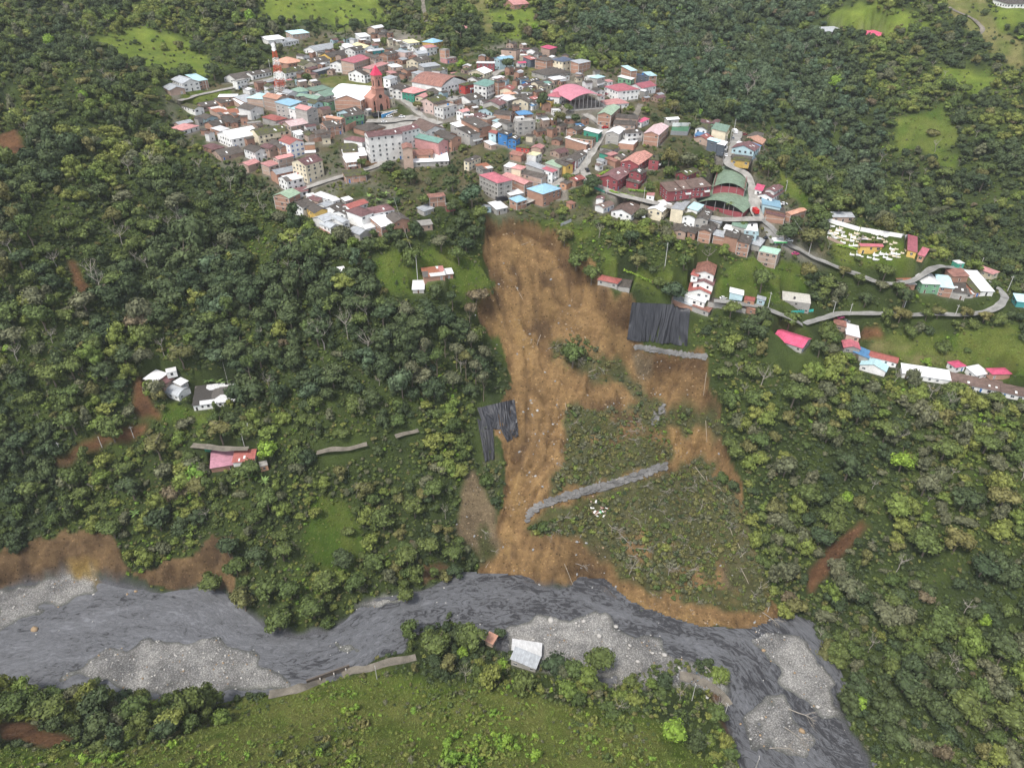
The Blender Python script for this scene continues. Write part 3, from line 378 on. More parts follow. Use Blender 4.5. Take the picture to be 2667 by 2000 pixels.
# ---------------------------------------------------------------- houses: eave corners (left, near, right) read off the photograph, storeys, roof form, roof and wall paint
HT = """
@440 180 7.373
105,205 265,290 545,243 2 g z w
400,175 548,240 700,205 2 s q b
0,340 15,420 260,370 1.2 g z B
1040,200 1070,210 1250,165 1 s u w
1180,150 1290,215 1595,130 1.1 g t w
1500,95 1600,127 1925,57 1.1 g t w
1215,235 1300,245 1490,205 2 f c w
940,515 950,540 1265,545 1.3 s w B
235,710 490,778 665,750 1.5 g m w
580,680 640,730 990,668 1.2 g t B
870,620 1000,662 1265,620 1.2 s t b
1300,590 1480,650 1690,600 1 s z b
1270,630 1385,692 1560,662 1 s w B
1535,555 1800,585 1960,512 2 h q B
1330,750 1560,800 1805,752 2.3 g t w
1320,775 1335,800 1520,815 1 s t b
560,930 715,975 940,940 1.2 g t q
720,1050 850,1105 1060,1050 1.2 g t b
900,800 1000,890 1170,830 1 s x B
1180,830 1250,900 1400,870 1 s x b
770,860 850,910 980,895 1 s x c
940,980 1100,1032 1400,1005 1 s t b
1440,1035 1510,1055 1760,1045 1 f c B
1870,920 2050,1002 2212,945 1.3 h r c
100,1130 270,1187 490,1092 1 h p w
105,1050 200,1078 440,1022 1 g z B
880,1160 985,1202 1100,1147 1 s w b
975,1240 1200,1355 1700,1245 2.1 g w w
1640,1190 1712,1282 2345,1160 2 g m y
705,1475 850,1555 1030,1500 1 h P b
850,1600 1000,1690 1400,1600 1 g t B
1430,1540 1650,1612 1905,1560 2 g t w
1800,1490 1920,1542 2075,1492 2 g P B
@700 180 7.373
205,45 310,92 600,22 2 g m w
-70,535 160,592 345,542 3 g o B
170,680 400,715 580,635 2.9 s b c
415,770 560,792 640,742 2.4 s q w
555,745 725,806 890,760 3.8 g p c
615,515 920,590 990,540 1.5 g v c
450,400 560,452 780,420 1.2 h v q
790,400 870,440 1120,372 1.2 s v B
880,490 1080,542 1330,442 1.2 g v w
300,440 390,482 530,450 1.3 g z w
490,560 600,602 760,590 2 f t c
765,640 870,682 1020,652 2 g m q
1265,605 1760,617 1880,575 3 j w b
1000,620 1140,652 1290,602 2 f t g
1360,830 1600,890 1760,822 2 j t q
1400,890 1470,932 1790,872 2.2 g t g
1110,935 1380,977 1450,950 2.8 g o b
1000,1050 1110,1125 1390,1082 2 g t b
840,1210 900,1257 1145,1202 1.5 g t B
680,1230 760,1292 900,1262 1.5 g m B
500,1230 565,1275 685,1240 1.2 s w w
260,1050 420,1112 740,1047 1.9 g i B
150,1050 250,1080 500,990 1.2 g P c
1340,1240 1400,1282 1535,1237 1 s z s
260,1370 400,1457 630,1392 3 g r w
75,1400 220,1530 360,1490 2 g t b
660,1430 685,1470 870,1465 2 f c o
1480,1350 1790,1412 1910,1352 1.4 h P w
1690,1120 1880,1202 2180,1112 1.2 h t b
1405,1500 1430,1602 1690,1590 1 s m B
@680 300 7.373
1590,720 1600,812 2000,772 1 s w B
1610,840 1640,917 1885,882 1.8 s w b
245,820 330,857 600,792 2.2 g p B
15,960 150,995 335,937 2 s p B
190,1080 300,1147 720,1052 2 g z b
360,1200 490,1282 870,1182 2.1 g x w
640,890 850,972 1130,872 3.7 g P y
1580,1115 1625,1190 1990,1142 1.4 s m b
500,1440 620,1502 900,1480 1 g P w
265,1550 530,1602 720,1502 3 g G b
880,1520 900,1562 985,1540 1 f w w
920,1600 1090,1662 1240,1602 1 g P B
1070,1560 1280,1622 1312,1590 1 s w w
1320,1640 1380,1662 1470,1642 1 s w w
1550,1620 1620,1652 1700,1632 1 s w c
@600 350 3.687
110,280 170,305 250,266 1.5 g p B
605,665 690,706 800,652 2 g t w
735,712 810,762 945,732 2 g t Y
855,675 925,706 1000,662 1.2 g z w
935,700 1020,742 1090,692 1.2 g t w
1020,740 1100,772 1135,722 1.2 g t w
1115,740 1260,792 1380,752 2.4 h P w
1080,690 1150,716 1310,662 1.2 g r w
1330,712 1380,762 1560,722 1.6 h P w
820,800 900,842 990,792 1.5 g z w
865,860 960,902 1040,872 1.5 g z w
960,800 1080,852 1150,842 1.5 g z w
850,920 900,962 1000,952 1 s u w
1360,830 1450,892 1575,857 2.3 s w b
1510,790 1577,852 1705,820 2.4 g t b
1140,930 1240,967 1340,932 1.3 g z c
1265,885 1300,912 1400,887 1 s w w
1905,590 1912,612 2050,592 2 s u b
2070,680 2078,692 2160,682 1.2 f c r
1830,710 1860,742 1920,702 1 s z c
1790,850 1800,882 1930,862 1.2 s c B
1840,1310 1860,1372 2050,1352 1 s x b
2050,1310 2060,1347 2112,1337 1 s w b
1730,1430 1750,1492 1850,1502 .8 s w c
985,1300 1010,1330 1100,1320 1 s w c
@960 200 7.373
645,1310 660,1392 830,1382 4.4 g u B
830,1450 840,1512 1215,1502 1.5 s u b
815,1540 830,1652 1500,1622 1 s w c
845,1150 1340,1282 1490,1222 3 g e p
-10,1090 0,1170 590,1087 5.6 g P w
560,1000 590,1077 850,962 4.2 g P w
940,900 1100,1062 1400,982 1.5 g n w
1320,1090 1480,1162 1650,1102 1.5 g t b
1370,1165 1590,1217 1780,1172 2.6 g t b
1780,1030 1940,1117 2110,1052 2.6 s t c
1610,940 1750,992 1970,932 2 s w c
1850,880 2110,992 2300,932 3 s t b
1440,730 1500,767 1640,742 1.3 h t q
1640,720 1800,732 1860,702 2 s B q
1830,738 1838,752 2010,747 2.2 f w b
1720,660 1800,692 1900,652 2 g p w
1330,560 1430,612 1620,542 2.4 f c w
1045,455 1240,512 1440,432 2.6 g m i
1240,500 1310,542 1480,472 2.4 f t B
925,390 1045,412 1130,342 2.1 g p y
640,280 870,332 1050,262 2.1 h p e
500,250 640,282 700,202 2 g t w
410,210 500,242 560,172 1.6 g t w
960,90 1395,207 1760,82 2.3 a u w
1130,270 1260,342 1420,267 1.2 h t w
1780,150 1850,182 2100,122 2 h m R
1640,290 1880,312 1960,292 1.4 h p w
1960,330 2110,367 2180,332 1.2 g p w
1740,410 1950,467 2160,402 1.6 g t w
1480,430 1620,472 1740,402 2 f c b
1840,540 1900,562 2060,542 1.2 h t b
1290,390 1360,422 1440,392 2 f m w
@760 50 7.373
85,60 180,72 305,62 1.5 s w i
-40,270 10,302 275,262 1.4 s q B
870,190 880,212 1035,192 1.2 s y B
1265,320 1315,352 1480,332 1.6 s w w
1460,180 1590,192 1770,157 1.6 g w B
1570,420 1600,442 1720,432 1.1 s w B
620,700 750,747 1195,642 1.4 g t Y
350,570 470,622 765,542 1.1 g z w
1200,500 1400,567 1560,547 2 g y w
1060,590 1210,622 1390,582 2 g t w
1550,600 1570,622 1730,592 1.5 g z t
1700,540 1750,572 1880,562 1.6 h B c
1830,510 1890,542 2000,522 1.2 g t w
1980,500 2000,532 2120,512 1.2 g t i
2100,480 2120,502 2212,492 1.2 g t w
980,540 1080,592 1220,562 1 s w w
130,830 220,902 430,852 1.5 g m y
330,800 420,852 640,792 1.3 g t w
430,1010 470,1022 850,902 1 s z s
845,830 1000,882 1025,802 2 g t w
1010,820 1190,852 1450,742 3 s d B
1430,690 1600,762 1710,742 2.8 g t B
1700,680 1830,702 1990,652 2.4 g t b
1380,960 1500,972 1830,862 2.9 s p B
1240,1010 1390,1082 1490,1002 2 g t w
1840,880 1930,932 2110,912 2 f w B
1840,1030 1900,1052 1990,1032 1.2 s p B
1765,1150 1885,1162 2005,1117 3 s z w
@400 50 3.687
1070,190 1100,207 1240,187 1.2 s w w
1205,140 1225,157 1290,147 1.1 s q w
1205,215 1240,232 1340,202 1.1 s z w
1205,400 1290,432 1400,402 2 h o b
@960 50 7.373
540,270 610,292 740,272 1.5 g q w
750,310 762,332 860,312 2 g z w
440,360 480,382 620,352 1.1 s w y
370,400 400,422 480,402 1 s w B
720,440 780,472 925,442 1.6 s y w
1070,440 1250,467 1390,427 2.5 h b Y
1030,540 1110,567 1260,532 2 g p w
1370,590 1470,602 1545,587 3 f c b
1460,740 1500,772 1610,732 1.2 f c p
870,540 890,572 1040,547 1.5 g m w
530,610 700,652 800,622 2 f z i
880,650 950,682 1110,657 1.6 g z w
810,790 940,832 1090,762 2 g t y
640,980 740,1002 920,962 1.4 g t b
990,900 1060,932 1340,892 1.5 s z c
1050,950 1170,972 1230,942 1.2 s w q
1200,995 1360,1002 1540,962 2 h m w
860,1050 960,1072 1060,1032 1.2 s z c
840,1100 900,1132 990,1102 1.2 s w c
980,1110 1000,1132 1090,1122 2 f w w
1520,1100 1750,1172 1930,1102 1.6 h m B
1570,1060 1640,1082 1760,1072 1.2 s p w
560,1180 600,1202 745,1177 1.5 s r b
760,1140 800,1152 880,1132 2 f c b
1660,175 1760,197 1910,167 1.2 h p y
@1180 200 7.373
430,170 640,200 800,112 3.2 s e w
770,330 860,352 970,322 1.6 g t B
920,250 1120,267 1165,212 1.2 g r y
1150,290 1250,302 1300,262 1.2 g t w
1330,280 1500,302 1520,242 1.6 h m w
1560,280 1600,312 1690,252 1.2 g t b
1170,360 1200,392 1490,362 1.6 g t y
1175,465 1440,502 1485,452 2 j t y
960,330 1000,362 1180,322 1.4 g o y
950,400 1040,472 1090,392 2 s w c
650,500 890,562 1000,452 2.4 g P c
600,620 750,692 885,582 2 g m q
400,760 440,832 670,702 2 s P w
540,790 650,832 760,772 2 f c b
790,720 1100,742 1190,692 2 g t b
1130,690 1270,742 1540,742 1.6 h B b
1090,840 1240,882 1590,872 3 f c c
780,860 870,882 950,822 1.2 s q w
700,990 830,992 1010,902 1.8 g w y
950,850 1040,922 1120,882 2 g t c
690,1090 820,1102 880,1062 2 s r q
850,1110 1040,1122 1170,1082 2.4 s t u
1050,1210 1210,1222 1300,1172 2 g t u
1210,1360 1450,1382 1530,1342 1.4 h m R
1500,1380 1680,1392 1770,1342 1.4 g p B
1120,1480 1300,1532 1400,1482 1.3 g u b
1415,1495 1590,1522 1710,1477 2.3 f y w
640,1270 730,1322 800,1292 1 s w B
1720,430 1890,472 1950,392 1.5 f s Y
1820,370 2040,402 2110,332 2 h d w
1490,430 1560,442 1660,412 1.2 s r B
1490,510 1560,522 1660,482 1.2 g t w
1480,550 1520,567 1575,545 1 s B w
1910,640 1930,652 2060,642 1.2 f w w
1960,760 2000,772 2100,762 1.2 s z w
1880,260 1960,282 2180,242 1.2 g t w
@1220 90 7.373
950,850 1010,872 1110,832 1.2 g t q
1090,900 1140,932 1270,862 1.2 g t u
980,980 1060,1002 1150,962 1.2 g P w
1290,920 1330,962 1500,892 1.2 g t y
1390,990 1440,1012 1600,962 1.2 g t y
1480,930 1530,952 1570,932 1 s e w
880,880 930,902 965,852 1.2 g t b
1080,1030 1120,1052 1240,1002 1.2 g t b
500,160 530,182 620,152 1.2 s w w
650,300 910,322 975,292 2.4 f t B
880,260 970,282 1050,252 1.5 g p w
1020,290 1040,302 1160,282 1.2 g P w
1130,310 1280,322 1340,292 1.5 g t w
1180,260 1330,272 1345,242 1.2 s w w
1420,270 1560,292 1650,252 2 s k B
1560,380 1640,392 1830,372 1.2 s z w
1840,370 1880,392 1990,382 1.5 f c b
2010,420 2020,432 2212,440 1.2 s w b
490,470 600,492 860,462 2.6 g b q
850,540 870,562 950,542 1.6 f c r
940,545 965,562 1090,547 1.2 g k w
1100,460 1190,492 1270,467 2 s r s
930,420 970,442 1080,432 2 s w s
1320,480 1500,522 1630,492 2.4 h t b
1650,490 1810,532 1990,492 2.4 h s y
1390,700 1490,792 1820,702 1.2 h t c
1860,700 1940,722 2050,702 1.3 g t b
1590,850 1640,882 1810,842 1.2 s w B
1860,860 1950,902 2090,882 1.3 h e c
2090,860 2130,882 2280,862 1.6 g v c
60,720 300,762 360,702 2 g w y
0,850 170,882 270,842 1.4 g t w
365,740 390,762 430,732 2 s z w
500,830 560,852 640,812 1.2 h w w
510,880 610,892 700,852 1.2 g P B
510,920 570,942 690,922 2.8 f t b
150,540 160,557 475,567 2 s w r
@1440 160 7.373
345,30 500,52 720,12 2.5 s z b
720,310 850,337 975,302 2.6 h q c
925,270 990,302 1060,282 1.8 g p w
1020,380 1060,402 1120,382 1.2 s p w
1080,320 1180,372 1250,342 1.2 g w w
1240,350 1500,362 1620,337 2 s w g
1320,145 1500,192 1610,182 2.7 s q b
1600,260 1840,292 1862,270 2.8 f s s
1760,250 1850,292 1970,277 2.8 s q b
1500,370 1600,382 1730,372 1.6 f w b
965,500 1250,582 1660,552 2.3 h d w
1450,480 1710,527 1990,482 1.6 g d w
990,770 1040,842 1400,792 1.1 h p w
880,1020 1110,1042 1270,892 2.5 g G b
1225,1080 1620,1117 1680,1072 2 g t B
1650,1150 1700,1177 1770,1102 1.2 s k w
1190,1210 1570,1232 1590,1172 1.4 g t B
1040,1380 1260,1407 1370,1312 2.5 g w c
1380,1340 1420,1392 1690,1352 2 h t w
1290,1560 1550,1602 1600,1502 1.2 f w b
1770,1385 2030,1422 2180,1262 2.5 g i b
610,1360 870,1392 930,1342 2 s w e
370,1460 760,1512 860,1412 2 f m b
255,1540 640,1602 710,1572 1.5 s w b
320,1290 450,1342 560,1272 1.6 g t b
470,1240 500,1252 590,1242 1 s B w
920,1650 1130,1702 1290,1642 1 h m c
245,1085 262,1105 425,1092 1.2 g z b
@1740 290 7.373
-30,150 -10,172 190,152 1.3 g w c
640,240 800,247 812,192 1.2 s P w
820,240 900,262 945,182 2 g P g
545,330 740,362 800,292 2 g m w
850,380 1110,402 1190,292 3 s v y
525,480 700,502 770,432 1.2 s B u
540,500 760,562 800,502 1.2 g r B
770,570 950,602 985,562 2.2 s q s
960,640 1080,662 1100,592 2.2 s w s
1515,480 1700,502 1870,442 1.5 h t y
1480,600 1800,642 1850,552 1.4 g o o
1500,650 1690,702 1750,662 1.2 s B w
1265,700 1650,772 1690,682 2 g P q
1230,880 1590,922 1610,882 1.2 h t i
1230,940 1560,972 1590,922 1.4 h m Y
1330,620 1440,642 1450,612 1 s w w
@1440 330 7.373
290,610 440,662 600,482 2 g t w
200,640 300,692 430,642 1.6 g t y
190,750 270,772 320,722 1.6 s t Y
310,1000 440,1052 580,992 1.2 g r b
170,1100 260,1112 410,1062 1.2 g t o
1060,530 1100,562 1190,512 1.2 s p p
920,520 1050,552 1090,492 1.2 s t e
1180,580 1300,612 1420,582 1.2 g t y
1050,600 1200,682 1260,652 1.2 g u b
1320,690 1640,742 1900,562 1.8 g j r
1845,650 2030,662 2150,572 2 f m r
915,980 1240,1042 1480,882 2.2 g P r
1480,880 1690,922 1790,862 2.2 g t r
1430,1060 1640,1102 1690,1042 1.2 s t r
1805,1320 1940,1332 1948,1312 1.1 f p w
770,970 850,992 915,982 1.2 f r w
830,1400 960,1402 1020,1362 1 g P w
@1550 400 3.687
180,545 345,592 430,492 1.4 g n w
0,505 80,527 182,492 1.1 g n w
635,310 700,367 845,352 2 s n r
800,290 847,347 925,327 2 s n r
880,280 927,332 1005,322 2 s n r
960,270 1007,327 1085,302 2 s n r
780,195 880,217 990,172 1.2 g m r
520,535 640,562 725,482 2 g w y
735,530 845,547 910,467 2.7 f z y
850,600 960,622 1000,562 2 g m w
900,530 980,552 1020,497 2 s q w
965,630 1080,642 1130,562 2 g t c
760,750 870,762 920,692 1.5 g t B
890,760 960,772 1010,712 1.3 s t b
1005,740 1110,762 1165,682 2.4 g t b
1140,800 1250,812 1270,762 1.5 s z b
1245,810 1370,822 1410,742 2.8 s t b
1370,860 1480,872 1530,782 2.8 s t b
1320,700 1440,722 1470,622 1.5 s v c
1440,740 1560,747 1567,672 2 f w q
1500,880 1580,892 1640,832 1 s z c
1240,730 1310,742 1330,702 1 s w w
1100,650 1200,672 1220,642 1 s z c
1585,935 1750,972 1770,922 3 f a B
970,1150 1140,1172 1165,1082 1.2 g u w
955,1240 1130,1272 1142,1212 1.2 g P w
905,1330 1105,1352 1130,1272 1.2 g r w
870,1390 1050,1432 1100,1362 1.2 s w w
930,1165 985,1182 992,1132 1.2 s r w
755,1420 940,1472 960,1432 1 s z b
945,1480 1090,1522 1110,1482 1 s u c
35,1215 210,1252 250,1212 1.1 h r c
215,1270 330,1292 342,1222 1 f t c
1300,1350 1420,1362 1430,1322 1.1 s w q
1435,1410 1530,1422 1542,1402 1 f r o
1560,1400 1630,1412 1637,1387 1 s z q
1105,1420 1450,1492 1457,1452 1 f t c
1445,1490 1560,1512 1590,1477 1 s o b
1815,1420 2070,1442 2085,1362 2.2 f W c
1540,350 1600,362 1610,312 1.1 s k w
1570,400 1700,432 1800,362 1.1 g P w
1650,350 1720,372 1780,322 1.6 g P w
1615,510 1780,522 1772,462 1.5 s b q
1650,600 1820,612 1830,562 1.5 s P b
1640,560 1820,572 1815,532 1.2 s t b
1840,570 1880,592 2000,542 1.5 g o b
@1950 780 3.085
205,320 430,392 500,324 1.1 g k c
790,300 890,307 895,222 1.2 s w B
775,395 895,402 890,352 1.2 g d c
690,210 780,222 782,182 1 s u B
850,430 960,472 975,422 1 s B c
905,530 1100,582 1135,512 1.1 g q w
980,460 1190,512 1200,472 1 g r w
1205,530 1240,592 1605,657 1 s w w
1600,600 1607,657 1835,702 1 s n w
1830,640 1840,702 2030,742 1 s n w
2020,690 2034,744 2212,782 1 s n w
1590,510 1660,547 1750,542 1.1 h k w
1895,560 1960,602 2112,607 1.1 h k b
1750,560 1830,612 1920,592 1 s w w
@2067 500 3.687
330,210 380,242 580,252 1.2 s z B
640,500 646,522 840,522 1.6 g d Y
1100,570 1180,582 1182,442 1.2 s d Y
1205,600 1250,622 1257,547 1.1 s d o
1165,790 1240,882 1400,887 2 h w g
1390,830 1403,912 1520,912 2 s q b
1450,760 1530,812 1680,812 1.2 s u b
1490,860 1512,952 1650,972 1.5 s t c
1570,880 1650,975 1730,982 1 s x c
1620,850 1740,962 1790,952 1 s m b
1690,800 1800,952 1890,932 1 s w w
1000,850 1040,892 1160,882 1.2 s x b
1755,735 1910,792 1970,772 1.3 h p y
1560,660 1580,692 1615,672 1.1 f w e
2140,1000 2150,1052 2260,1052 1.2 s q t
@340 900 4.74
190,420 300,457 430,352 1 s w B
300,470 400,502 520,392 1 s P B
405,565 590,627 720,532 1.1 a z w
790,560 770,742 1325,690 1.2 s X w
955,1350 990,1512 1262,1502 1.1 s K b
1300,1330 1262,1442 1510,1417 1 s r w
1580,1450 1600,1502 1690,1482 1.1 f c o
425,330 440,342 560,322 1.1 f w w
550,460 620,492 650,467 1 s w c
@1250 1600 7.373
640,820 1165,792 1245,577 1.1 s w c
620,900 1065,1037 1150,830 1 s z c
105,510 240,562 300,472 1 s o B
@0 0 1
2145,78 2155,85 2185,80 1.1 s z w
2255,88 2265,97 2290,90 1.1 s k w
1330,8 1338,14 1362,9 1.2 g p b
2610,6 2625,12 2667,8 1.1 s t w
@1220 370 7.373
165,475 270,537 445,497 1.2 s x c
225,650 560,797 825,742 3.8 h d c
690,650 1075,822 1220,782 2.4 g p b
800,1010 806,1032 1040,972 1 s w c
1150,905 1430,1007 1750,902 2.7 h b b
800,1120 930,1167 1110,1112 1.6 s b b
420,1210 540,1302 720,1252 1.2 s w c
825,505 1000,537 1130,487 2.3 h p y
690,490 820,502 925,437 1.1 s w c
1030,605 1405,697 1530,642 2.1 g t B
1140,470 1440,547 1505,492 2.4 s z c
1450,540 1610,587 1740,512 2.4 s d w
1520,440 1740,502 1815,432 2.4 s G c
1710,380 1870,472 1950,422 2.4 g t Y
1830,340 1990,402 2060,362 2 g t r
1710,940 1800,1002 1880,962 1.4 s t b
1870,1180 1960,1202 2060,1182 1 s u o
@1180 200 7.373
270,1600 300,1642 430,1532 2 s t y
@760 50 7.373
905,1400 1525,1547 1650,1387 1.6 a w c
"""
RC_ = dict(t=(.085,.070,.058), m=(.075,.068,.042), w=(.68,.68,.68), z=(.33,.35,.37), r=(.36,.085,.065), p=(.50,.20,.185), k=(.62,.05,.15), b=(.21,.42,.56), B=(.06,.22,.44), q=(.38,.62,.66),
 g=(.10,.24,.14), G=(.28,.40,.26), y=(.70,.63,.30), o=(.52,.24,.14), c=(.33,.31,.28), u=(.27,.11,.075), x=(.42,.38,.35), P=(.17,.075,.075), v=(.16,.27,.19), e=(.12,.27,.22), i=(.50,.34,.34), s=(.06,.08,.13),
 d=(.42,.09,.12), n=(.16,.10,.078), j=(.48,.20,.15), a=(.35,.60,.45), W=(.58,.55,.48), X=(.10,.09,.085), K=(.50,.20,.27))
RC_ = {k: tuple(.78 * c + .22 * (.3 * v[0] + .59 * v[1] + .11 * v[2]) for c in v) for k, v in RC_.items()}
RNM = dict(t='grey brown', m='mossy dark', w='white', z='grey zinc', r='red', p='salmon pink', k='magenta', b='sky blue', B='bright blue', q='pale cyan', g='green', G='pale green', y='pale yellow', o='orange', c='bare concrete', u='rusty', x='patchwork metal',
 P='maroon brown', v='dull green', e='teal green', i='faded pink', s='dark slate', d='dark pink', n='brown tile', j='faded salmon', a='mint green', W='stained white', X='dark and white', K='rose pink')
WC_ = dict(w=(.72,.71,.68), b=(.38,.20,.13), B=(.42,.29,.22), c=(.36,.34,.31), y=(.66,.57,.40), Y=(.60,.38,.06), r=(.27,.055,.065), R=(.48,.05,.04), g=(.16,.36,.20), t=(.05,.36,.36), e=(.03,.30,.20), u=(.03,.20,.50), p=(.52,.24,.23), s=(.10,.12,.15), q=(.40,.56,.60), i=(.56,.40,.35), o=(.48,.24,.13))
WC_ = {k: tuple(.85 * c + .15 * (.3 * v[0] + .59 * v[1] + .11 * v[2]) for c in v) for k, v in WC_.items()}
WNM = dict(w='white', b='red brick', B='tan brick', c='grey concrete', y='cream', Y='yellow', r='maroon', R='bright red', g='green', t='turquoise', e='emerald green', u='bright blue', p='pink', s='dark grey', q='pale blue', i='dusty pink', o='orange')
def wmat(name, col, bump=.02, var=.25, brick=False, rough=.85):
    m, t, b = nmat(name); g = N(t, 'ShaderNodeNewGeometry'); rgb = N(t, 'ShaderNodeRGB'); rgb.outputs[0].default_value = (*col, 1); c = rgb.outputs[0]
    oi = N(t, 'ShaderNodeObjectInfo'); mr = N(t, 'ShaderNodeMapRange'); mr.inputs[3].default_value = .82; mr.inputs[4].default_value = 1.15; lk(t, oi.outputs['Random'], mr.inputs[0])
    mm = N(t, 'ShaderNodeMix', data_type='RGBA', blend_type='MULTIPLY'); mm.inputs[0].default_value = 1; lk(t, c, mm.inputs[6]); lk(t, mr.outputs[0], mm.inputs[7]); c = mm.outputs[2]
    c, n = mul_noise(t, c, g.outputs['Position'], .35, 1 - var, 1 + var * .6, 5, .7)
    c, n2_ = mul_noise(t, c, g.outputs['Position'], 2.4, 1 - var * .7, 1 + var * .5, 3, .7)
    lk(t, c, b.inputs['Base Color']); b.inputs['Roughness'].default_value = rough; b.inputs['Specular IOR Level'].default_value = .25
    bp = N(t, 'ShaderNodeBump', i_Strength=.4, i_Distance=bump); lk(t, n2_.outputs[0], bp.inputs['Height']); lk(t, bp.outputs[0], b.inputs['Normal'])
    return m
def rmat(name, col, var, kind):
    m, t, b = nmat(name); tc = N(t, 'ShaderNodeTexCoord'); g = N(t, 'ShaderNodeNewGeometry'); rgb = N(t, 'ShaderNodeRGB'); rgb.outputs[0].default_value = (*col, 1); c = rgb.outputs[0]
    oi = N(t, 'ShaderNodeObjectInfo'); mr = N(t, 'ShaderNodeMapRange'); mr.inputs[3].default_value = .78; mr.inputs[4].default_value = 1.2; lk(t, oi.outputs['Random'], mr.inputs[0])
    mm = N(t, 'ShaderNodeMix', data_type='RGBA', blend_type='MULTIPLY'); mm.inputs[0].default_value = 1; lk(t, c, mm.inputs[6]); lk(t, mr.outputs[0], mm.inputs[7]); c = mm.outputs[2]
    c, n = mul_noise(t, c, g.outputs['Position'], .5, 1 - var, 1 + var, 5, .75)
    mp = N(t, 'ShaderNodeMapping'); mp.inputs['Scale'].default_value = (.25, 2.6, .5); lk(t, tc.outputs['Object'], mp.inputs[0])
    c, n2_ = mul_noise(t, c, mp.outputs[0], 1.0, 1 - var, 1 + var * .7, 3, .6)
    if kind in 'xX':
        vo = N(t, 'ShaderNodeTexVoronoi', i_Scale=.14, distance='CHEBYCHEV'); lk(t, tc.outputs['Object'], vo.inputs['Vector']); sp = N(t, 'ShaderNodeSeparateColor'); lk(t, vo.outputs['Color'], sp.inputs[0])
        rr = N(t, 'ShaderNodeValToRGB'); rr.color_ramp.interpolation = 'CONSTANT'; e = rr.color_ramp.elements
        cs = [(0, (.60, .60, .58)), (.38, (.30, .12, .07)), (.52, (.62, .62, .62)), (.72, (.12, .11, .10)), (.86, (.45, .20, .18))] if kind == 'x' else [(0, (.62, .62, .62)), (.35, (.06, .055, .05)), (.8, (.12, .11, .1))]
        e[0].position = 0; e[0].color = (*cs[0][1], 1); e[1].position = cs[1][0]; e[1].color = (*cs[1][1], 1)
        for p_, c_ in cs[2:]: q = e.new(p_); q.color = (*c_, 1)
        lk(t, sp.outputs[0], rr.inputs[0]); mx = N(t, 'ShaderNodeMix', data_type='RGBA', blend_type='MULTIPLY'); mx.inputs[0].default_value = .0
        c, _n = mul_noise(t, rr.outputs[0], g.outputs['Position'], 1.2, .7, 1.15, 4, .7)
    if kind == 'm':
        nn = N(t, 'ShaderNodeTexNoise', i_Scale=.5, i_Detail=4); lk(t, g.outputs['Position'], nn.inputs['Vector']); r2 = N(t, 'ShaderNodeMapRange'); r2.inputs[1].default_value = .45; r2.inputs[2].default_value = .6; lk(t, nn.outputs[0], r2.inputs[0])
        mx = N(t, 'ShaderNodeMix', data_type='RGBA'); lk(t, r2.outputs[0], mx.inputs[0]); lk(t, c, mx.inputs[6]); mx.inputs[7].default_value = (.085, .095, .02, 1); c = mx.outputs[2]
    lk(t, c, b.inputs['Base Color']); b.inputs['Roughness'].default_value = .75 if kind in 'tmncPj' else .55; b.inputs['Specular IOR Level'].default_value = .3
    wv = N(t, 'ShaderNodeTexWave', i_Scale=1.6, i_Distortion=0); wv.bands_direction = 'Y'; lk(t, tc.outputs['Object'], wv.inputs['Vector']); bp = N(t, 'ShaderNodeBump', i_Strength=.5, i_Distance=.05); lk(t, wv.outputs[0], bp.inputs['Height']); lk(t, bp.outputs[0], b.inputs['Normal'])
    return m
for k_, c_ in RC_.items(): rmat('roof_' + RNM[k_].replace(' ', '_'), c_, .42 if k_ in 'tmnPuj' else (.16 if k_ in 'wWyqab' else .26), k_)
for k_, c_ in WC_.items(): wmat('wall_' + WNM[k_].replace(' ', '_'), c_, var=.2)
def RM(k): return MATS['roof_' + RNM[k].replace(' ', '_')]
def WM(k): return MATS['wall_' + WNM[k].replace(' ', '_')]
def flatmat(name, col, rough=.6, metal=0, spec=.4):
    m, t, b = nmat(name); g = N(t, 'ShaderNodeNewGeometry'); rgb = N(t, 'ShaderNodeRGB'); rgb.outputs[0].default_value = (*col, 1)
    c, n = mul_noise(t, rgb.outputs[0], g.outputs['Position'], 1.3, .85, 1.12, 3); lk(t, c, b.inputs['Base Color']); b.inputs['Roughness'].default_value = rough; b.inputs['Metallic'].default_value = metal; b.inputs['Specular IOR Level'].default_value = spec; return m
GLASS = flatmat('window_glass', (.035, .045, .06), .25); WHT = flatmat('white_paint', (.74, .74, .72)); DRK = flatmat('dark_opening', (.025, .023, .022), .9); CONC = flatmat('concrete', (.42, .40, .37), .9); WOOD = flatmat('dark_wood', (.10, .05, .03), .8)
STEEL = flatmat('steel', (.30, .31, .32), .5, .3); BLUEG = flatmat('blue_glass', (.03, .13, .38), .3); CLEAR = flatmat('skylight_sheet', (.74, .76, .74), .4); TANKM = flatmat('tank_plastic', (.03, .03, .035), .5); TANKB = flatmat('tank_blue', (.04, .20, .50), .5)
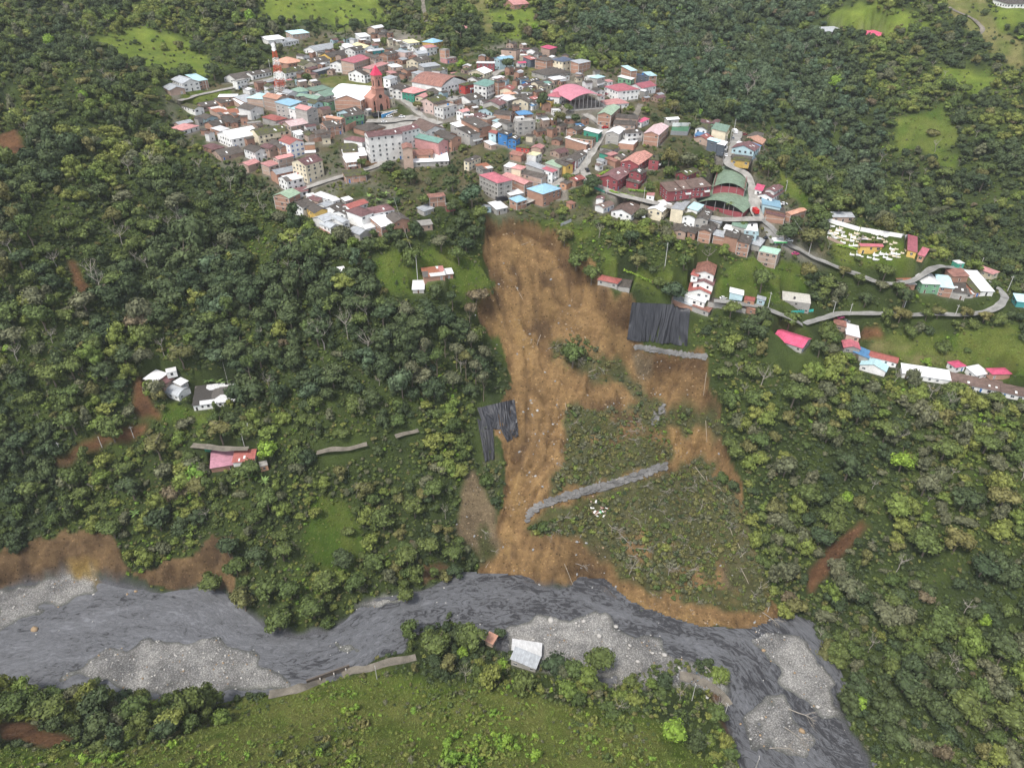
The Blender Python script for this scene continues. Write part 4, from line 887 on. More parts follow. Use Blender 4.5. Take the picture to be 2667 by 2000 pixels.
def B_mesh(name, boxes, mat, mats=None):
    """boxes: list of (8 corner points) or (min,max) -> one mesh"""
    v = []; f = []; mi = []
    for b in boxes:
        k = len(v); m = 0
        if len(b) == 3 and isinstance(b[2], int): m = b[2]
        (x0, y0, z0), (x1, y1, z1) = b[0], b[1]
        v += [(x0, y0, z0), (x1, y0, z0), (x1, y1, z0), (x0, y1, z0), (x0, y0, z1), (x1, y0, z1), (x1, y1, z1), (x0, y1, z1)]
        for q in ((0, 3, 2, 1), (4, 5, 6, 7), (0, 1, 5, 4), (1, 2, 6, 5), (2, 3, 7, 6), (3, 0, 4, 7)): f.append(tuple(k + i for i in q)); mi.append(m)
    me = bpy.data.meshes.new(name); me.from_pydata(v, [], f)
    for mm in (mats or [mat]): me.materials.append(mm)
    if mats: me.polygons.foreach_set('material_index', mi)
    return me
def V_mesh(name, v, f, mat, smooth=False):
    me = bpy.data.meshes.new(name); me.from_pydata(v, [], f); me.materials.append(mat)
    if smooth: me.polygons.foreach_set('use_smooth', [True] * len(f))
    me.update(); return me
def child(name, me, parent, loc=(0, 0, 0), rz=0, scale=None):
    o = bpy.data.objects.new(name, me); o.location = loc; o.rotation_euler = (0, 0, rz)
    if scale: o.scale = scale
    SC.collection.objects.link(o); o.parent = parent; return o
def empty(name, loc, rz=0):
    o = bpy.data.objects.new(name, None); o.empty_display_size = .5; o.location = loc; o.rotation_euler = (0, 0, rz); SC.collection.objects.link(o); return o
# shared unit pieces: a framed window 1 m wide, 1 m high, in the xz plane facing -y
WINS = [B_mesh('window', [((-.5, -.05, 0), (.5, 0, 1), 0), ((-.56, -.09, -.08), (.56, -.02, 0), 1), ((-.56, -.09, 1), (.56, -.02, 1.06), 1), ((-.03, -.08, 0), (.03, -.03, 1), 1)], None, [g_, fr]) for g_, fr in ((GLASS, WHT), (GLASS, CONC), (DRK, CONC), (BLUEG, WHT), (GLASS, WOOD))]
DOORS = [B_mesh('door', [((-.5, -.05, 0), (.5, 0, 1), 0), ((-.58, -.08, 0), (-.5, -.01, 1.04), 1), ((.5, -.08, 0), (.58, -.01, 1.04), 1)], None, [m_, WHT]) for m_ in (WOOD, DRK, STEEL, BLUEG)]
SKY1 = B_mesh('skylight', [((-.5, -.5, 0), (.5, .5, .03))], CLEAR)
HOUSES = []; FOOT = np.zeros((NY, NX)); PADZ = np.zeros((NY, NX))
def roof_pts(rt, a, b, ov, rise):
    """local frame: near corner at origin, +x along the near-right face (length a), +y to the back (length b); returns roof mesh verts/faces (top surface) at z=0 eave"""
    x0, x1, y0, y1 = -ov, a + ov, -ov, b + ov
    if rt == 's': return [(x0, y0, 0), (x1, y0, 0), (x1, y1, rise), (x0, y1, rise)], [(0, 1, 2, 3)]
    if rt == 'g': h = (y0 + y1) / 2; return [(x0, y0, 0), (x1, y0, 0), (x1, h, rise), (x0, h, rise), (x1, y1, 0), (x0, y1, 0)], [(0, 1, 2, 3), (3, 2, 4, 5)]
    if rt == 'a':
        v = []; f = []; n = 10
        for i in range(n + 1):
            t_ = i / n; y = y0 + (y1 - y0) * t_; z = rise * math.sin(math.pi * t_) ** .8; v += [(x0, y, z), (x1, y, z)]
            if i: f.append((2 * i - 2, 2 * i - 1, 2 * i + 1, 2 * i))
        return v, f
    if rt == 'h':
        m = min(x1 - x0, y1 - y0) / 2; h0 = (y0 + y1) / 2
        if x1 - x0 >= y1 - y0: r0 = (x0 + m, h0, rise); r1 = (x1 - m - .01, h0, rise)
        else: hx = (x0 + x1) / 2; r0 = (hx, y0 + m, rise); r1 = (hx, y1 - m, rise)
        v = [(x0, y0, 0), (x1, y0, 0), (x1, y1, 0), (x0, y1, 0), r0, r1]
        if x1 - x0 >= y1 - y0: return v, [(0, 1, 5, 4), (1, 2, 5), (2, 3, 4, 5), (3, 0, 4)]
        return v, [(0, 1, 4), (1, 2, 5, 4), (2, 3, 5), (3, 0, 4, 5)]
def slab(v, f, th):
    n = len(v); V = list(v) + [(x, y, z - th) for x, y, z in v]; Fc = list(f) + [tuple(n + i for i in reversed(q)) for q in f]
    ed = {}
    for q in f:
        for i in range(len(q)): e = (q[i], q[(i + 1) % len(q)]); ed[e] = ed.get(e, 0) + 1
    for (i, j) in ed:
        if (j, i) not in ed: Fc.append((j, i, n + i, n + j))
    return V, Fc
STO = 2.75
def house(L, Fp, Rp, st, rt, rc, wc, idx):
    rg = random.Random(idx * 7 + 3); h = st * STO
    x, y, z = hit(Fp[0], Fp[1], h); x, y, ze = float(x[0]), float(y[0]), float(z[0])
    lx, ly = at_z(L[0], L[1], ze); rx, ry = at_z(Rp[0], Rp[1], ze)
    A = np.array([rx - x, ry - y]); Bv = np.array([lx - x, ly - y])
    la, lb = np.hypot(*A), np.hypot(*Bv)
    ta = math.atan2(A[1], A[0]); tb = math.atan2(Bv[1], Bv[0]); d = (tb - ta) % (2 * math.pi)
    off = (d - math.pi / 2); off = max(-1.2, min(1.2, off)); wA = la / (la + lb); ta = ta + off * (1 - wA)
    la2 = max(2.6, min(60, 1.05 * la * max(.45, math.cos(off * (1 - wA))))); lb2 = max(2.6, min(34, 1.05 * lb * max(.45, math.cos(off * wA))))
    if lb < 3.2: lb2 = max(4.5, min(9, la2 * .55))
    if la < 3.2: la2 = max(4.5, min(9, lb2 * .55))
    zb = ze - h; ca, sa = math.cos(ta), math.sin(ta)
    cor = [(0, 0), (la2, 0), (la2, lb2), (0, lb2)]; W_ = [(x + p * ca - q * sa, y + p * sa + q * ca) for p, q in cor]
    gz = [float(samp(H, p, q)) for p, q in W_]; base = min(min(gz), zb) - .4
    ctr = (x + la2 / 2 * ca - lb2 / 2 * sa, y + la2 / 2 * sa + lb2 / 2 * ca)
    kind = 'house'
    if st >= 2.9: kind = 'apartment_building'
    elif la2 * lb2 > 330: kind = 'hall'
    elif st <= 1.25 and la2 * lb2 < 42: kind = 'shed'
    root = empty(kind, (x, y, zb), ta)
    sw = rt in 'ga' and lb2 > la2 * (1.2 if rt == 'g' else 1.0)
    if rt == 'j': rt = 'g'
    hh = h; bz = base - zb
    if rt == 'f': rise = 0
    elif rt == 's': rise = min(.14 * lb2, 2.2)
    elif rt == 'a': rise = min(.24 * min(la2, lb2), 5)
    elif rt == 'g': rise = min(.19 * (la2 if sw else lb2), 3.2)
    else: rise = min(.2 * min(la2, lb2), 3)
    # walls: closed box, with gable or shed tops
    v = [(0, 0, bz), (la2, 0, bz), (la2, lb2, bz), (0, lb2, bz), (0, 0, hh), (la2, 0, hh), (la2, lb2, hh), (0, lb2, hh)]; f = [(0, 1, 5, 4), (1, 2, 6, 5), (2, 3, 7, 6), (3, 0, 4, 7)]
    if sw: v += [(la2 / 2, 0, hh + rise * .93), (la2 / 2, lb2, hh + rise * .93)]; f = [(0, 1, 5, 8, 4), (1, 2, 6, 5), (2, 3, 7, 9, 6), (3, 0, 4, 7), (4, 8, 9, 7), (8, 5, 6, 9)]
    elif rt == 'g' or rt == 'a': v += [(0, lb2 / 2, hh + rise * .93), (la2, lb2 / 2, hh + rise * .93)]; f = [(0, 1, 5, 4), (1, 2, 6, 9, 5), (2, 3, 7, 6), (3, 0, 4, 8, 7), (4, 5, 9, 8), (7, 8, 9, 6)]
    elif rt == 's': v[6] = (la2, lb2, hh + rise * .9); v[7] = (0, lb2, hh + rise * .9); f.append((4, 5, 6, 7))
    else: f.append((4, 5, 6, 7))
    child('wall', V_mesh('wall', v, f, WM(wc)), root)
    if rt == 'f':
        pr = .45; bx = [((-.12, -.12, hh + .02), (la2 + .12, lb2 + .12, hh + .16))]
        if rc not in 'wyazW': bx += [((-.12, -.12, hh + .16), (la2 + .12, .06, hh + pr)), ((-.12, lb2 - .06, hh + .16), (la2 + .12, lb2 + .12, hh + pr)), ((-.12, .06, hh + .16), (.06, lb2 - .06, hh + pr)), ((la2 - .06, .06, hh + .16), (la2 + .12, lb2 - .06, hh + pr))]
        ro = child('roof', B_mesh('roof', bx, RM(rc)), root)
    else:
        rv, rf = roof_pts(rt, *((lb2, la2) if sw else (la2, lb2)), .45, rise)
        if sw: rv = [(q, p, r) for p, q, r in rv]; rf = [tuple(reversed(q)) for q in rf]
        rv = [(p, q, r + .22) for p, q, r in rv]; V_, F_ = slab(rv, rf, .13); me_ = V_mesh('roof', V_, F_, RM(rc))
        ro = child('roof', me_, root, (0, 0, hh - (.0 if rt != 's' else .02)))
        if rc in 'tmPnr' and rg.random() < .75 and lb2 > 3.5 and not sw:
            for _ in range(rg.choice((1, 1, 2, 3))):
                px_ = rg.uniform(.15, .85) * la2; py_ = rg.uniform(.15, .38) * lb2
                if rt in 'ga': sl_ = rise / (lb2 / 2 + .45); zz = (py_ + .45) * sl_ + .25; tilt = math.atan(sl_)
                elif rt == 's': sl_ = rise / (lb2 + .9); zz = (py_ + .45) * sl_ + .25; tilt = math.atan(sl_)
                else:
                    if not (lb2 / 2 < px_ < la2 - lb2 / 2): continue
                    sl_ = rise / (lb2 / 2 + .45); zz = (py_ + .45) * sl_ + .25; tilt = math.atan(sl_)
                sk = child('skylight', SKY1, ro, (px_, py_, zz)); sk.rotation_euler = (tilt, 0, 0); sk.scale = (rg.uniform(.7, 1.1), rg.uniform(1.2, 2.2), 1)
    if wc in 'bBc' and st >= 1.4 and rg.random() < .7:
        fb = []; t_ = .06
        for cx_, cy_ in ((0, 0), (la2, 0), (0, lb2)): fb.append(((cx_ - .16, cy_ - .16, bz), (cx_ + .16, cy_ + .16, hh - .02)))
        nb = max(1, int(la2 / 3.6))
        for i in range(1, nb): fb.append(((la2 * i / nb - .13, -t_, bz), (la2 * i / nb + .13, .1, hh - .03)))
        k_ = 1
        while k_ * STO < hh + .3:
            zz = min(k_ * STO, hh - .1); fb.append(((.17, -t_ - .01, zz - .3), (la2 - .17, .1, zz - .06))); fb.append(((-t_ - .01, .17, zz - .3), (.1, lb2 - .17, zz - .06))); k_ += 1
        child('concrete_frame', B_mesh('concrete_frame', fb, CONC), root)
    # openings on the two faces towards the valley
    wm = WINS[3] if wc == 'w' and rc == 'r' and st == 3 else (WINS[rg.choice((0, 0, 1, 4))] if wc in 'wyqipYgue' else WINS[rg.choice((1, 2, 2, 0))])
    dens = .9 if wc in 'wyYrqgeiu' else .55
    ns = max(1, int(st + .35)); door_done = False
    for face in (0, 1):
        ln = la2 if face == 0 else lb2
        if face == 1 and rg.random() < .25: continue
        k = max(1, int(ln / rg.uniform(2.7, 3.6)))
        for s_ in range(ns):
            zf = s_ * STO if s_ else max(0, 0)
            top = min(hh, zf + STO)
            if s_ == ns - 1: zf = hh - STO * min(1, st)
            for i in range(k):
                if rg.random() > dens: continue
                c_ = (i + .5) * ln / k; ww = rg.choice((1.0, 1.2, 1.5)); wh = rg.choice((1.0, 1.15, 1.25))
                isdoor = (s_ == 0 and face == 0 and not door_done and rg.random() < .6)
                if isdoor: door_done = True; me_, ww, wh, z0 = DOORS[rg.randrange(4)], .95, 2.05, .02
                else: me_, z0 = wm, zf + .95
                if face == 0: child('door' if isdoor else 'window', me_, root, (c_, -.005, z0), 0, (ww, 1, wh))
                else: child('door' if isdoor else 'window', me_, root, (-.005, c_, z0), -math.pi / 2, (ww, 1, wh))
    if ns >= 2 and rg.random() < .3 and la2 > 5:
        w_ = rg.uniform(.35, .8) * la2; x0 = rg.uniform(0.1, la2 - w_ - .1); zz = STO * rg.randrange(1, ns)
        child('balcony', B_mesh('balcony', [((x0, -1.05, zz - .15), (x0 + w_, -.03, zz)), ((x0, -1.05, zz), (x0 + w_, -.98, zz + .9)), ((x0, -.98, zz), (x0 + .06, -.03, zz + .9)), ((x0 + w_ - .06, -.98, zz), (x0 + w_, -.03, zz + .9))], WM(wc) if rg.random() < .5 else WHT), root)
    if rt == 'f' and st >= 1.9 and rg.random() < .55:
        tk = V_mesh('water_tank', *cyl(.6, .55, 1.1, 12), TANKM if rg.random() < .7 else TANKB); child('water_tank', tk, root, (la2 * rg.uniform(.2, .8), lb2 * rg.uniform(.4, .8), hh + .16))
    a = np.array(W_); x0, y0 = np.floor(a.min(0)).astype(int) - 2; x1, y1 = np.ceil(a.max(0)).astype(int) + 2
    s = (slice(max(0, y0 - GY0), y1 - GY0), slice(max(0, x0 - GX0), x1 - GX0)); ip_ = inpoly(XX[s], YY[s], W_); PADZ[s] = np.where(ip_ & (FOOT[s] < .5), zb, PADZ[s]); FOOT[s] = np.maximum(FOOT[s], ip_)
    HOUSES.append(dict(o=root, rc=rc, wc=wc, st=st, rt=rt, la=la2, lb=lb2, x=ctr[0], y=ctr[1], z=zb, kind=kind, px=(Fp[0] + L[0] / 2 + Rp[0] / 2) / 2, py=Fp[1], W=W_))
def cyl(r0, r1, h, n=12):
    v = []; f = []
    for i in range(n): a = 2 * math.pi * i / n; v += [(r0 * math.cos(a), r0 * math.sin(a), 0), (r1 * math.cos(a), r1 * math.sin(a), h)]
    for i in range(n): j = (i + 1) % n; f.append((2 * i, 2 * j, 2 * j + 1, 2 * i + 1))
    f.append(tuple(2 * i + 1 for i in range(n))); f.append(tuple(2 * (n - 1 - i) for i in range(n))); return v, f
_i = 0; ox = oy = 0.; sc_ = 1.
for ln_ in HT.strip().split('\n'):
    if ln_[0] == '@': ox, oy, sc_ = map(float, ln_[1:].split()); continue
    p_ = ln_.split(); q_ = [tuple(float(a_) for a_ in s_.split(',')) for s_ in p_[:3]]; q_ = [(ox + a_ / sc_, oy + b_ / sc_) for a_, b_ in q_]
    house(*q_, float(p_[3]), p_[4], p_[5], p_[6], _i); _i += 1

# the small roofs packed between the others: too many and too hidden to tell apart
def filler():
    core = np.maximum(mask([(480,290),(640,255),(770,195),(830,125),(1010,88),(1060,150),(1180,205),(1300,150),(1500,175),(1520,235),(1430,285),(1400,370),(1250,345),(1180,330),(1100,330),(1000,420),(900,330),(800,420),(720,440),(600,400)], 0, soft=0), mask([(790,540),(900,560),(1000,590),(940,620),(820,590)], 0, soft=0) * 0)
    core = np.maximum(core, mask([(1440,380),(1560,340),(1640,340),(1560,470),(1450,520),(1390,560),(1270,560),(1380,470)], 0, soft=0) * .4)
    core = np.maximum(core, mask([(1340,125),(1500,160),(1520,200),(1720,245),(1720,275),(1600,330),(1560,330),(1400,370),(1330,300),(1280,235)], 0, soft=0)); core = np.maximum(core, mask([(1740,480),(2000,600),(1990,640),(1780,580)], 0, soft=0) * .8)
    plz = mask([(970,285),(1135,280),(1165,350),(1000,350)], 0, soft=0); blk = np.clip(blur(M_RD, 1, 1) * 3 + np.maximum(M_DRY, M_GRS) * 2 + plz, 0, 1); HX = np.array([(h['x'], h['y'], h['o'].rotation_euler[2], h['z']) for h in HOUSES]); rg = random.Random(99)
    V = []; F_ = []; MI = []; mats = []; mi = {}
    def m_(m):
        if m.name not in mi: mi[m.name] = len(mats); mats.append(m)
        return mi[m.name]
    xs, ys = np.nonzero(core.T > .1)[0] + GX0, np.nonzero(core.T > .1)[1] + GY0; pts = list(zip(xs, ys)); rg.shuffle(pts); cnt = 0
    for x, y in pts[:22000]:
        if rg.random() > core[y - GY0, x - GX0] + .45: continue
        d = np.hypot(HX[:, 0] - x, HX[:, 1] - y); k = int(d.argmin())
        if d[k] > 22: continue
        a = HX[k, 2] + rg.choice((0, 0, math.pi / 2)) + rg.gauss(0, .08); q9 = 1 if rg.random() < .5 else .72; la = rg.uniform(5, 9.5) * q9; lb = rg.uniform(4.5, 8) * q9; ca, sa = math.cos(a), math.sin(a); T_ = lambda p, q: (x + p * ca - q * sa, y + p * sa + q * ca)
        sm = [T_(la * i / 4, lb * j / 4) for i in range(-1, 6) for j in range(-1, 6) if 0 <= i <= 4 or 0 <= j <= 4]; sm = np.array(sm)
        if (samp(FOOT, sm[:, 0], sm[:, 1]) > .02).sum() > 1 or samp(blk, sm[:, 0], sm[:, 1]).max() > .25: continue
        z0 = ground_min = float(samp(H, sm[:, 0], sm[:, 1]).mean()); h = STO * rg.choice((1, 1.1, 1.3, 1.8)); rc = rg.choice('tttttttmwwwzzPPxun'); wc = rg.choice('wwwbbbbBBcyq'); rise = .17 * lb; n0 = len(V)
        P8 = [T_(p, q) for p, q in ((0, 0), (la, 0), (la, lb), (0, lb))]
        V += [(p, q, z0 - 2.5) for p, q in P8] + [(p, q, z0 + h) for p, q in P8] + [(*T_(0, lb / 2), z0 + h + rise), (*T_(la, lb / 2), z0 + h + rise)]
        for f in ((0, 1, 5, 4), (1, 2, 6, 9, 5), (2, 3, 7, 6), (3, 0, 4, 8, 7)): F_.append(tuple(n0 + i for i in f)); MI.append(m_(WM(wc)))
        n0 = len(V); e = .4; V += [(*T_(-e, -e), z0 + h + .12 - .05), (*T_(la + e, -e), z0 + h + .07), (*T_(la + e, lb / 2), z0 + h + rise + .16), (*T_(-e, lb / 2), z0 + h + rise + .16), (*T_(la + e, lb + e), z0 + h + .07), (*T_(-e, lb + e), z0 + h + .07)]
        for f in ((0, 1, 2, 3), (3, 2, 4, 5)): F_.append(tuple(n0 + i for i in f)); MI.append(m_(RM(rc)))
        for face, ln in ((0, la), (1, lb)):
            for q in range(int(ln / 3)):
                c = (q + .5) * ln / int(ln / 3); n0 = len(V)
                for dx, dz in ((-.5, 1), (.5, 1), (.5, 2.1), (-.5, 2.1)): V.append((*(T_(c + dx, -.04) if face == 0 else T_(-.04, c - dx)), z0 + dz))
                F_.append((n0, n0 + 1, n0 + 2, n0 + 3)); MI.append(m_(GLASS if rg.random() < .7 else WOOD))
        s = (slice(max(0, y - 14 - GY0), y + 14 - GY0), slice(max(0, x - 14 - GX0), x + 14 - GX0)); ip = inpoly(XX[s], YY[s], P8); PADZ[s] = np.where(ip & (FOOT[s] < .5), z0, PADZ[s]); FOOT[s] = np.maximum(FOOT[s], ip); cnt += 1
    me = bpy.data.meshes.new('small_houses'); me.from_pydata(V, [], F_)
    for m in mats: me.materials.append(m)
    me.polygons.foreach_set('material_index', MI); link(bpy.data.objects.new('small_houses', me), kind='stuff', label='small low roofed houses packed between the larger ones in the old town'); print('filler', cnt)
HALLG = {}
def hall_geo(key, Lp, Fp_, Rp_, h):
    x, y, z = [float(q[0]) for q in hit(Fp_[0], Fp_[1], h)]; lx, ly = at_z(Lp[0], Lp[1], z); rx, ry = at_z(Rp_[0], Rp_[1], z); w = math.hypot(lx - x, ly - y); D_ = max(16, min(44, math.hypot(rx - x, ry - y) * 1.1)); ta = math.atan2(ly - y, lx - x) + math.pi
    fl = [(-1, -1), (w + 1, -1), (w + 1, D_ + 1), (-1, D_ + 1)]; W_ = [(lx + p * math.cos(ta) - q * math.sin(ta), ly + p * math.sin(ta) + q * math.cos(ta)) for p, q in fl]; a = np.array(W_); x0, y0 = np.floor(a.min(0)).astype(int) - 2; x1, y1 = np.ceil(a.max(0)).astype(int) + 2
    s = (slice(y0 - GY0, y1 - GY0), slice(x0 - GX0, x1 - GX0)); print('hall', key, round(lx), round(ly), round(z), round(w), round(D_)); ip = inpoly(XX[s], YY[s], W_); PADZ[s] = np.where(ip, z - h, PADZ[s]); FOOT[s] = np.maximum(FOOT[s], ip); HALLG[key] = (lx, ly, z, w, D_, ta)
hall_geo('pink', (1486.8,261.7), (1573,255), (1562,233), 7.0); hall_geo('rear', (1858,487), (1940,495), (1930,452), 4.2); hall_geo('front', (1815,529), (1935,552), (1958,508), 3.6)
filler()
# ---------------------------------------------------------------- ground sheet (built once the house footprints are known)
fw = blur(FOOT, 1, 2); H = lerp(H, blur(PADZ * FOOT, 1, 2) / np.maximum(fw, 1e-6), np.clip(fw * 5, 0, 1))
nearh = np.clip(blur(FOOT, 2, 2) * 3.0, 0, 1); gr_t = (M_TN * (1 - nearh))
yard = mixc(C(.06, .085, .025), C(.15, .125, .07), np.clip(.45 + n4 + n1 * .5, 0, 1))
COL = lerp(COL, yard, np.clip(gr_t * (1 - M_RD) * (1 - np.maximum(M_DRY, M_GRS)) * (0.35 + 0.65 * np.clip(.5 + n2 * 1.4, 0, 1)) * 1.3, 0, 1)[..., None])
COL = lerp(COL, C(.27, .25, .22)[None, None], (np.clip(np.clip(blur(FOOT, 1, 1) * 2, 0, 1) - M_TN, 0, 1) * .45 * np.clip(.6 + n4, 0, 1))[..., None])
# terrain sheet: fan of rings, finest near the valley, reaching beyond everything the camera can see
az = np.radians(np.arange(-74, 74.01, 0.125)); rr_ = [52.0]
while rr_[-1] < 640: rr_.append(rr_[-1] + (.6 if 215 < rr_[-1] < 420 else 1.0))
while rr_[-1] < 1450: rr_.append(rr_[-1] * 1.006)
rr_ = np.array(rr_); RR, AA = np.meshgrid(rr_, az, indexing='ij'); TX = RR * np.sin(AA); TY = RR * np.cos(AA)
okx = np.clip(TX, GX0, GX1); oky = np.clip(TY, GY0 + 1, GY1)
TZ = samp(H, okx, oky); _g = samp(np.clip(M_SL - M_SV, 0, 1) + M_CLIFF + M_SOIL, okx, oky); TZ = TZ + np.clip(_g, 0, 1) * ((1 - np.abs(noise2(TX / 2.2, TY / 1.2, 301)) * 2) * .30 + noise2(TX / .9, TY / .5, 302) * .12)
me = mesh_np("ground", np.stack([TX, TY, TZ], -1).reshape(-1, 3), grid_quads(*TX.shape)[:, ::-1], mat_ground())
for nm, A in (("cover", COL), ("kinds", K)):
    at = me.color_attributes.new(nm, 'FLOAT_COLOR', 'POINT'); c4 = np.ones((TX.size, 4), np.float32)
    for ch in range(3): c4[:, ch] = samp(A[..., ch], okx, oky).ravel()
    at.data.foreach_set('color', c4.ravel())
ground = link(bpy.data.objects.new("ground", me), kind='structure')
# ---------------------------------------------------------------- vegetation
def leafmat(name, ca, cb):
    m, t, b = nmat(name); oi = N(t, 'ShaderNodeObjectInfo'); g = N(t, 'ShaderNodeNewGeometry'); mx = N(t, 'ShaderNodeMix', data_type='RGBA'); lk(t, oi.outputs['Random'], mx.inputs[0]); mx.inputs[6].default_value = (*ca, 1); mx.inputs[7].default_value = (*cb, 1)
    r = N(t, 'ShaderNodeMapRange'); r.inputs[3].default_value = .55; r.inputs[4].default_value = 1.55; lk(t, g.outputs['Random Per Island'], r.inputs[0])
    m2 = N(t, 'ShaderNodeMix', data_type='RGBA', blend_type='MULTIPLY'); m2.inputs[0].default_value = 1; lk(t, mx.outputs[2], m2.inputs[6]); lk(t, r.outputs[0], m2.inputs[7])
    lk(t, m2.outputs[2], b.inputs['Base Color']); b.inputs['Roughness'].default_value = .7; b.inputs['Specular IOR Level'].default_value = .18
    return m
LM = dict(dark=leafmat('leaves_dark_green', (0.042, 0.063, 0.029), (0.068, 0.089, 0.035)), mid=leafmat('leaves_mid_green', (0.068, 0.099, 0.030), (0.105, 0.129, 0.037)), light=leafmat('leaves_light_green', (0.111, 0.158, 0.035), (0.164, 0.175, 0.044)), grey=leafmat('leaves_grey_green', (0.087, 0.096, 0.051), (0.123, 0.124, 0.070)), olive=leafmat('leaves_olive', (0.105, 0.108, 0.040), (0.146, 0.135, 0.049)), lime=leafmat('leaves_lime_green', (0.129, 0.222, 0.035), (0.175, 0.257, 0.035)), blue=leafmat('leaves_blue_green', (0.054, 0.087, 0.047), (0.082, 0.112, 0.058)), brown=leafmat('leaves_brown', (0.117, 0.094, 0.056), (0.146, 0.117, 0.070)))
BARK = flatmat('bark', (.15, .12, .09), .9); PALE = flatmat('pale_bark', (.30, .27, .23), .9)
ICO = {}
def ico(sub):
    if sub not in ICO:
        bm = bmesh.new(); bmesh.ops.create_icosphere(bm, subdivisions=sub, radius=1); ICO[sub] = (np.array([v.co[:] for v in bm.verts]), np.array([[v.index for v in f.verts] for f in bm.faces])); bm.free()
    return ICO[sub]
def crown_geo(seed, R_=4.2, Hc=4.5, lobes=8, leaves=66, q=.5, flat=.75, core=True, cone=False):
    r = np.random.default_rng(seed); co = []; fa = []; n0 = 0; IV, IF = ico(1)
    for k in range(lobes):
        a = r.uniform(0, 2 * np.pi); d = R_ * .62 * np.sqrt(r.uniform(0, 1)); z = Hc * (r.uniform(.25, .8) - .35 * (d / R_) ** 2); lr = R_ * r.uniform(.33, .5)
        if k == 0: d = 0; z = Hc * .62; lr = R_ * .5
        if cone: z = Hc * (k + .5) / lobes; d = R_ * .12 * r.uniform(0, 1); lr = R_ * (1.05 - k / lobes) * .8
        c = np.array([d * np.cos(a), d * np.sin(a), z])
        if core:
            V = IV * (lr * .84) * np.array([1, 1, flat]) * r.uniform(.85, 1.1, (len(IV), 1)) + c; co.append(V); fa.append(np.c_[IF, IF[:, 2]] + n0); n0 += len(V)
        D = r.normal(size=(leaves, 3)); D[:, 2] = D[:, 2] * .8 + .35; D /= np.linalg.norm(D, axis=1, keepdims=True); Pp = c + D * lr * np.array([1, 1, flat]) * r.uniform(.86, 1.12, (leaves, 1))
        nr = D + r.normal(size=D.shape) * .45; nr /= np.linalg.norm(nr, axis=1, keepdims=True); T = np.cross(nr, r.normal(size=D.shape)); T /= np.linalg.norm(T, axis=1, keepdims=True); Bt = np.cross(nr, T); s = (q * r.uniform(.55, 1.25, (leaves, 1)))
        Q = np.stack([Pp - T * s, Pp - Bt * s * .6, Pp + T * s, Pp + Bt * s * .6], 1).reshape(-1, 3); co.append(Q); ii = np.arange(leaves)[:, None] * 4 + np.arange(4) + n0; fa.append(ii); n0 += len(Q)
    return np.concatenate(co), np.concatenate(fa)
def geo_mesh(name, co, fa, mat):
    me = bpy.data.meshes.new(name); tri = fa[:, 2] == fa[:, 3]; cnt = np.where(tri, 3, 4); me.vertices.add(len(co)); me.vertices.foreach_set('co', co.astype(np.float32).ravel())
    idx = np.concatenate([f[:3] if t_ else f for f, t_ in zip(fa, tri)]); me.loops.add(len(idx)); me.loops.foreach_set('vertex_index', idx.astype(np.int32)); me.polygons.add(len(fa)); me.polygons.foreach_set('loop_start', np.r_[0, np.cumsum(cnt)[:-1]].astype(np.int32)); me.update(calc_edges=True); me.materials.append(mat); return me
def tube_path(bm, pts, r0, r1, n=6):
    rings = []
    for i, p in enumerate(pts):
        t_ = i / (len(pts) - 1); d = (pts[min(i + 1, len(pts) - 1)] - pts[max(i - 1, 0)]).normalized(); u = d.orthogonal().normalized(); w = d.cross(u); rr = r0 + (r1 - r0) * t_
        rings.append([bm.verts.new(p + (u * math.cos(6.2832 * k / n) + w * math.sin(6.2832 * k / n)) * rr) for k in range(n)])
    for a, b in zip(rings, rings[1:]):
        for k in range(n): bm.faces.new((a[k], a[(k + 1) % n], b[(k + 1) % n], b[k]))
    bm.faces.new(rings[-1]); bm.faces.new(list(reversed(rings[0])))
def trunk_mesh(name, seed, h, r=.28, limbs=4, spread=2.4, mat=None, twigs=0):
    rg = random.Random(seed); bm = bmesh.new(); pts = [Vector((0, 0, -1.0))] + [Vector((rg.uniform(-.2, .2) * i, rg.uniform(-.2, .2) * i, h * i / 3)) for i in (1, 2, 3)]
    tube_path(bm, pts, r, r * .5)
    for k in range(limbs):
        a = 6.28 * k / limbs + rg.uniform(-.4, .4); b0 = pts[2].lerp(pts[3], rg.uniform(0, 1)); l = spread * rg.uniform(.7, 1.2); e = b0 + Vector((math.cos(a) * l, math.sin(a) * l, l * rg.uniform(.6, 1.1))); m = b0.lerp(e, .5) + Vector((0, 0, -.2 * l * .3)); tube_path(bm, [b0, m, e], r * .42, r * .14, 5)
        for q in range(twigs):
            s = m.lerp(e, rg.uniform(0, 1)); f = s + Vector((rg.uniform(-1, 1), rg.uniform(-1, 1), rg.uniform(.3, 1.2))) * l * .45; tube_path(bm, [s, s.lerp(f, .5) + Vector((0, 0, .1)), f], r * .18, r * .05, 3)
    me = bpy.data.meshes.new(name); bm.to_mesh(me); bm.free(); me.materials.append(mat or BARK); return me
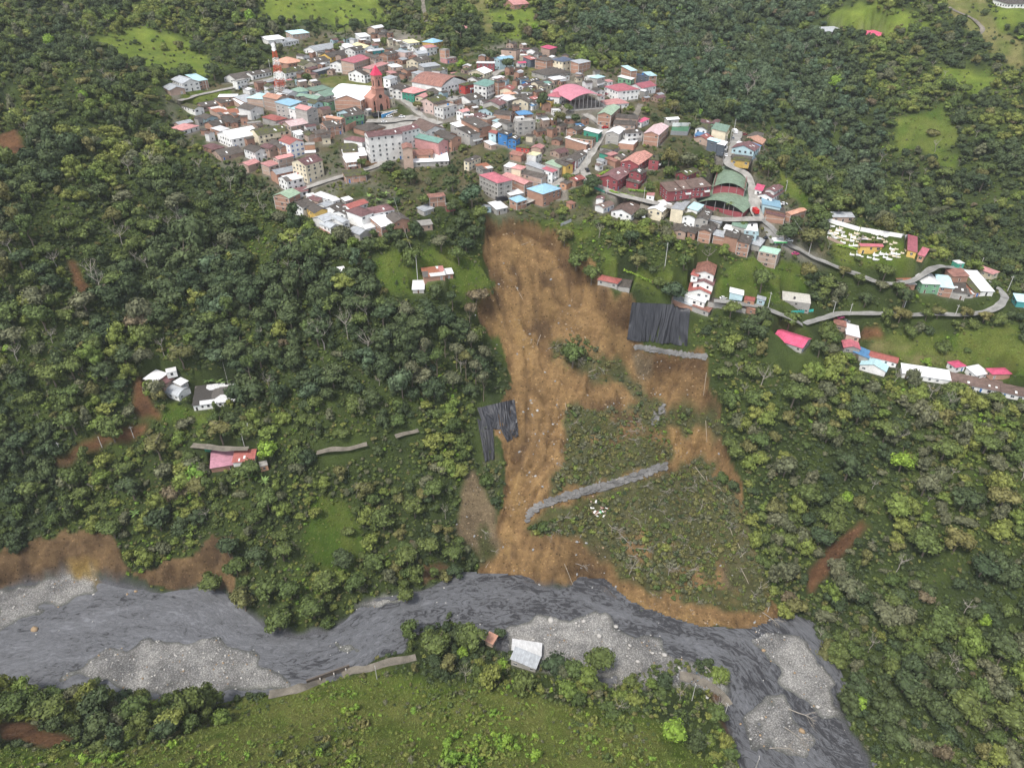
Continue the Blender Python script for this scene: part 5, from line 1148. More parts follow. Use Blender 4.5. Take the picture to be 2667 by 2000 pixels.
# crown shapes shared by the single trees and by the far mass of trees
CR = {}; TR = [trunk_mesh('trunk', 40 + i, 5.5, .26, 4, 2.2) for i in range(3)]
for mk_ in LM:
    for k in range(2 if mk_ in ('dark', 'mid', 'grey', 'blue') else 1):
        CR[(mk_, k)] = geo_mesh('crown', *crown_geo(hash_ := 100 + 7 * k + len(CR), 4.2, 5.0, 9 + k * 3, 66, .50), LM[mk_])
    if mk_ in ('mid', 'dark', 'grey', 'olive', 'blue'):
        CR[(mk_, 5)] = geo_mesh('crown', *crown_geo(700 + len(CR), 5.0, 3.0, 13, 56, .5, .42), LM[mk_]); CR[(mk_, 6)] = geo_mesh('crown', *crown_geo(800 + len(CR), 2.7, 9.0, 12, 50, .45, 1.0), LM[mk_])
def bush_geo(seed): return crown_geo(seed, 1.0, 1.0, 4, 26, .26, .8)
BU = {m_: [geo_mesh('bush', *bush_geo(300 + i), LM[m_]) for i in range(2)] for m_ in ('dark', 'mid', 'light', 'grey', 'olive', 'lime')}
GRASSM = leafmat('grass_blades', (.12, .18, .03), (.20, .215, .065))
def tuft(seed, n=16, h=.7):
    r = np.random.default_rng(seed); co = []; fa = []
    for i in range(n):
        a = r.uniform(0, 6.28); p = r.normal(size=2) * .35; d = np.array([math.cos(a), math.sin(a)]) * r.uniform(.2, .6); w = .07; b = np.array([p[0], p[1], -.1]); t_ = np.array([p[0] + d[0], p[1] + d[1], h * r.uniform(.6, 1.2)]); s = np.array([-math.sin(a), math.cos(a), 0]) * w
        co += [b - s, b + s, t_ + s * .3, t_ - s * .3]; fa.append([4 * i, 4 * i + 1, 4 * i + 2, 4 * i + 3])
    return np.array(co), np.array(fa)
TU = [geo_mesh('tuft', *tuft(i), GRASSM) for i in range(2)]
ROCKM = [flatmat('pale_rock', (.40, .385, .36), .9), flatmat('grey_rock', (.27, .27, .265), .9), flatmat('tan_rock', (.30, .215, .13), .9)]
def rock(seed, mat):
    r = np.random.default_rng(seed); V, F_ = ico(1); P_ = V * r.uniform(.7, 1.15, (len(V), 1)) * np.array([1, r.uniform(.6, .9), r.uniform(.45, .75)]); return geo_mesh('boulder', P_, np.c_[F_, F_[:, 2]], mat)
RK = [rock(i, ROCKM[i % 3 if i < 5 else 0]) for i in range(7)]
def stuff(name, x, y, z, sc, pid, protos, label, lay=0):
    """one scattered mass: points that carry a copy index, a turn and a size; geometry nodes set the copies on them"""
    n = len(x); coll = bpy.data.collections.new(name + '_kinds')
    for i, me_ in enumerate(protos): o = bpy.data.objects.new(f"{chr(97 + i // 26)}{chr(97 + i % 26)}_{name}", me_); coll.objects.link(o)
    me = bpy.data.meshes.new(name); me.vertices.add(n); me.vertices.foreach_set('co', np.stack([x, y, z], -1).astype(np.float32).ravel())
    a = me.attributes.new('pid', 'INT', 'POINT'); a.data.foreach_set('value', pid.astype(np.int32)); a = me.attributes.new('scl', 'FLOAT_VECTOR', 'POINT'); a.data.foreach_set('vector', sc.astype(np.float32).ravel())
    rot = np.zeros((n, 3), np.float32); rot[:, 2] = RNG.uniform(0, 6.28, n); rot[:, :2] = RNG.normal(0, .08, (n, 2)); rot[:, 0] += lay; a = me.attributes.new('rot', 'FLOAT_VECTOR', 'POINT'); a.data.foreach_set('vector', rot.ravel())
    o = bpy.data.objects.new(name, me); link(o, kind='stuff', label=label)
    ng = bpy.data.node_groups.new(name, 'GeometryNodeTree'); ng.interface.new_socket('Geometry', in_out='INPUT', socket_type='NodeSocketGeometry'); ng.interface.new_socket('Geometry', in_out='OUTPUT', socket_type='NodeSocketGeometry')
    gi = ng.nodes.new('NodeGroupInput'); go = ng.nodes.new('NodeGroupOutput'); ci = ng.nodes.new('GeometryNodeCollectionInfo'); ci.inputs['Collection'].default_value = coll; ci.inputs['Separate Children'].default_value = True; ci.inputs['Reset Children'].default_value = True
    ip = ng.nodes.new('GeometryNodeInstanceOnPoints'); ip.inputs['Pick Instance'].default_value = True
    def na(nm_, ty):
        q = ng.nodes.new('GeometryNodeInputNamedAttribute'); q.data_type = ty; q.inputs['Name'].default_value = nm_; return q.outputs['Attribute']
    ng.links.new(gi.outputs[0], ip.inputs['Points']); ng.links.new(ci.outputs[0], ip.inputs['Instance']); ng.links.new(na('pid', 'INT'), ip.inputs['Instance Index']); ng.links.new(na('rot', 'FLOAT_VECTOR'), ip.inputs['Rotation']); ng.links.new(na('scl', 'FLOAT_VECTOR'), ip.inputs['Scale']); ng.links.new(ip.outputs[0], go.inputs[0])
    md = o.modifiers.new('scatter', 'NODES'); md.node_group = ng; return o
def inview(x, y, z, m=160):
    u, v = to_px(x, y, z); return (u > -m) & (u < 2667 + m) & (v > -m) & (v < 2000 + m), u, v
def jgrid(step, x0=-560, x1=560, y0=95, y1=1000, jit=.5, seed=1):
    r = np.random.default_rng(seed); X, Y = np.meshgrid(np.arange(x0, x1, step), np.arange(y0, y1, step)); X = X + r.uniform(-jit, jit, X.shape) * step; Y = Y + r.uniform(-jit, jit, Y.shape) * step; return X.ravel(), Y.ravel(), r
M_SHRUB = mk([(560,1830),(640,1830),(900,1765),(1000,1745),(1300,1800),(1700,1870),(1960,2080),(1960,2300),(-200,2400),(-100,1950),(300,1960),(520,1900)])       # low scrub on the near slope
M_OPEN = mk([(1480,1400),(1500,1300),(1300,1300),(1300,1480)]) * 0
M_BNK = np.clip(M_SOIL + M_SCREE + M_CLIFF + np.clip(M_SL - M_SV, 0, 1), 0, 1)
M_TP = mk([(1640,775),(1802,785),(1792,905),(1625,890)], [(1240,1030),(1348,1030),(1352,1155),(1290,1210),(1240,1200)], [(1655,890),(1845,915),(1845,935),(1655,915)], [(1372,1375),(1375,1325),(1735,1195),(1745,1225)], warp=0); M_PZ = mk([(975,285),(1130,285),(1160,350),(1000,348)], [(2150,570),(2240,600),(2370,625),(2390,690),(2300,690),(2150,640)], [(1490,255),(1575,260),(1560,300),(1500,300)], [(1745,328),(1802,328),(1795,356),(1744,355)], [(2000,850),(2140,850),(2140,965),(2000,965)], [(2030,790),(2130,790),(2130,838),(2030,838)], warp=0)
FTD = np.clip(blur(FOOT, 2, 1) * 4, 0, 1); RDD = np.clip(blur(M_RD, 1, 1) * 2, 0, 1) * np.where(M_TN > .3, 1, .75)
BLK = np.clip(M_RIV * 1.5 + M_BNK * 1.3 + FTD + RDD + M_TP + M_PZ, 0, 1)
M_DK = mask([(1560,0),(2150,0),(2200,140),(2300,300),(2300,560),(2140,420),(2000,330),(1780,330),(1720,200),(1500,120),(1530,60)], 1.0, soft=4)      # dark blue-green wood above the town
M_DK2 = mask([(560,560),(900,640),(1000,800),(1250,820),(1260,1050),(1200,1080),(700,1100),(500,1000),(380,800),(440,600)], 1.0, soft=5)
M_RT = mask([(1850,900),(2667,1050),(2760,2100),(2300,2100),(2150,1650),(2050,1500),(1920,1150)], 1.0, soft=5)
M_LF = mask([(0,300),(440,430),(560,640),(400,800),(500,1150),(560,1400),(0,1400)], 1.0, soft=6)
M_VAL = mask([(2000,520),(2667,480),(2700,760),(2500,690),(2400,640),(2250,540),(2100,440)], 1, soft=4)
tn = vnoise(26, 81) * .7 + vnoise(9, 82) * .5; cn = vnoise(34, 83) * .7 + vnoise(12, 84) * .45
placed = []
def near_placed(x, y, d):
    return any((px - x) ** 2 + (py - y) ** 2 < d * d for px, py in placed)
# single trees read off the photograph: pixel of the foot, crown width in photo pixels, kind of leaf, look
TREES = """
705,1195 75 lime L|480,962 95 olive U|1750,790 105 blue D|1545,500 62 dark D|580,1150 110 olive U|1490,955 95 mid D|2340,1230 80 lime L|2400,1290 85 grey D|2040,640 90 dark D|2110,645 100 olive D
1230,545 85 blue D|1150,655 62 grey U|640,600 80 mid D|560,690 85 dark D|830,900 95 dark D|870,1010 90 dark D|1560,1740 110 mid D|1230,1690 100 mid D|1300,1660 45 dark D|1140,1700 110 mid D|1170,1745 60 olive D
1060,1570 60 mid D|730,1640 90 mid D|820,1610 90 mid D|640,1590 85 olive D|1010,160 0 dark D|930,95 42 dark C|880,140 30 mid D|1480,480 40 mid D|1690,500 38 mid D|1790,450 78 grey D|1740,440 60 olive D|1860,470 55 mid D
1215,655 60 dark D|1235,625 50 dark D|1195,690 60 mid D|1500,700 65 mid D|1540,740 60 mid D|1470,640 55 olive D|1640,640 60 dark D|1660,700 55 olive D|1780,700 50 mid D|1980,760 70 mid D|1070,480 55 dark D|1010,450 45 dark D
1180,500 60 dark D|1110,545 50 mid D|1180,560 48 dark D|945,440 34 mid D|950,470 36 mid D|1500,330 38 dark D|1450,290 30 mid D|1480,295 34 mid D|1455,330 45 olive D|1410,290 40 dark C|1680,300 34 light D|1640,300 30 light D
1120,270 36 grey D|1090,290 34 olive D|1980,440 50 dark D|2000,460 55 mid D|1930,600 34 mid D|1640,545 34 mid D|1770,540 28 grey D|1240,800 80 brown D|1000,850 85 dark D|930,820 80 dark D|1200,880 80 dark D|1080,900 80 dark D
300,1150 90 mid D|200,1130 95 mid D|260,1120 60 light D|420,1200 90 olive U|520,1290 95 olive U|350,1300 90 dark D|420,1380 85 dark D|480,1400 70 dark D|300,1400 80 mid D|700,1330 80 mid D|650,1250 75 mid D|740,1460 70 mid D
100,1300 95 mid D|60,1180 90 dark D|150,1010 90 mid D|40,900 85 grey D|120,860 90 mid D|230,820 85 grey D|300,760 80 mid D|60,700 80 dark D|180,620 70 mid D|90,520 60 mid D|260,520 60 dark D|350,440 55 grey D|420,450 55 grey D
470,560 75 grey D|400,620 75 mid D|500,760 85 dark D|600,820 90 dark D|700,760 90 dark D|780,700 80 dark D|860,660 62 mid D|900,760 80 light D|860,820 80 mid D|1060,830 60 grey D|760,860 85 dark D|680,960 95 dark D|1100,1000 70 grey D|1180,1010 60 grey D
300,590 65 olive D|330,540 60 grey D|640,700 85 dark D|720,830 85 dark D|560,860 80 mid D|280,990 80 dark D|330,950 80 dark D|2235,742 42 mid D|2292,757 44 grey D|2335,768 42 mid D|2195,722 38 olive D|2410,835 42 mid D|2510,832 40 olive D|2060,1060 90 mid D|2150,1150 80 mid D|2230,1100 85 dark D|2300,1150 85 mid D
2200,1250 90 dark D|2100,1320 90 mid D|2450,1200 90 mid D|2560,1180 85 mid D|2500,1330 95 dark D|2600,1330 90 olive D|2400,1450 100 mid D|2550,1500 100 dark D|2300,1620 110 grey D|2450,1650 110 mid D|2600,1700 115 dark D|2200,1560 100 grey D
2130,1420 90 dark D|2350,1800 115 dark D|2500,1860 115 mid D|2620,1900 110 mid D|2330,1350 85 light D|2480,1440 90 olive D|1960,1060 70 mid D|1900,830 60 mid D|1950,870 70 dark D|2050,860 70 mid D|2130,930 60 dark D|2340,840 60 olive D|2560,840 45 olive D
2440,830 42 olive D|2300,730 60 mid D|2350,800 60 dark D|2150,760 60 mid D|2250,800 55 dark D|2180,560 70 mid D|2060,200 70 dark D|1950,150 60 blue D|1850,120 58 blue D|1750,110 60 blue D|1680,80 60 blue D|2010,260 62 blue D|1930,240 60 blue D|2080,300 62 blue D
1790,220 55 blue D|1860,200 58 blue D|1900,300 60 mid D|1760,280 55 mid D|2150,330 60 dark D|2200,260 60 mid D|1640,60 55 blue D|1590,90 50 blue D|2250,400 62 dark D|2350,460 60 dark D|2450,480 60 mid D|2550,500 60 dark D|2500,260 50 mid D
1320,190 44 dark D|1280,170 44 dark D|1250,150 40 mid D|1360,90 36 mid D|1160,120 40 dark D|1120,110 40 dark D|1200,100 40 dark D|1090,90 40 dark D|1240,220 36 mid D|1180,220 30 mid D|670,170 50 dark D|620,160 50 dark D|560,210 50 dark D|520,140 48 dark D
150,1870 105 mid D|60,1860 100 mid D|260,1860 100 dark D|370,1880 100 mid D|450,1900 90 light D|500,1900 60 mid D|550,1830 45 light D|250,1790 45 dark D|100,1800 0 mid D|1750,1930 90 lime D|2040,1240 80 grey D|1330,1480 0 mid D|1240,1010 46 grey T|1260,1045 44 grey T|1215,990 46 olive T|1190,960 46 grey T|1160,930 46 mid T|1262,965 44 grey T|1230,930 44 grey T|1140,985 46 mid T|1110,960 46 grey T|1225,870 44 brown T|1180,820 44 dark T|1075,1015 46 grey T|600,680 50 grey T|660,1010 46 mid T|620,1500 80 mid D|560,1540 80 mid D|700,1560 80 mid D
760,1560 80 mid D|850,1540 80 mid D|930,1540 70 mid D|980,1490 75 mid D|1060,1470 75 mid D|1120,1440 75 mid D|1180,1460 70 mid D|1190,1510 60 dark D|900,1480 70 dark D|600,1450 80 dark D|680,1480 80 dark D|1000,1380 75 mid D|1080,1350 70 mid D|1130,1300 70 mid D
"""
BARE = "845,910 70|965,925 60|880,800 30|560,700 40|1330,1500 0|2330,1160 50|1980,1010 55|320,640 50|30,660 40|45,940 45|2420,1040 40|1640,1500 50|1740,1500 40|1200,970 45|1370,430 34|520,450 34|690,560 30|1130,430 28|1500,105 30|640,560 30|150,700 45|480,600 40|1840,690 45|640,760 30|1560,620 35|2660,1250 45"
TREEREC = []
def tree_root(kind, u, v): x, y, z = [float(a_[0]) for a_ in hit(u, v)]; return empty(kind, (x, y, z)), x, y, z
def scale_at(x, y, z): return (y * CP - (z - CZ) * SP) / F      # metres per photo pixel at a point
for part in TREES.strip().replace('\n', '|').split('|'):
    p_ = part.split(); wpx = float(p_[1])
    if wpx < 5: continue
    u, v = map(float, p_[0].split(',')); o, x, y, z = tree_root('tree' if p_[3] != 'C' else 'conifer', u, v); s = wpx * scale_at(x, y, z) / 9.6; s = max(.35, min(1.75, s)); mt_ = p_[2]; rg = random.Random(int(u * 3 + v))
    k_ = (mt_, rg.randrange(2)) if (mt_, 1) in CR else (mt_, 0)
    hz = s * rg.uniform(.9, 1.25); zc = dict(U=5.2, T=9.5).get(p_[3], 3.6); hz = hz * (1.5 if p_[3] == 'T' else 1)
    c = child('crown', CR[k_], o, (0, 0, zc * hz * .75), rg.uniform(0, 6.28), (s, s, hz * (.8 if p_[3] != 'U' else .55) * (1.0 if p_[3] != 'C' else 1.9)))
    t_ = child('trunk', TR[rg.randrange(3)], o, (0, 0, 0), rg.uniform(0, 6.28), (s * 1.1, s * 1.1, hz * dict(U=1.15, T=1.35).get(p_[3], .95)))
    placed.append((x, y)); TREEREC.append(dict(o=o, u=u, v=v, m=mt_, s=s, k=p_[3], z=z))
BTR = [trunk_mesh('trunk', 70 + i, 4.5, .2, 7, 3.0, PALE, 7) for i in range(3)]
for part in BARE.split('|'):
    p_ = part.split(); wpx = float(p_[1])
    if wpx < 5: continue
    u, v = map(float, p_[0].split(',')); x, y, z = [float(a_[0]) for a_ in hit(u, v)]; s = wpx * scale_at(x, y, z) / 7.0; o = link(bpy.data.objects.new('bare_tree', BTR[int(u) % 3])); o.location = (x, y, z); o.rotation_euler = (0, 0, u); o.scale = (s, s, s * 1.1)
    placed.append((x, y)); TREEREC.append(dict(o=o, u=u, v=v, m='bare', s=s, k='B', z=z))
# banana plants and palms
BANM = leafmat('banana_leaf', (.09, .15, .04), (.14, .20, .06))
def frond_mesh(name, seed, n, L_, w, droop, mat, z0):
    rg = random.Random(seed); v = []; f = []
    for i in range(n):
        a = 6.28 * i / n + rg.uniform(-.3, .3); l = L_ * rg.uniform(.75, 1.15); e = rg.uniform(.35, 1.1)
        for k in range(5):
            t_ = k / 4; r_ = l * t_ * math.cos(e * (1 - .5 * t_)); zz = z0 + l * (math.sin(e) * t_ - droop * t_ * t_); ww = w * math.sin(math.pi * (.12 + .8 * t_)); v += [(r_ * math.cos(a) - ww * math.sin(a), r_ * math.sin(a) + ww * math.cos(a), zz - .1 * w), (r_ * math.cos(a), r_ * math.sin(a), zz + .12 * w), (r_ * math.cos(a) + ww * math.sin(a), r_ * math.sin(a) - ww * math.cos(a), zz - .1 * w)]
            if k: b_ = len(v) - 6; f += [(b_, b_ + 1, b_ + 4, b_ + 3), (b_ + 1, b_ + 2, b_ + 5, b_ + 4)]
    return V_mesh(name, v, f, mat)
BAN = [frond_mesh('leaves', i, 9, 2.6, .38, .35, BANM, 1.6) for i in range(2)]; BANT = V_mesh('stem', *cyl(.2, .14, 2.0, 8), LM['olive']); PALMF = frond_mesh('fronds', 9, 14, 3.0, .32, .75, LM['mid'], 7.0); PALMT = V_mesh('trunk', *cyl(.2, .13, 7.1, 8), PALE)
for u, v in [(545,1000),(570,1000),(592,1005),(640,1015),(630,1240),(655,1250),(672,1232),(690,1262),(612,1262),(355,1345),(960,520),(985,530),(1005,515),(1020,540),(1290,540),(1690,505),(880,105),(900,112),(2460,590),(250,1030)]:
    o, x, y, z = tree_root('banana_plant', u, v); s = random.uniform(1.0, 1.5); child('leaves', BAN[int(u) % 2], o, (0, 0, 0), u, (s, s, s)); child('stem', BANT, o, (0, 0, 0), 0, (s, s, s)); TREEREC.append(dict(o=o, u=u, v=v, m='banana', s=s, k='N', z=z))
for u, v in [(2238,640),(2272,650),(1400,345),(1026,310),(1810,320),(655,205),(670,200),(1895,560)]:
    o, x, y, z = tree_root('palm_tree', u, v); s = .8 + .25 * random.random(); child('fronds', PALMF, o, (0, 0, 0), u, (s, s, s)); child('trunk', PALMT, o, (0, 0, -.5), 0, (s, s, s)); TREEREC.append(dict(o=o, u=u, v=v, m='palm', s=s, k='P', z=z))
# the wood: thousands of crowns, nobody could count them
tp = sorted(CR.keys()); TPM = []  # crowns first, leafless trees after them
for key in tp:
    c0 = CR[key]; co = np.empty(len(c0.vertices) * 3, np.float32); c0.vertices.foreach_get('co', co); TPM.append(c0)
GRX = np.gradient(H, axis=1); GRY = np.gradient(H, axis=0); SEC = np.sqrt(1 + blur(GRX, 3, 1) ** 2 + blur(GRY, 3, 1) ** 2)
TPM = TPM + BTR
x, y, r = jgrid(4.7, seed=5); z = samp(H, x, y); ok, u, v = inview(x, y, z); ok &= samp(BLK, x, y) < .12
fld = samp(M_FLD, x, y); grs = samp(M_GRS, x, y); shr = samp(M_SHRUB, x, y); tw = samp(M_TN, x, y); sv = samp(M_SV, x, y); rt = samp(M_RT, x, y); dry = samp(M_DRY, x, y); val = samp(M_VAL, x, y)
dens = .72 + .58 * samp(tn, x, y); dens = dens * np.clip(samp(SEC, x, y), 1, 1.8) * (1 - fld * .98) * (1 - grs * .93) * (1 - shr * .96) * (1 - tw * .82) * (1 - sv * .93) * (1 - dry * .9); dens += rt * .1
ok &= r.uniform(0, 1, x.shape) < dens
if placed:
    pa = np.array(placed); 
    for px_, py_ in pa: ok &= (x - px_) ** 2 + (y - py_) ** 2 > 3.2 ** 2
x, y, z, u, v = x[ok], y[ok], z[ok], u[ok], v[ok]; n = len(x); c_ = samp(cn, x, y) + r.normal(0, .33, n); dk = np.maximum(samp(M_DK, x, y), samp(M_DK2, x, y) * .8); lf = samp(M_LF, x, y); rt = samp(M_RT, x, y); val = samp(M_VAL, x, y)
mt_ = np.full(n, 'mid ', dtype='<U6')
mt_[:] = 'mid'; mt_[c_ < -.25] = 'dark'; mt_[c_ > .42] = 'light'; mt_[(c_ > .18) & (c_ < .36) & (r.uniform(0, 1, n) < .6)] = 'grey'; mt_[(c_ > -.1) & (c_ < .05) & (r.uniform(0, 1, n) < .5)] = 'olive'
q_ = r.uniform(0, 1, n); mt_[(dk > .5) & (q_ < .55)] = 'blue'; mt_[(dk > .5) & (q_ >= .55) & (q_ < .85)] = 'dark'; mt_[(samp(M_DK2, x, y) > .5) & (q_ < .5)] = 'dark'; mt_[(rt > .5) & (q_ > .82)] = 'grey'; mt_[(val > .5) & (q_ < .6)] = 'dark'; mt_[r.uniform(0, 1, n) < .006] = 'lime'; mt_[r.uniform(0, 1, n) < .008] = 'brown'
ix = {}
for i, key in enumerate(tp): ix.setdefault(key[0], []).append(i)
pid = np.array([ix[m_][k_ % len(ix[m_])] for m_, k_ in zip(mt_, np.array([0, 0, 1, 1, 2, 3])[r.integers(0, 6, n)])])
s = (.36 + .98 * r.uniform(0, 1, n) ** 1.7) * (1 + .3 * samp(tn, x, y)) * (1 - .3 * samp(M_TN, x, y)) * (1 - .45 * samp(M_SV, x, y)) * np.where(dk > .5, 1.3, 1); s *= np.where(rt > .5, .98, 1) * np.where(lf > .5, 1.25, 1) * np.where(samp(M_DK2, x, y) > .5, 1.12, 1)
sc3 = np.stack([s * r.uniform(.85, 1.15, n), s * r.uniform(.85, 1.15, n), s * r.uniform(.75, 1.5, n)], -1)
qb = r.uniform(0, 1, n) < .035; pid = np.where(qb, len(tp) + r.integers(0, 3, n), pid); mt_[qb] = 'bare'; sc3[qb] *= .85
FOREST = dict(x=x, y=y, z=z, s=s, m=mt_, pid=pid, sc=sc3, u=u, v=v)
# the largest-looking of these become trees of their own, up to about 300 in all
app = s / np.array([max(.05, a_) for a_ in (y * CP - (z - CZ) * SP) / F]); inn = (u > 10) & (u < 2657) & (v > 10) & (v < 1990); order = np.argsort(-(app * inn)); take = []
nwant = 296 - sum(1 for t_ in TREEREC if t_['k'] in 'DULCT')
for i in order[:nwant * 5]:
    if len(take) >= nwant: break
    if mt_[i] == 'bare': continue
    if all((x[i] - x[j]) ** 2 + (y[i] - y[j]) ** 2 > 64 for j in take): take.append(i)
for i in take:
    o = empty('tree', (float(x[i]), float(y[i]), float(z[i]))); sx, sy, sz = map(float, sc3[i])
    child('crown', TPM[pid[i]], o, (0, 0, 1.6 * sz), float(r.uniform(0, 6.28)), (sx, sy, sz)); child('trunk', TR[i % 3], o, (0, 0, 0), 0, (sx, sy, sz * .9)); TREEREC.append(dict(o=o, u=float(u[i]), v=float(v[i]), m=str(mt_[i]), s=float(s[i]), k='D', z=float(z[i])))
keep = np.ones(n, bool); keep[take] = False
stuff('forest', x[keep], y[keep], z[keep] + .9 * s[keep], sc3[keep], pid[keep], TPM, 'dense mixed green woodland covering the slopes around the town and landslide')
print('forest', keep.sum(), 'single trees', len(TREEREC))
# undergrowth and grass
x, y, r = jgrid(1.85, -430, 430, 95, 740, seed=6); z = samp(H, x, y); ok, u, v = inview(x, y, z, 60); ok &= samp(BLK, x, y) < .35
fld = samp(M_FLD, x, y); grs = samp(M_GRS, x, y); shr = samp(M_SHRUB, x, y); tw = samp(M_TN, x, y); dry = samp(M_DRY, x, y)
d_ = .85 * (1 - fld * .85) * (1 - grs * .72 * (1 - shr)) * (1 - tw * .55) * (1 - dry * .8) + shr * .1; d_ = np.where(shr > .5, (.5 + .6 * samp(tn, x, y)), d_ * np.clip(samp(SEC, x, y) * .75, .6, 1.3)); d_ = np.where(y > 450, d_ * .4, d_); ok &= r.uniform(0, 1, x.shape) < d_
x, y, z = x[ok], y[ok], z[ok]; n = len(x); c_ = samp(cn, x, y) * .8 + r.normal(0, .4, n) + samp(M_SHRUB, x, y) * (.45 + .5 * samp(tn, x, y)) + samp(M_GRS, x, y) * .35; shr = samp(M_SHRUB, x, y)
bk = [('dark', 0), ('dark', 1), ('mid', 0), ('mid', 1), ('light', 0), ('light', 1), ('grey', 0), ('grey', 1), ('olive', 0), ('olive', 1), ('lime', 0), ('lime', 1)]
pid = np.where(c_ < -.3, 0, np.where(c_ < .2, 2, np.where(c_ < .33, 6, np.where(c_ < .45, 8, np.where(c_ < 1.0, 4, 10))))) + r.integers(0, 2, n)
svm = (samp(M_SV, x, y) > .4) & (r.uniform(0, 1, n) < .62); pid = np.where(svm, 6 + r.integers(0, 4, n), pid)
s = r.uniform(.7, 1.7, n) * (1 - .35 * samp(M_GRS, x, y) * (1 - shr)) * (1 + .25 * samp(tn, x, y)); s = np.where(shr > .5, r.uniform(.45, 1.25, n) * (1 + .5 * samp(tn, x, y)), s); s = np.where(samp(M_SV, x, y) > .5, s * r.uniform(.6, 1.5, n), s); s = np.where((shr > .5) & (r.uniform(0, 1, n) < .09), s * 2.1, s)
sc3 = np.stack([s, s * r.uniform(.8, 1.2, n), s * r.uniform(.7, 1.3, n)], -1)
stuff('undergrowth', x, y, z, sc3, pid, [BU[a_][b_] for a_, b_ in bk], 'low bushes and scrub between the trees and on the near slope'); print('under', n)
x, y, r = jgrid(1.5, -330, 300, 100, 420, seed=8); z = samp(H, x, y); ok, u, v = inview(x, y, z, 30); g_ = np.maximum(samp(M_SHRUB, x, y), samp(M_GRS, x, y) * .8) * (samp(BLK, x, y) < .3) * 1.0; sv = samp(M_SV, x, y); g_ = np.maximum(g_, sv * .3); ok &= r.uniform(0, 1, x.shape) < g_ * .62
x, y, z = x[ok], y[ok], z[ok]; n = len(x); s = r.uniform(.5, 1.25, n) * (1 + .5 * (samp(M_SV, x, y) > .5)); stuff('grass', x, y, z, np.stack([s, s, s], -1), r.integers(0, 2, n), TU, 'tall grass tufts on the near slope and fallen turf'); print('grass', n)
# stones
x, y, r = jgrid(1.15, -300, 200, 100, 300, seed=9); z = samp(H, x, y); ok, u, v = inview(x, y, z, 30); bar = samp(M_BAR, x, y); ok &= (r.uniform(0, 1, x.shape) < bar * np.clip(.42 + .75 * samp(n4, x, y), 0, 1) + .006 * samp(M_RIV, x, y)); x, y, z = x[ok], y[ok], z[ok]; n = len(x); s = .12 + .70 * r.uniform(0, 1, n) ** 4
stuff('river_stones', x, y, np.maximum(z, -.004 * x + .25), np.stack([s, s, s], -1), r.integers(0, 7, n), RK, 'pale cobbles and gravel on the river bars'); print('stones', n)
x, y, r = jgrid(1.5, -60, 160, 200, 420, seed=10); z = samp(H, x, y); gg = np.clip(samp(M_SL, x, y) - samp(M_SV, x, y), 0, 1) + samp(M_SCREE, x, y); ok = r.uniform(0, 1, x.shape) < gg * np.clip(.25 + .9 * samp(n4, x, y), 0, 1); x, y, z = x[ok], y[ok], z[ok]; n = len(x); s = .2 + .9 * r.uniform(0, 1, n) ** 4
stuff('slide_rubble', x, y, z, np.stack([s, s, s], -1), r.integers(0, 3, n), [RK[2], RK[2], RK[1]], 'loose stones scattered over the bare slide surface')

x, y, r = jgrid(5.5, -40, 170, 215, 360, seed=12); z = samp(H, x, y); ok = (samp(M_SV, x, y) > .5) & (r.uniform(0, 1, x.shape) < .42) & (samp(M_TP, x, y) < .1); x, y, z = x[ok], y[ok], z[ok]; n = len(x); s = r.uniform(.35, .85, n)
stuff('brushwood', x, y, z + .5, np.stack([s, s, s * 1.1], -1), r.integers(0, 3, n), BTR, 'tangle of flattened bare branches across the slipped ground', 1.4)
# ---------------------------------------------------------------- landmarks
def ground_at(x, y): return float(samp(H, x, y))
def root3(Lp, Fp_, lift=0):
    """two base corners in the photograph -> root at the left one, x axis towards the right one"""
    a = [float(q[0]) for q in hit(Lp[0], Lp[1], lift)]; b = at_z(Fp_[0], Fp_[1], a[2]); d = math.hypot(b[0] - a[0], b[1] - a[1]); return a, math.atan2(b[1] - a[1], b[0] - a[0]), d
PINKB = wmat('church_brick', (.42, .215, .165), var=.18); SPIRE = flatmat('spire_sheet', (.55, .035, .09), .5); BLUEW = flatmat('blue_paint', (.07, .30, .58), .7); MAR = WM('r')
def arch_v(w, h, n=8):
    pts = [(-w / 2, 0), (w / 2, 0), (w / 2, h * .6)]
    for i in range(1, n): t_ = i / n; pts.append((w / 2 - w * t_, h * .6 + h * .4 * (1 - abs(2 * t_ - 1) ** 1.6)))
    pts.append((-w / 2, h * .6)); return pts
def arch_mesh(name, w, h, mat, th=.12):
    p = arch_v(w, h); n = len(p); v = [(x, 0, z) for x, z in p] + [(x, -th, z) for x, z in p]; f = [tuple(range(n, 2 * n))] + [(i, (i + 1) % n, n + (i + 1) % n, n + i) for i in range(n)]; return V_mesh(name, v, f, mat)
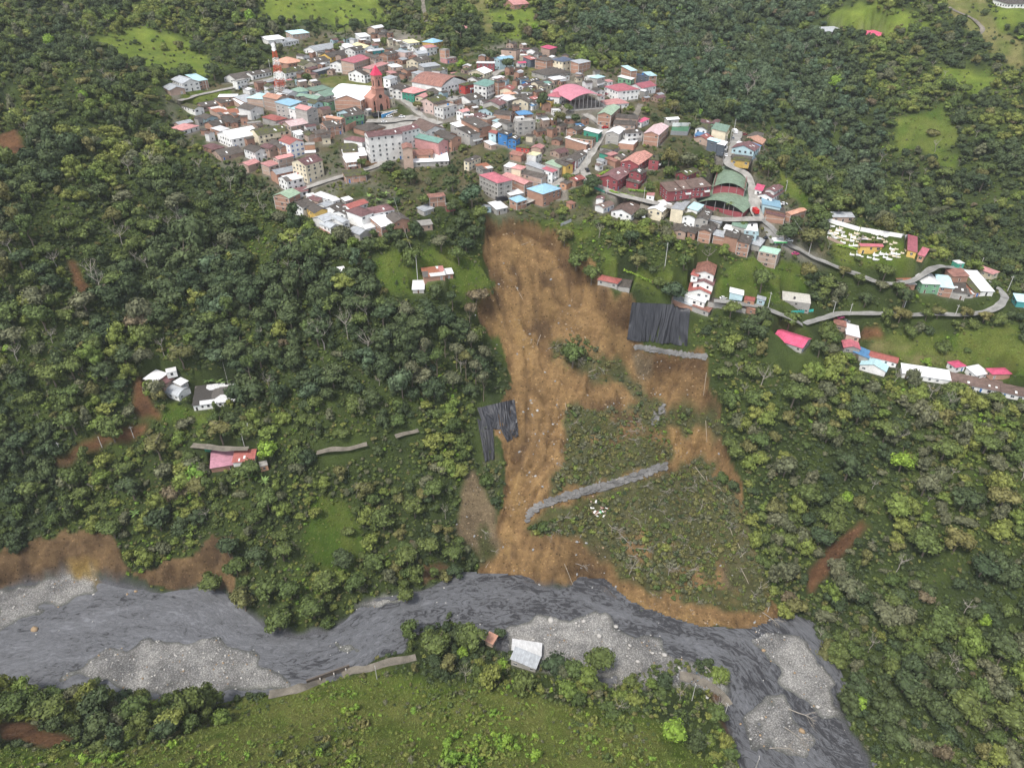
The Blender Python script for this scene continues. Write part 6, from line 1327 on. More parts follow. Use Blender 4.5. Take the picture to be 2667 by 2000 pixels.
def church():
    a, rz, wd = root3((971, 293.5), (1015, 286.5)); wd = max(12, min(15, wd)); W2 = wd; o = empty('church', (a[0], a[1], a[2]), rz); tag_(o, 'pink brick church with a pointed crimson spire and a round rose window', 'church')
    E_ = 8.5; A_ = 13.0; D_ = 11; b = -3
    v = [(0, 0, b), (W2, 0, b), (W2, D_, b), (0, D_, b), (0, 0, E_), (W2, 0, E_), (W2, D_, E_), (0, D_, E_), (W2 / 2, 0, A_), (W2 / 2, D_, A_)]; f = [(0, 1, 5, 8, 4), (1, 2, 6, 5), (2, 3, 7, 9, 6), (3, 0, 4, 7), (4, 8, 9, 7), (8, 5, 6, 9)]; child('facade', V_mesh('facade', v, f, PINKB), o)
    c = W2 / 2; tw = 2.7; th = 22.5
    child('bell_tower', B_mesh('bell_tower', [((c - tw - .5, -.6, b), (c + tw + .5, 5.6, 14.5)), ((c - tw - .8, -.9, 14.5), (c + tw + .8, 5.9, 15.0)), ((c - tw, -.15, 15.0), (c + tw, 5.0, th)), ((c - tw - .3, -.45, th), (c + tw + .3, 5.3, th + .4))] + [((x - .45, -1.0, b), (x + .45, -.1, 8.0)) for x in (.5, W2 - .5, c - tw - 1, c + tw + 1)], PINKB), o)
    s = tw + .5; y0, y1 = -.5, 5.4; m = (y0 + y1) / 2; sp = child('spire', V_mesh('spire', [(c - s, y0, th + .4), (c + s, y0, th + .4), (c + s, y1, th + .4), (c - s, y1, th + .4), (c, m, th + 6.6)], [(0, 1, 4), (1, 2, 4), (2, 3, 4), (3, 0, 4), (3, 2, 1, 0)], SPIRE), o)
    child('cross', B_mesh('cross', [((c - .06, m - .06, th + 6.5), (c + .06, m + .06, th + 8.2)), ((c - .45, m - .05, th + 7.5), (c + .45, m + .05, th + 7.62))], WHT), sp)
    d = child('door', arch_mesh('door', 2.3, 5.2, DRK), o, (c, -.62, 0))
    for x, z, w, h in ((2.0, 0, 1.5, 3.4), (W2 - 2.0, 0, 1.3, 3.2), (1.9, 4.6, 1.0, 2.6), (W2 - 1.9, 4.6, 1.0, 2.6)): child('window', arch_mesh('window', w, h, DRK), o, (x, -.03, z))
    for z, w, h in ((16.2, 1.1, 4.0),): child('window', arch_mesh('window', w, h, DRK), o, (c, -.18, z)); wm_ = child('window', arch_mesh('window', w, h, DRK), o, (c - tw - .03, 2.4, z), -math.pi / 2)
    for x in (-1.1, 1.1): child('window', V_mesh('window', *disc(.38), DRK), o, (c + x, -.18, 21.2))
    r = child('rose_window', V_mesh('rose_window', *disc(1.25), DRK), o, (c, -.64, 9.6)); child('tracery', B_mesh('tracery', [((-.06, -.05, -1.2), (.06, -.01, 1.2)), ((-1.2, -.05, -.06), (1.2, -.01, .06)), ((-.45, -.06, -.45), (.45, -.02, -.38)), ((-.45, -.06, .38), (.45, -.02, .45))], PINKB), r)
def disc(r_, n=20): return [(r_ * math.cos(6.2832 * i / n), 0, r_ * math.sin(6.2832 * i / n)) for i in range(n)] + [(r_ * math.cos(6.2832 * i / n), -.08, r_ * math.sin(6.2832 * i / n)) for i in range(n)], [tuple(range(n, 2 * n))] + [(i, (i + 1) % n, n + (i + 1) % n, n + i) for i in range(n)]
def tag_(o, label, cat, group=None):
    o['label'] = label; o['category'] = cat
    if group: o['group'] = group
    return o
church()
a, rz, d = root3((995, 309), (1036, 297.5)); o = tag_(empty('retaining_wall', (a[0], a[1], a[2]), rz), 'long bright blue wall below the church steps with white top', 'wall'); child('wall', B_mesh('wall', [((0, 0, -2), (d, .35, 2.6))], BLUEW), o); child('coping', B_mesh('coping', [((-.05, -.06, 2.6), (d + .05, .42, 2.8))], WHT), o)
patch('terrace', [(974,297),(1030,288),(1036,295),(994,306)], ROADM[0], 10, .5)
CPMc = flatmat('hall_column', (.34, .33, .32), .8)
def arch_hall(name, Lp, Fp_, Rp_, h, rise, rm, wm_, label, cat, wallh, nrib=7, court=None):
    lx, ly, z, w, D_, ta = HALLG[Lp]; o = tag_(empty(name, (lx, ly, z - h), ta), label, cat); n = 14; v = []; f = []
    for i in range(n + 1):
        t_ = i / n; X = -.8 + (w + 1.6) * t_; Z = h + rise * math.sin(math.pi * t_) ** .9; v += [(X, -1.2, Z), (X, D_ + 1.2, Z)]
        if i: f.append((2 * i - 2, 2 * i, 2 * i + 1, 2 * i - 1))
    V_, F_ = slab(v, f, .18); child('roof', V_mesh('roof', V_, F_, rm, True if 0 else False), o)
    child('wall', B_mesh('wall', [((0, -.02, -2), (w, .22, wallh)), ((0, D_ - .2, -2), (w, D_, h - .3)), ((0, .22, -2), (.2, D_ - .2, wallh * 1.2)), ((w - .2, .22, -2), (w, D_ - .2, wallh * 1.2))], wm_), o)
    for i in range(nrib + 1):
        X = .1 + (w - .2) * i / nrib; top = h + rise * math.sin(math.pi * max(.02, min(.98, i / nrib))) ** .9 - .25; child('column', B_mesh('column', [((X - .1, -.3, -1), (X + .1, -.1, top if i not in (0, nrib) else h))], CPMc), o)
    child('floor', B_mesh('floor', [((.2, .22, -.3), (w - .2, D_ - .2, .05))], court or CONC), o)
    fl = [(0, 0), (w, 0), (w, D_), (0, D_)]; W_ = [(lx + p * math.cos(ta) - q * math.sin(ta), ly + p * math.sin(ta) + q * math.cos(ta)) for p, q in fl]; return o
SPH = rmat('sports_hall_sheet', (.52, .20, .25), .2, 'i'); GRH = rmat('hall_green_sheet', (.15, .205, .145), .35, 'v')
arch_hall('sports_hall', 'pink', None, None, 7.0, 3.8, SPH, CONC, 'open sports hall under a wide wavy pink arched roof', 'sports hall', .8, 8, ROADM[0])
arch_hall('exhibition_hall', 'rear', None, None, 4.2, 3.6, GRH, MAR, 'rear of the two halls with rounded dark green roofs, patched pale sheets', 'hall', 5.2, 4)
arch_hall('exhibition_hall', 'front', None, None, 3.6, 4.4, GRH, MAR, 'larger front hall with rounded dark green roof above maroon walls', 'hall', 3.0, 5)
# lattice mast
def mast():
    x, y, z = [float(q[0]) for q in hit(733, 243)]; o = tag_(empty('radio_mast', (x, y, z)), 'tall red and white lattice radio mast with white dishes behind the houses', 'radio mast'); hM = 0
    k = scale_at(x, y, z); TH = 122 * k * .97; mats = [flatmat('mast_red', (.55, .10, .05), .6), WHT]; secs = 7
    for s_ in range(secs):
        z0 = TH * s_ / secs; z1 = TH * (s_ + 1) / secs; bm = bmesh.new(); r0 = lambda q: 3.0 * (1 - q / TH) ** 1.1 + .75
        for q in range(3):
            za = z0 + (z1 - z0) * q / 3; zb_ = z0 + (z1 - z0) * (q + 1) / 3; A_ = [Vector((sx * r0(za), sy * r0(za), za)) for sx, sy in ((-1, -1), (1, -1), (1, 1), (-1, 1))]; B_ = [Vector((sx * r0(zb_), sy * r0(zb_), zb_)) for sx, sy in ((-1, -1), (1, -1), (1, 1), (-1, 1))]
            for i in range(4): j = (i + 1) % 4; tube_path(bm, [A_[i], B_[i]], .13, .13, 4); tube_path(bm, [A_[i], B_[j]], .08, .08, 3); tube_path(bm, [A_[j], B_[i]], .08, .08, 3); tube_path(bm, [B_[i], B_[j]], .08, .08, 3)
        me = bpy.data.meshes.new('mast_section'); bm.to_mesh(me); bm.free(); me.materials.append(mats[(s_ + 1) % 2]); child('mast_section', me, o)
    for zz in (.965, .885): child('dish', V_mesh('dish', *disc(1.35), WHT), o, (0, -1.3, TH * zz))
mast()
# bus-stop style canopy with green edge
def canopy():
    a, rz, d = root3((2016, 632.5), (2050, 633), 4.5); o = tag_(empty('canopy', (a[0], a[1], a[2] - 4.5), rz), 'flat white filling station canopy with a bright green edge', 'canopy'); child('roof', B_mesh('roof', [((0, 0, 4.5), (d, 10, 5.2))], WHT), o); child('green_edge', B_mesh('green_edge', [((-.05, -.08, 4.45), (d + .05, -.004, 5.15)), ((d + .004, 0, 4.45), (d + .09, 10, 5.15))], flatmat('green_band', (.03, .35, .08))), o)
    for p in ((1.5, 2), (d - 1.5, 2), (1.5, 8), (d - 1.5, 8)): child('column', B_mesh('column', [((p[0] - .15, p[1] - .15, -1), (p[0] + .15, p[1] + .15, 4.5))], WHT), o)
canopy()
# court fence, cemetery
def line_thing(name, p, q, h, t_, mat, label, cat, segs=8, lift=0, group=None, low=-1.2):
    us = np.linspace(p[0], q[0], segs + 1); vs = np.linspace(p[1], q[1], segs + 1); x, y, z = hit(us, vs); v = []; f = []
    dx, dy = x[-1] - x[0], y[-1] - y[0]; L = math.hypot(dx, dy); nx_, ny_ = -dy / L * t_ / 2, dx / L * t_ / 2
    for i in range(segs + 1): v += [(x[i] + nx_, y[i] + ny_, z[i] + low), (x[i] - nx_, y[i] - ny_, z[i] + low), (x[i] - nx_, y[i] - ny_, z[i] + h), (x[i] + nx_, y[i] + ny_, z[i] + h)]
    for i in range(segs):
        b = 4 * i
        for k in range(4): f.append((b + k, b + (k + 1) % 4, b + 4 + (k + 1) % 4, b + 4 + k))
    f += [(0, 1, 2, 3), (4 * segs + 3, 4 * segs + 2, 4 * segs + 1, 4 * segs)]
    o = link(bpy.data.objects.new(name, V_mesh(name, v, f, mat))); return tag_(o, label, cat, group)
line_thing('cemetery_wall', (2142,574), (2238,602), 2.2, .4, WHT, 'left stretch of the long white wall behind the cemetery graves', 'wall')
line_thing('cemetery_wall', (2240,602), (2362,622), 2.2, .4, WHT, 'right stretch of the white cemetery wall, ending at the red roofed gallery', 'wall')
line_thing('garden_wall', (2155,622), (2196,640), 1.4, .3, WM('B'), 'low tan brick wall along the near side of the cemetery', 'wall')
line_thing('fence', (1746,352), (1790,354), 2.6, .1, STEEL, 'pale mesh fence on the near side of the green sports court', 'fence'); line_thing('fence', (1751,330), (1800,330), 2.4, .1, WHT, 'white railing at the back of the green sports court', 'fence'); line_thing('fence', (1800,330), (1790,354), 2.6, .1, STEEL, 'grey mesh fence at the right end of the green sports court', 'fence')
line_thing('net_fence', (2060,817), (2118,812), 1.6, .12, flatmat('teal_net', (.05, .42, .36)), 'sagging teal safety net below the unfinished concrete building', 'fence')
line_thing('net_fence', (1440,493), (1454,490), 1.8, .12, flatmat('green_net', (.04, .35, .22)), 'short green netting beside the road near the blue roofed house', 'fence')
line_thing('net_fence', (534,1176), (614,1174), 1.8, .12, flatmat('green_screen', (.03, .28, .16)), 'dark green screen fence between the dirt road and the pink roof', 'fence')
line_thing('net_fence', (1520,480), (1575,503), 1.5, .12, flatmat('green_net_b', (.05, .33, .22)), 'long green netting along the top of the wooded bank', 'fence')
line_thing('metal_fence', (1460,590), (1488,578), 1.8, .1, STEEL, 'grey sheet metal fence above the landslide head', 'fence'); line_thing('brick_wall', (818,372), (872,360), 2.4, .3, WM('b'), 'long low red brick wall above the bushes', 'wall'); line_thing('brick_wall', (750,206), (782,200), 3.2, .3, WM('B'), 'tan brick wall beneath the white house with green gable', 'wall')
line_thing('brick_wall', (900,344), (928,330), 3.6, .3, WM('b'), 'brick wall at the foot of the tall green painted house', 'wall')
rgT = random.Random(3); TM = B_mesh('tomb', [((-1.1, -.5, 0), (1.1, .5, .55)), ((-1.1, .5, 0), (-.9, .62, .3)), ((-.9, .25, .55), (-.6, .5, 1.15)), ((-.78, .34, 1.15), (-.72, .4, 1.5))], WHT)
for tx_, ty_ in [(330,340),(370,332),(430,372),(350,402),(410,402),(480,430),(570,440),(470,492),(545,520),(590,520),(680,452),(610,570),(650,575),(690,580),(735,592),(560,606),(790,612),(850,602),(900,604),(960,597),(1000,602),(725,632),(790,652),(880,632),(915,650),(945,552),(820,450),(890,432),(650,622),(400,440),(340,440),(620,610),(560,470)]:
    x, y, z = [float(q[0]) for q in hit(2067 + tx_ / 3.687, 500 + ty_ / 3.687)]; o = link(bpy.data.objects.new('tomb', TM)); o.location = (x, y, z - .1); o.rotation_euler = (0, 0, rgT.uniform(-.25, -.05)); s = rgT.uniform(.9, 1.5); o.scale = (s, s, s * rgT.uniform(.8, 1.1)); tag_(o, 'white cemetery tomb with a small cross, standing on the grass', 'tomb', 'white tombs in the hillside cemetery')
TMC = B_mesh('tomb', [((-.9, -.45, 0), (.9, .45, .5)), ((-.8, .2, .5), (-.5, .42, 1.0))], WM('y')); TMG = B_mesh('tomb', [((-.8, -.4, 0), (.8, .4, .45)), ((-.75, .2, .45), (-.5, .38, .95))], flatmat('grey_stone', (.45, .44, .41), .8))
for q in range(70):
    tu = rgT.uniform(.04, .96); tv = rgT.uniform(.12, .95); a0 = (2148 + 225 * tu, 582 + 50 * tu); a1 = (2155 + 215 * tu, 618 + 68 * tu); u = a0[0] + (a1[0] - a0[0]) * tv; v = a0[1] + (a1[1] - a0[1]) * tv
    if 2236 < u < 2300 and 628 < v < 660: continue
    x, y, z = [float(k[0]) for k in hit(u, v)]; cr_ = q % 3 < 2; o = link(bpy.data.objects.new('tomb', TMC if cr_ else TMG)); o.location = (x, y, z - .1); o.rotation_euler = (0, 0, rgT.uniform(-.25, -.05)); s_ = rgT.uniform(.9, 1.3); o.scale = (s_, s_, s_); tag_(o, 'low cream tomb on the cemetery grass' if cr_ else 'low grey stone tomb on the cemetery grass', 'tomb', 'cream tombs in the hillside cemetery' if cr_ else 'grey tombs in the hillside cemetery')
for tx_, ty_, w_, c_, l_ in [(530,530,9,'p','small white chapel tomb with a pink gabled roof, left in the cemetery'),(940,500,12,'w','white mausoleum block with flat top right of the yellow chapel'),(960,665,12,'i','white mausoleum with faded pink roof at the lower cemetery edge'),(1150,600,7,'d','small red roofed niche beside the long gallery')]:
    pass
HEDM = LM['lime']
def hedge(p, q, label, w=1.2, h=1.1):
    us = np.linspace(p[0], q[0], 16); vs = np.linspace(p[1], q[1], 16); x, y, z = hit(us, vs); co = []; fa = []; n0 = 0; r = np.random.default_rng(int(p[0]))
    for i in range(15):
        for k in range(8):
            t_ = r.uniform(0, 1); c = np.array([x[i] + (x[i + 1] - x[i]) * t_, y[i] + (y[i + 1] - y[i]) * t_, z[i] + (z[i + 1] - z[i]) * t_]) + r.uniform(-.5, .5, 3) * np.array([w, w, 0]) + np.array([0, 0, r.uniform(.2, 1) * h]); V, F_ = ico(1); co.append(V * r.uniform(.28, .5) + c); fa.append(np.c_[F_, F_[:, 2]] + n0); n0 += len(V)
    o = link(bpy.data.objects.new('hedge', geo_mesh('hedge', np.concatenate(co), np.concatenate(fa), HEDM))); tag_(o, label, 'hedge')
hedge((1590,501), (1650,515), 'long clipped yellow green hedge beside the street below the maroon school'); hedge((1640,498), (1696,503), 'hedge at the foot of the maroon school terrace'); hedge((1553,462), (1586,447), 'curved hedge left of the maroon school roof'); hedge((1625,705), (1704,740), 'sloping hedge above the black tarpaulin'); hedge((2180,640), (2240,655), 'hedge among the cemetery graves'); hedge((1785,515), (1830,510), 'hedge between the maroon row and the green hall')
# black plastic sheets
TARP = flatmat('black_plastic', (.022, .023, .029), .5, 0, .5)
def tarp(quads, label, seed):
    root = None; vs_ = []; fs_ = []
    for a in quads:
        a = np.array(a, float); n, m = 150, 30; S, T = np.meshgrid(np.linspace(0, 1, n), np.linspace(0, 1, m)); U = a[0] * ((1 - S) * (1 - T))[..., None] + a[1] * (S * (1 - T))[..., None] + a[2] * (S * T)[..., None] + a[3] * ((1 - S) * T)[..., None]
        x, y, z = hit(U[..., 0].ravel(), U[..., 1].ravel()); x = x.reshape(m, n); y = y.reshape(m, n); z = z.reshape(m, n); r = np.random.default_rng(seed)
        ph = np.interp(S[0], np.linspace(0, 1, 24), r.uniform(-1, 1, 24)); ph2 = np.interp(S[0], np.linspace(0, 1, 9), r.uniform(-1, 1, 9)); fold = (noise2(S * 38 + 3 * np.sin(T * 2 + S * 9), T * 2.2, seed + 200) * .42 + noise2(S * 90 + T * 3, T * 3, seed + 210) * .16 + ph2[None] * .35) * (.5 + .7 * T); y = y + (S * 0 + noise2(S * 7, T * 0 + 3, seed + 220) * .8) * (T > .98)
        y = y - .55 + fold * -1.3; z = z + .35 + fold * .3; k = len(vs_); vs_ += list(np.stack([x, y, z], -1).reshape(-1, 3)); fs_ += [tuple(int(i) + k for i in q) for q in grid_quads(m, n)]
    return tag_(link(bpy.data.objects.new('tarpaulin', V_mesh('tarpaulin', [tuple(map(float, p)) for p in vs_], fs_, TARP, True))), label, 'tarpaulin')
tarp([[(1645,788),(1798,795),(1788,902),(1632,885)]], 'large creased black plastic sheet covering the cut slope above the broken road ledge', 1)
tarp([[(1243,1062),(1340,1040),(1350,1120),(1262,1118)], [(1243,1090),(1284,1108),(1288,1195),(1264,1205)], [(1300,1110),(1348,1105),(1350,1135),(1322,1152)]], 'torn black plastic sheet hanging on the left edge of the landslide', 2)
# retaining wall by the river
a, rz, d = root3((800, 1783), (912, 1742)); o = tag_(empty('river_wall', (a[0], a[1], a[2]), rz), 'dark undermined concrete retaining wall between the river and the dirt road', 'wall'); DKC = flatmat('stained_concrete', (.11, .09, .075), .9)
child('wall', B_mesh('wall', [((0, 0, -2.5), (d, .5, 2.6))], DKC), o); child('coping', B_mesh('coping', [((0, -.1, 2.6), (d, .6, 2.85))], DKC), o)
for t_ in (.3, .62, .9): child('buttress', B_mesh('buttress', [((d * t_ - .25, -.9, -2), (d * t_ + .25, -.02, 1.8))], CONC), o)
# boulders one can tell apart
rgB = random.Random(17); BL = []
for u, v, s_, c_ in [(90,1640,2.4,2),(1435,1615,2.0,0),(1520,1618,1.4,0),(1605,1632,1.5,0),(1730,1705,1.6,0),(1988,1694,1.3,2),(2088,1903,1.8,2),(1230,1512,1.3,2),(355,1540,1.2,2),(332,1548,1.0,2),(555,1530,2.2,2),(1500,1622,1.1,0),(1560,1640,1.2,1),(1640,1680,1.2,0),(1700,1700,1.1,0),(1770,1740,1.3,0),(1480,1700,1.0,1),(1840,1815,1.2,0),(1395,1240,.9,0),(1440,1105,1.0,0),(1385,1050,.9,0),(1420,970,.9,0),(2130,1840,1.2,0),(2160,1850,1.0,0),(1985,1870,.9,0),(1290,1505,1.2,2),(1340,1512,1.0,2),(1175,1518,1.1,2),(1400,1070,1.1,0),(1450,1055,.8,1),(1560,1655,1.6,0),(1590,1690,1.4,1),(1660,1722,1.5,0),(1390,1665,1.1,0),(1410,1690,1.3,1)]:
    x, y, z = [float(q[0]) for q in hit(u, v)]; o = link(bpy.data.objects.new('boulder', RK[{0: 0, 1: 1, 2: 2}[c_]])); o.location = (x, y, z + s_ * .15); o.rotation_euler = (rgB.uniform(-.3, .3), rgB.uniform(-.3, .3), rgB.uniform(0, 6)); o.scale = (s_, s_, s_); BL.append((o, u, v, s_, c_))
# logs and fallen trees on the slide
LOGM = flatmat('stripped_log', (.42, .36, .28), .8); LOGS = []
def log(p, q, r=.14, nm='log', mat=None):
    A_ = [float(k[0]) for k in hit(p[0], p[1], .25)]; B_ = [float(k[0]) for k in hit(q[0], q[1], .25)]; bm = bmesh.new(); tube_path(bm, [Vector(A_), Vector(A_).lerp(Vector(B_), .5) + Vector((0, 0, .15)), Vector(B_)], r, r * .6, 6); me = bpy.data.meshes.new(nm); bm.to_mesh(me); bm.free(); me.materials.append(mat or LOGM); o = link(bpy.data.objects.new(nm, me)); return o
for p, q in [((1342,745),(1362,780)),((1523,876),(1530,898)),((1408,872),(1398,900)),((1840,970),(1832,1030)),((1838,1095),(1841,1152)),((1742,1165),(1752,1172)),((1602,1250),(1625,1243)),((1870,1250),(1890,1320)),((1868,1310),(1873,1325)),((1920,1410),(1935,1450)),((1265,1478),(1275,1462)),((1470,1468),(1492,1522)),((1472,1050),(1476,1070)),((1810,1215),(1846,1263)),((1533,970),(1552,962)),((1797,1585),(1801,1592)),((1890,1345),(1910,1400)),((1930,1480),(1950,1520))]: LOGS.append((log(p, q), p[0], p[1]))
FTM = [trunk_mesh('fallen_tree', 500 + i, 7, .2, 8, 2.6, PALE, 6) for i in range(3)]; FALL = []
for u, v, az_, s_ in [(1790,1180,2.4,1.1),(1900,1290,2.9,1.0),(1620,1400,.4,1.0),(1660,1430,1.2,.9),(1860,1420,2.6,1.1),(1930,1450,2.2,1.1),(1960,1560,2.4,1.2),(2000,1590,2.6,1.2),(1780,1500,2.0,1.0),(1500,1470,.9,.8),(1450,1360,1.9,.9),(1560,960,.3,.8),(1360,640,1.8,.7),(1900,1180,2.8,1.0),(2050,1900,.6,1.1),(2060,1850,.9,1.2),(1840,1740,.3,1.2),(1990,1600,.5,1.0),(2010,1950,1.4,1.0),(1430,910,2,.8),(1700,1330,2.2,.9),(1820,1340,2.6,1.0)]:
    x, y, z = [float(k[0]) for k in hit(u, v)]; o = link(bpy.data.objects.new('fallen_tree', FTM[int(u) % 3])); o.location = (x, y, z + .6); o.rotation_euler = (1.35, .2, az_); o.scale = (s_,) * 3; FALL.append((o, u, v))
# remains of a small house carried down with the slope
x, y, z = [float(k[0]) for k in hit(1562, 1330)]; o = tag_(empty('rubble_pile', (x, y, z)), 'heap of broken brick and white boards from a collapsed hut below the broken road', 'rubble'); rg = random.Random(4)
for nm, mt2, k in (('brick_debris', WM('B'), 16), ('broken_boards', WHT, 12), ('green_sheet', flatmat('green_plastic', (.10, .50, .22)), 2), ('rusty_sheets', RM('u'), 6)):
    bm = bmesh.new()
    for _ in range(k):
        s = [rg.uniform(.6, 2.2), rg.uniform(.3, 1.2), rg.uniform(.08, .35)]; g_ = bmesh.ops.create_cube(bm, size=1.0); bmesh.ops.scale(bm, vec=s, verts=g_['verts']); bmesh.ops.rotate(bm, cent=(0, 0, 0), matrix=Matrix.Rotation(rg.uniform(0, 6), 3, 'Z') @ Matrix.Rotation(rg.uniform(-.5, .5), 3, 'X'), verts=g_['verts']); px_, py_ = rg.gauss(0, 1.8), rg.gauss(0, 1.8); bmesh.ops.translate(bm, vec=(px_, py_, ground_at(x + px_, y + py_) - z + rg.uniform(.2, 1.0)), verts=g_['verts'])
    me = bpy.data.meshes.new(nm); bm.to_mesh(me); bm.free(); me.materials.append(mt2); child(nm, me, o)
# ---------------------------------------------------------------- vehicles
def paint(name, c): return flatmat(name, c, .3, 0, .5)
VP = dict(white=paint('car_white', (.75, .75, .75)), black=paint('car_black', (.02, .02, .025)), red=paint('car_red', (.45, .02, .02)), pink=paint('car_magenta', (.50, .06, .18)), grey=paint('car_grey', (.20, .21, .22)), blue=paint('car_blue', (.04, .10, .28)), yellow=paint('car_yellow', (.65, .42, .03)), maroon=paint('car_maroon', (.22, .03, .04))); RUB = flatmat('tyre_rubber', (.02, .02, .02), .9)
def prof(name, pts, w, mat, inset=0):
    n = len(pts); v = [(x, -w / 2, z) for x, z in pts] + [(x, w / 2, z) for x, z in pts]; f = [tuple(range(n)), tuple(reversed(range(n, 2 * n)))] + [(i, (i + 1) % n, n + (i + 1) % n, n + i)[::-1] for i in range(n)]; return V_mesh(name, v, f, mat)
TYM = None
def wheel_mesh(r_, w):
    n = 12; v = []; f = []
    for s in (-w / 2, w / 2): v += [(r_ * math.cos(6.2832 * i / n), s, r_ * math.sin(6.2832 * i / n)) for i in range(n)]
    f = [tuple(range(n)), tuple(reversed(range(n, 2 * n)))] + [(i, n + i, n + (i + 1) % n, (i + 1) % n) for i in range(n)]; return V_mesh('wheel', v, f, RUB)
WH = wheel_mesh(.33, .22); WHB = wheel_mesh(.48, .3)
VEH = []
def vehicle(u, v, kind, col, az_deg, desc):
    x, y, z = [float(k[0]) for k in hit(u, v)]; o = empty(kind, (x, y, z + .12), R(az_deg)); P_ = VP[col]; k = 1.12 if kind == 'car' else 1; 
    if kind == 'car':
        child('body', prof('body', [(-2.05, .3), (2.05, .3), (2.1, .75), (1.9, .88), (.95, .98), (-1.6, .98), (-2.08, .85)], 1.75, P_), o); child('cabin', prof('cabin', [(-1.5, .98), (1.0, .98), (.35, 1.46), (-1.1, 1.46)], 1.5, GLASS), o); child('roof', prof('roof', [(-1.12, 1.465), (.38, 1.465), (.3, 1.52), (-1.05, 1.52)], 1.52, P_), o); wb, wr, wm_ = 1.3, .33, WH
        for s in (-.6, .6): child('headlight', B_mesh('headlight', [((2.06, s - .2, .6), (2.13, s + .2, .75))], WHT), o)
    elif kind == 'pickup_truck':
        child('body', prof('body', [(-2.5, .4), (2.4, .4), (2.45, .95), (1.2, 1.08), (-2.5, 1.08)], 1.85, P_), o); child('cabin', prof('cabin', [(-.6, 1.08), (1.25, 1.08), (.75, 1.7), (-.5, 1.7)], 1.6, GLASS), o); child('roof', prof('roof', [(-.52, 1.705), (.77, 1.705), (.7, 1.77), (-.45, 1.77)], 1.62, P_), o); wb, wr, wm_ = 1.55, .38, WH
    elif kind == 'loader':
        child('body', prof('body', [(-2, .8), (1.0, .8), (1.0, 1.6), (-2, 1.9)], 1.6, P_), o); child('cabin', prof('cabin', [(-.6, 1.7), (.9, 1.7), (.8, 2.9), (-.5, 2.9)], 1.3, GLASS), o); child('bucket', prof('bucket', [(2.2, .1), (3.3, .1), (3.0, .5), (2.6, 1.2), (2.2, 1.1)], 2.2, P_), o); child('arm', prof('arm', [(.8, 1.2), (2.4, .6), (2.5, .8), (.9, 1.6)], .5, P_), o); wb, wr, wm_ = 1.3, .5, WHB
    else:
        cab = VP['white'] if col in ('red', 'white') else P_; child('cab', prof('cab', [(1.7, .6), (3.6, .6), (3.65, 1.5), (3.4, 2.5), (1.7, 2.6)], 2.2, cab), o); child('windscreen', prof('windscreen', [(3.66, 1.55), (3.72, 1.55), (3.46, 2.35), (3.40, 2.35)], 1.9, GLASS), o); child('cargo_box', prof('cargo_box', [(-3.6, .9), (1.6, .9), (1.6, 3.1), (-3.6, 3.1)], 2.35, P_), o); child('chassis', prof('chassis', [(-3.5, .55), (3.4, .55), (3.4, .88), (-3.5, .88)], 1.2, DRK), o); wb, wr, wm_ = 2.3, .48, WHB
    ww = .8 if kind in ('car',) else .85
    for sx in (-1, 1):
        for sy in (-1, 1): child('wheel', wm_, o, (sx * wb, sy * ww * (1.15 if kind == 'truck' else 1), .33 if wm_ is WH else .46))
    tag_(o, desc, {'pickup_truck': 'pickup', 'loader': 'loader'}.get(kind, kind)); VEH.append(o)
for a_ in [(1014,306,'car','white',15,'white car parked against the blue wall below the church'),(1001,321,'car','white',10,'white car in the middle of the plaza below the church'),(1047,307,'car','white',5,'white car under the plaza trees at the right end of the blue wall'),(1087,348,'car','white',20,'white van behind the large white apartment building'),(984,306,'truck','black',35,'dark covered truck at the left end of the blue church wall'),
 (1525,404,'truck','white',80,'white box truck climbing the main street by the big round tree'),(1535,393,'car','black',75,'black car just above the white truck on the main street'),(1529,446,'pickup_truck','black',100,'black pickup beside the bank on the wide main street'),(1626,517,'car','grey',-20,'silver grey car on the street below the clipped hedge'),(1676,538,'loader','yellow',40,'yellow wheel loader by the brown roofed building'),
 (1576,335,'car','red',10,'bright red car beside the green roofed brick school'),(1660,565,'truck','red',-100,'truck with red cargo box and white cab at the dead end yard'),(1676,566,'pickup_truck','white',80,'white pickup right of the red box truck'),(1965,556,'truck','red',95,'red and white truck on the road beside the big green hall'),(1985,542,'truck','white',100,'long white truck parked by the pale cyan roof'),
 (1997,623,'car','black',20,'dark car under the tree by the filling station canopy'),(2055,629,'car','white',-30,'white car right of the green edged canopy'),(1938,441,'pickup_truck','blue',-10,'blue pickup at the bend below the yellow house'),(2041,534,'car','white',10,'white car between the cyan roof and the orange roofs'),(2071,664,'car','pink',10,'magenta car at the roadside above the mint roofed building'),(1884,779,'car','white',5,'white car between the maroon row houses and the small cyan house'),
 (1969,504,'car','black',20,'dark car beside the pink roofed row on the upper right street'),(1913,349,'truck','white',90,'white truck at the top of the straight upper street'),(1908,363,'car','grey',85,'grey car halfway up the straight upper street'),(1938,353,'car','maroon',5,'maroon and white car off the upper street by the brown roofs'),(1890,407,'car','white',85,'white car low on the straight upper street'),(1886,421,'car','grey',85,'grey car at the foot of the straight upper street'),
 (2189,829,'car','pink',20,'pink red car on the lower road above the white roofed hut'),(2203,839,'car','grey',-25,'dark grey car beside the pink red car on the lower road'),(1307,526,'truck','black',20,'dark truck parked in front of the four storey grey building'),(1449,264,'truck','white',70,'white bus left of the pink sports hall'),(1463,262,'truck','yellow',75,'cream truck between the white bus and the pink sports hall'),(1577,248,'car','maroon',-35,'maroon car right of the pink sports hall'),(1588,252,'car','black',-35,'black car beside the white building with red roof')]: vehicle(*a_)
